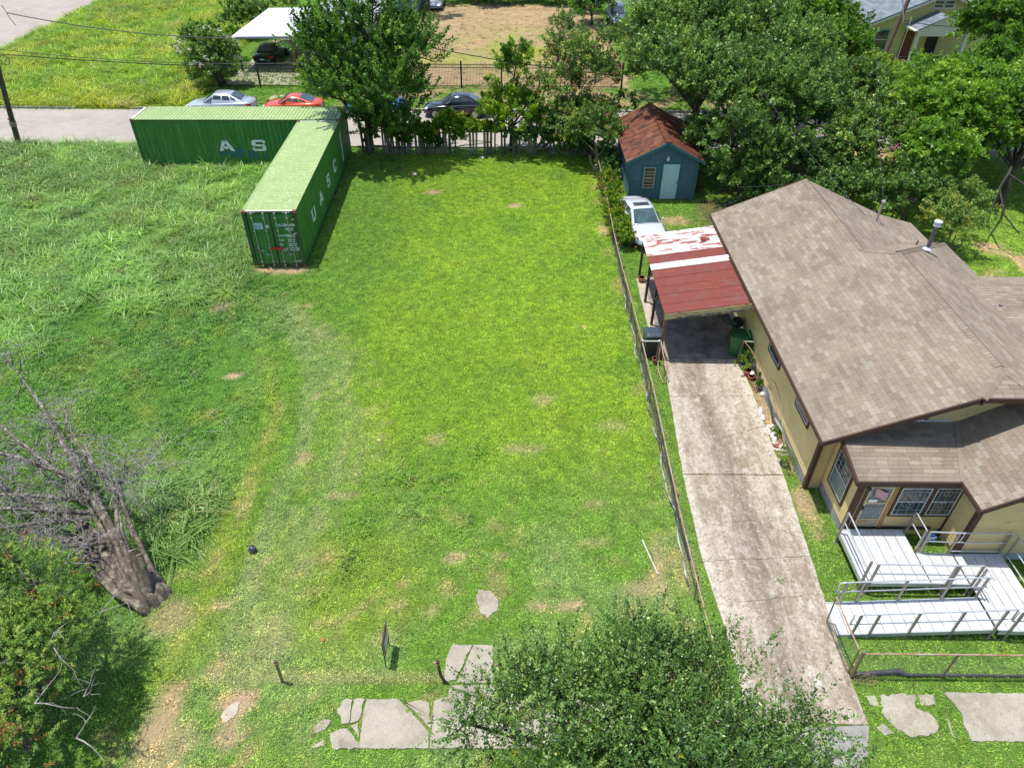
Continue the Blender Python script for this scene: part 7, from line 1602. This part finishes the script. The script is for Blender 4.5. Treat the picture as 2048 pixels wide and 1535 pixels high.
for i, (lb, lob) in enumerate([('dark thicket in the shade right behind the near house gable', [(14.6,35.6,1.2,1.1),(16.0,35.0,1.3,1.2),(17.2,35.6,1.4,1.2)]), ('row of dark low foliage between the two dense oaks and the near house roof', [(11.6,36.6,1.4,1.1),(13.2,37.0,2.0,1.3),(15.0,37.4,2.2,1.4),(16.8,37.4,2.0,1.3),(18.4,36.6,1.8,1.2)]),
    ('row of leafy growth filling the ground behind the dark multi stemmed shrub', [(20.6,37.0,2.0,1.5),(22.6,37.4,2.2,1.5),(24.6,38.6,2.0,1.6),(26.6,40.0,2.2,1.7),(28.8,41.5,2.4,1.8),(19.6,39.5,2.4,1.4)]),
    ('leafy growth under the crape myrtles behind the wooden fence', [(1.6,44.9,1.6,1.2),(2.8,45.0,2.0,1.2),(4.2,45.0,2.0,1.2),(5.6,44.4,1.8,1.2),(6.6,45.0,2.4,1.2)]),
    ('dark undergrowth behind the shed and under the oak', [(10.9,42.5,1.0,1.1),(11.4,44.0,1.2,1.2),(12.8,43.6,1.2,1.2),(13.4,36.6,.7,.9)])]):
    tree('shrub', lb, 'shrub', (lob[0][0],lob[0][1],0), lob, 'oak', 429, 46, .15, .09, .5, .25, .05, None, 140+i, up=.4, tone0=.28, twigs=20, stems=3, zmin=.05)
def vine(label, pts, rad, ns, per, L, W, seed, leaf='vine', tone0=.45, base=None, cat='vine', zmin=.02, sl=.35, extra=None):
    t = thing('vine' if cat == 'vine' else cat.replace(' ', '_'), label, cat, base or (pts[0][0], pts[0][1], 0))
    lob = [(*p[:3], p[3] if len(p) > 3 else rad) for p in pts]
    c, ld, nn, Ls, Ws, tone, o, ax, s_ = sprays(lob, ns, per, L, W, sl, .15, seed=seed, tone0=tone0, up=.4, jit=.6, zmin=zmin, shell=(.3,1.05))
    obj('leaves', leafmesh('leaves', c, ld, nn, Ls, Ws, tone, M_LF[leaf]), t)
    if extra:
        c, ld, nn, Ls, Ws, tone, *_ = sprays(lob, extra, 10, L, W, sl, .1, seed=seed+1, tone0=.4, zmin=zmin, shell=(.9,1.1)); obj('orange_leaves', leafmesh('orange_leaves', c, ld, nn, Ls, Ws, tone, M_LF['dead']), t)
    mb = MB(); mb.tube([(p[0],p[1],max(.05,p[2]*.5)) for p in pts], .025, 5); part('stem', mb, M_BARK, t); return t
vine('bright vine heaped on the wooden fence in front of the black sedan', [(-4.6,44.1,1.6,.6),(-3.8,44.1,1.9,.75),(-2.9,44.1,1.7,.6),(-2.1,44.1,1.6,.5),(-1.4,44.1,1.5,.45),(-3.4,43.9,1.1,.4)], .5, 320, 34, .17, .13, 101, tone0=.62)
vine('dark vine on the wooden fence under the tall green tree', [(-8.2,44.1,1.5,.5),(-7.2,44.1,1.3,.6),(-6.2,44.1,1.5,.6),(-5.4,44.1,1.2,.6),(-5.0,44.0,.7,.45),(-9.0,44.1,1.0,.5),(-6.8,43.9,.7,.4)], .5, 380, 34, .16, .12, 102, tone0=.30)
vine('leafy tangle on the wooden fence below the crape myrtles', [(-.2,44.1,1.3,.6),(.6,44,1.0,.7),(1.6,44,1.1,.7),(2.4,43.9,.9,.7),(3.4,43.7,.8,.7),(4.3,43.4,.7,.7)], .5, 330, 34, .15, .11, 103, tone0=.33, leaf='oak')
vine('undergrowth in the gap between the fence corner and the shed wall', [(5.6,42.5,.9,.7),(5.6,41.3,.8,.6),(5.5,40.2,.6,.6),(5.75,39.2,.6,.5),(5.9,43.6,1.4,.8)], .5, 330, 34, .15, .10, 104, tone0=.30, leaf='oak', base=(5.6,41,0), cat='ground vine')
vine('green creeper with orange tips climbing the chain fence beside the white sedan', [(5.35,37.4,.7,.5),(5.4,36.4,.8,.5),(5.3,35.3,.75,.5),(5.3,34.2,.8,.55),(5.35,33.1,.75,.5),(5.45,32.1,.65,.45),(5.6,31.5,.5,.36),(5.25,37.9,1.0,.36)], .5, 430, 34, .11, .085, 105, tone0=.52, extra=60)
vine('dark ivy against the yellow wall behind the pot cluster', [(9.24,21.9,.55,.2),(9.26,21.4,.5,.17),(9.27,20.9,.4,.15),(9.27,20.5,.3,.13),(9.2,22.3,.7,.2)], .3, 230, 30, .075, .055, 106, leaf='pecan', tone0=.35, sl=.14)
vine('leafy weeds growing inside the bent pipe frame', [(8.95,21.7,.4,.22),(9.0,21.3,.35,.2),(8.85,21.9,.15,.15)], .2, 70, 24, .06, .045, 107, leaf='lime', tone0=.6, cat='weeds', sl=.12)
vine('spiky weeds against the skirting at the front corner of the near house', [(9.18,16.9,.22,.18),(9.12,16.5,.22,.2),(9.15,16.2,.18,.16)], .25, 120, 22, .12, .014, 108, leaf='lime', tone0=.25, cat='weeds', sl=.2)
vine('low green plant behind the loose bricks', [(9.26,18.1,.12,.1),(9.27,17.9,.1,.1)], .2, 30, 20, .06, .04, 109, leaf='lime', tone0=.4, cat='weeds', sl=.1)
# dry brush at the foot of the front fence post
t = thing('dry_brush', 'tangle of dry straw coloured stalks at the foot of the front gate post', 'dry stalks', (8.75,9.05,0)); mb = MB(); r = random.Random(4)
for i in range(70):
    a = r.uniform(0, 6.28); x, y = 8.78+r.gauss(0,.16), 9.02+r.gauss(0,.08); l = r.uniform(.08,.22); mb.tube([(x,y,.03+r.uniform(0,.06)),(x+l*math.cos(a),y+l*.6*math.sin(a),.04+r.uniform(0,.14))], .006, 3, 0, False)
part('stalks', mb, pm('straw', (.42,.33,.2), (.3,.22,.13), 9, .9), t, kind='stuff')
# ================================================================ JUNIPER AND LEANING DEAD TREE
JL = [(a-.45, b-.1, c_, r_*.95) for a, b, c_, r_ in [(-10.3,9.5,2.9,1.0),(-11.6,10.2,2.6,1.0),(-9.75,9.6,2.8,.6),(-10.0,8.4,2.5,1.05),(-9.3,7.5,2.3,.8),(-11.2,8.6,2.3,1.0),(-9.9,7.0,2.2,.95),(-10.2,6.2,2.3,.9),(-9.2,6.4,2.0,.6),(-11.3,7.2,2.5,1.0),(-12.4,9.2,2.6,1.1),(-12.2,7.6,2.4,1.1)]]
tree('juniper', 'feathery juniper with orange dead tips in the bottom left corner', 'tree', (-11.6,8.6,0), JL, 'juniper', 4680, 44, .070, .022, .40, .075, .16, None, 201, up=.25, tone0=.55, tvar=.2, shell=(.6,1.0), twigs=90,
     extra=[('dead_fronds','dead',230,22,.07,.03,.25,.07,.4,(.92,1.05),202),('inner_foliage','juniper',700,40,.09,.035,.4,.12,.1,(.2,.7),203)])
M_DEADW = pm('weathered_dead_wood', (.17,.145,.12), (.09,.075,.06), 7, .9, world=True, c3=(.40,.36,.32), bmp=.4); M_TWIG = pm('bleached_twig', (.46,.43,.40), (.20,.18,.16), 6, .85, world=True)
M_CEDAR = pm('cedar_bark', (.20,.165,.13), (.095,.075,.06), 4, .95, bmp=.8, stretch=(1,1,.5), world=True, c3=(.34,.29,.21)); M_CUT = pm('cut_wood', (.50,.40,.30), (.4,.3,.22), 9, .8)
dt = thing('dead_tree', 'leaning dead cedar with bleached bare branches sprawling to the left over the grass', 'tree', (-9.75,11.1,0))
B = Vector((-9.72,11.1,.12))
stems = [[(.05,0,0),(-.75,.65,.45),(-1.5,1.5,.8),(-2.4,2.5,1.15)], [(.05,.05,0),(-.8,.45,.36),(-1.7,1.2,.62),(-2.8,2.1,.95)], [(.05,-.05,0),(-.8,.2,.24),(-1.6,.8,.42),(-2.6,1.5,.7)], [(.07,.08,0),(-.5,.75,.5),(-1.1,1.6,.9),(-1.6,2.6,1.3)]]
mb = MB(); rs_ = random.Random(77)
for s_, r0 in zip(stems, (.115,.11,.10,.09)):
    for q in range(5):
        lat = Vector((.55,.8,0))*rs_.uniform(-.26,.26)+Vector((0,0,rs_.uniform(-.02,.12))); P = []
        for i, p in enumerate(s_):
            P.append(B+Vector(p)+lat*(1.25 if i == 0 else 1.0 if i == 1 else .75 if i == 2 else .5)+Vector((rs_.uniform(-.06,.06), rs_.uniform(-.06,.06), rs_.uniform(-.04,.05))))
        P = [P[0]+Vector((.10,-.05,-.32))]+P; Q = []
        for a, b_ in zip(P, P[1:]):
            for k in range(3): Q.append(a+(b_-a)*k/3+Vector((rs_.gauss(0,.012), rs_.gauss(0,.012), rs_.gauss(0,.012))))
        Q.append(P[-1]); n = len(Q); mb.tube(Q, [r0*(1.15-.75*i/n)*rs_.uniform(.88,1.12) for i in range(n)], 7)
part('trunk', mb, M_CEDAR, dt)
for (a, b_, r_) in (((-.12,.12,.25),(-.32,.62,1.30),.105),((-.02,.14,.25),(-.16,.55,1.20),.09)):
    mb = MB(); mb.tube([B+Vector(a), B+Vector(a)*.4+Vector(b_)*.6, B+Vector(b_)], [r_*1.2, r_*1.05, r_], 9); st_ = part('cut_stub', mb, M_CEDAR, dt)
    mb = MB(); p = B+Vector(b_); mb.cyl(p, p+Vector((-.01,.015,.012)), r_*.96, 10); part('cut_face', mb, M_CUT, st_)
limbs = [([(-12.1,13.6,1.25),(-13.4,14.8,1.6),(-14.8,16.0,2.0),(-16.6,17.6,2.4)], .13), ([(-12.1,13.6,1.25),(-12.9,15.0,2.1),(-14.2,16.8,2.8),(-15.8,18.7,3.5)], .11), ([(-11.3,13.7,1.4),(-12.0,14.6,2.0),(-12.4,15.3,2.6),(-13.0,16.4,3.1)], .09),
         ([(-11.3,13.7,1.4),(-11.0,14.0,1.9),(-10.5,14.4,2.3),(-10.0,14.6,2.4)], .07), ([(-12.5,13.2,1.0),(-13.8,13.8,1.5),(-15.2,14.6,1.9),(-17.0,15.4,2.1)], .12), ([(-12.3,12.6,.7),(-13.6,12.8,1.3),(-15.2,13.2,1.9),(-17.0,13.6,2.2)], .10),
         ([(-12.1,13.6,1.2),(-12.9,13.5,1.9),(-14.0,13.4,2.5),(-15.0,13.4,2.8)], .08), ([(-11.9,13.0,1.2),(-12.8,12.2,2.2),(-13.8,11.6,2.8),(-14.8,11.0,3.0)], .08), ([(-12.0,13.2,1.2),(-13.2,12.8,2.2),(-14.4,12.5,2.8),(-15.8,12.4,3.0)], .08), ([(-11.6,12.6,1.0),(-12.2,11.6,2.0),(-12.8,11.0,2.8),(-13.2,10.4,3.2)], .07),
         ([(-11.2,12.4,.9),(-11.6,11.8,1.8),(-11.9,11.2,2.6),(-12.1,10.6,3.2)], .06), ([(-12.6,14.2,1.5),(-14.2,14.6,2.4),(-15.6,14.8,3.0),(-16.8,14.6,3.3)], .08)]
r = random.Random(31)
mbL = MB(); mbT = MB(); cnt = 0
def grow(p, d, L, rad, lev):
    global cnt
    n = 4; pts = [p]; rs = [rad]; q = Vector(p); dd = Vector(d)
    for i in range(n):
        dd = (dd+Vector((r.gauss(0,.22), r.gauss(0,.22), r.gauss(0,.20)-(.10 if lev > 1 else -.05)))).normalized(); q = q+dd*(L/n)
        if q.z < .15: q.z = .15
        pts.append(q.copy()); rs.append(rad*(1-(i+1)/n*.75))
    (mbT if rad < .02 else mbL).tube(pts, rs, 4 if rad < .02 else 6, 0, False)
    if lev < 3:
        for i in range(1, n+1):
            for k in range((1 if r.random() < .55 else 2) if lev < 2 else (1 if r.random() < .5 else 0)):
                sd_ = Vector((r.gauss(-.1,1), r.gauss(-.1,1), r.gauss(-.15,.8))).normalized(); grow(pts[i], (dd*.7+sd_*.8).normalized(), L*r.uniform(.5,.8), max(.009, rs[i]*.62), lev+1)
for pts, r0 in limbs:
    P = [Vector(p)+Vector((-.25*i_,-.1*i_,-.25*i_)) for i_, p in enumerate(pts)]; r0 *= 1.0; mbL.tube(P, [r0, r0*.72, r0*.45, r0*.18], 7)
    for i in range(3):
        for k in range(7 if pts[-1][1] < 16 else 4):
            t_ = r.uniform(.15, 1); p = P[i]+(P[i+1]-P[i])*t_; d = ((P[i+1]-P[i]).normalized()*.7+Vector((r.gauss(0,.7), r.gauss(0,.7), r.gauss(.25,.6)))).normalized(); grow(p, d, r.uniform(.7,1.5)*(1 if i else .7), r0*(.32-.06*i), 1)
part('branches', mbL, M_DEADW, dt); part('twigs', mbT, M_TWIG, dt, kind='stuff')
mbT = MB(); mbL = MB()
for (x, y, z) in ((-8.9,9.0,3.0),(-9.4,8.0,3.3),(-8.6,7.3,2.6),(-9.9,9.9,3.6),(-10.6,7.6,3.2),(-8.4,6.5,2.5),(-9.2,6.9,3.1)):
    grow(Vector((x-.3,y,z-.3)), Vector((.7,-.2,.35)).normalized(), .8, .018, 2); grow(Vector((x-.3,y,z-.3)), Vector((.3,.5,.4)).normalized(), .7, .018, 2)
part('dead_twigs', mbT, M_TWIG, dt, kind='stuff')
# leaf clumps of weeds round the trunk foot: dark litter
# ================================================================ FOREGROUND TREE
FL = [(1.04,6.6,3.3,1.05),(2.61,7.0,3.3,1.1),(4.18,6.8,3.0,1.1),(5.3,6.5,2.8,.75),(-.1,6.4,2.9,.8),(2.18,6.0,2.9,1.4),(4.0,5.8,2.9,1.3),(-.75,6.4,3.1,.45),(3.5,7.6,3.5,.5),(2.54,7.8,3.4,.5),(6.0,6.7,2.7,.4),(.6,7.4,3.2,.45),(1.0,5.0,3.3,1.3),(3.2,4.6,3.6,1.4),(5.2,5.2,3.0,1.0)]
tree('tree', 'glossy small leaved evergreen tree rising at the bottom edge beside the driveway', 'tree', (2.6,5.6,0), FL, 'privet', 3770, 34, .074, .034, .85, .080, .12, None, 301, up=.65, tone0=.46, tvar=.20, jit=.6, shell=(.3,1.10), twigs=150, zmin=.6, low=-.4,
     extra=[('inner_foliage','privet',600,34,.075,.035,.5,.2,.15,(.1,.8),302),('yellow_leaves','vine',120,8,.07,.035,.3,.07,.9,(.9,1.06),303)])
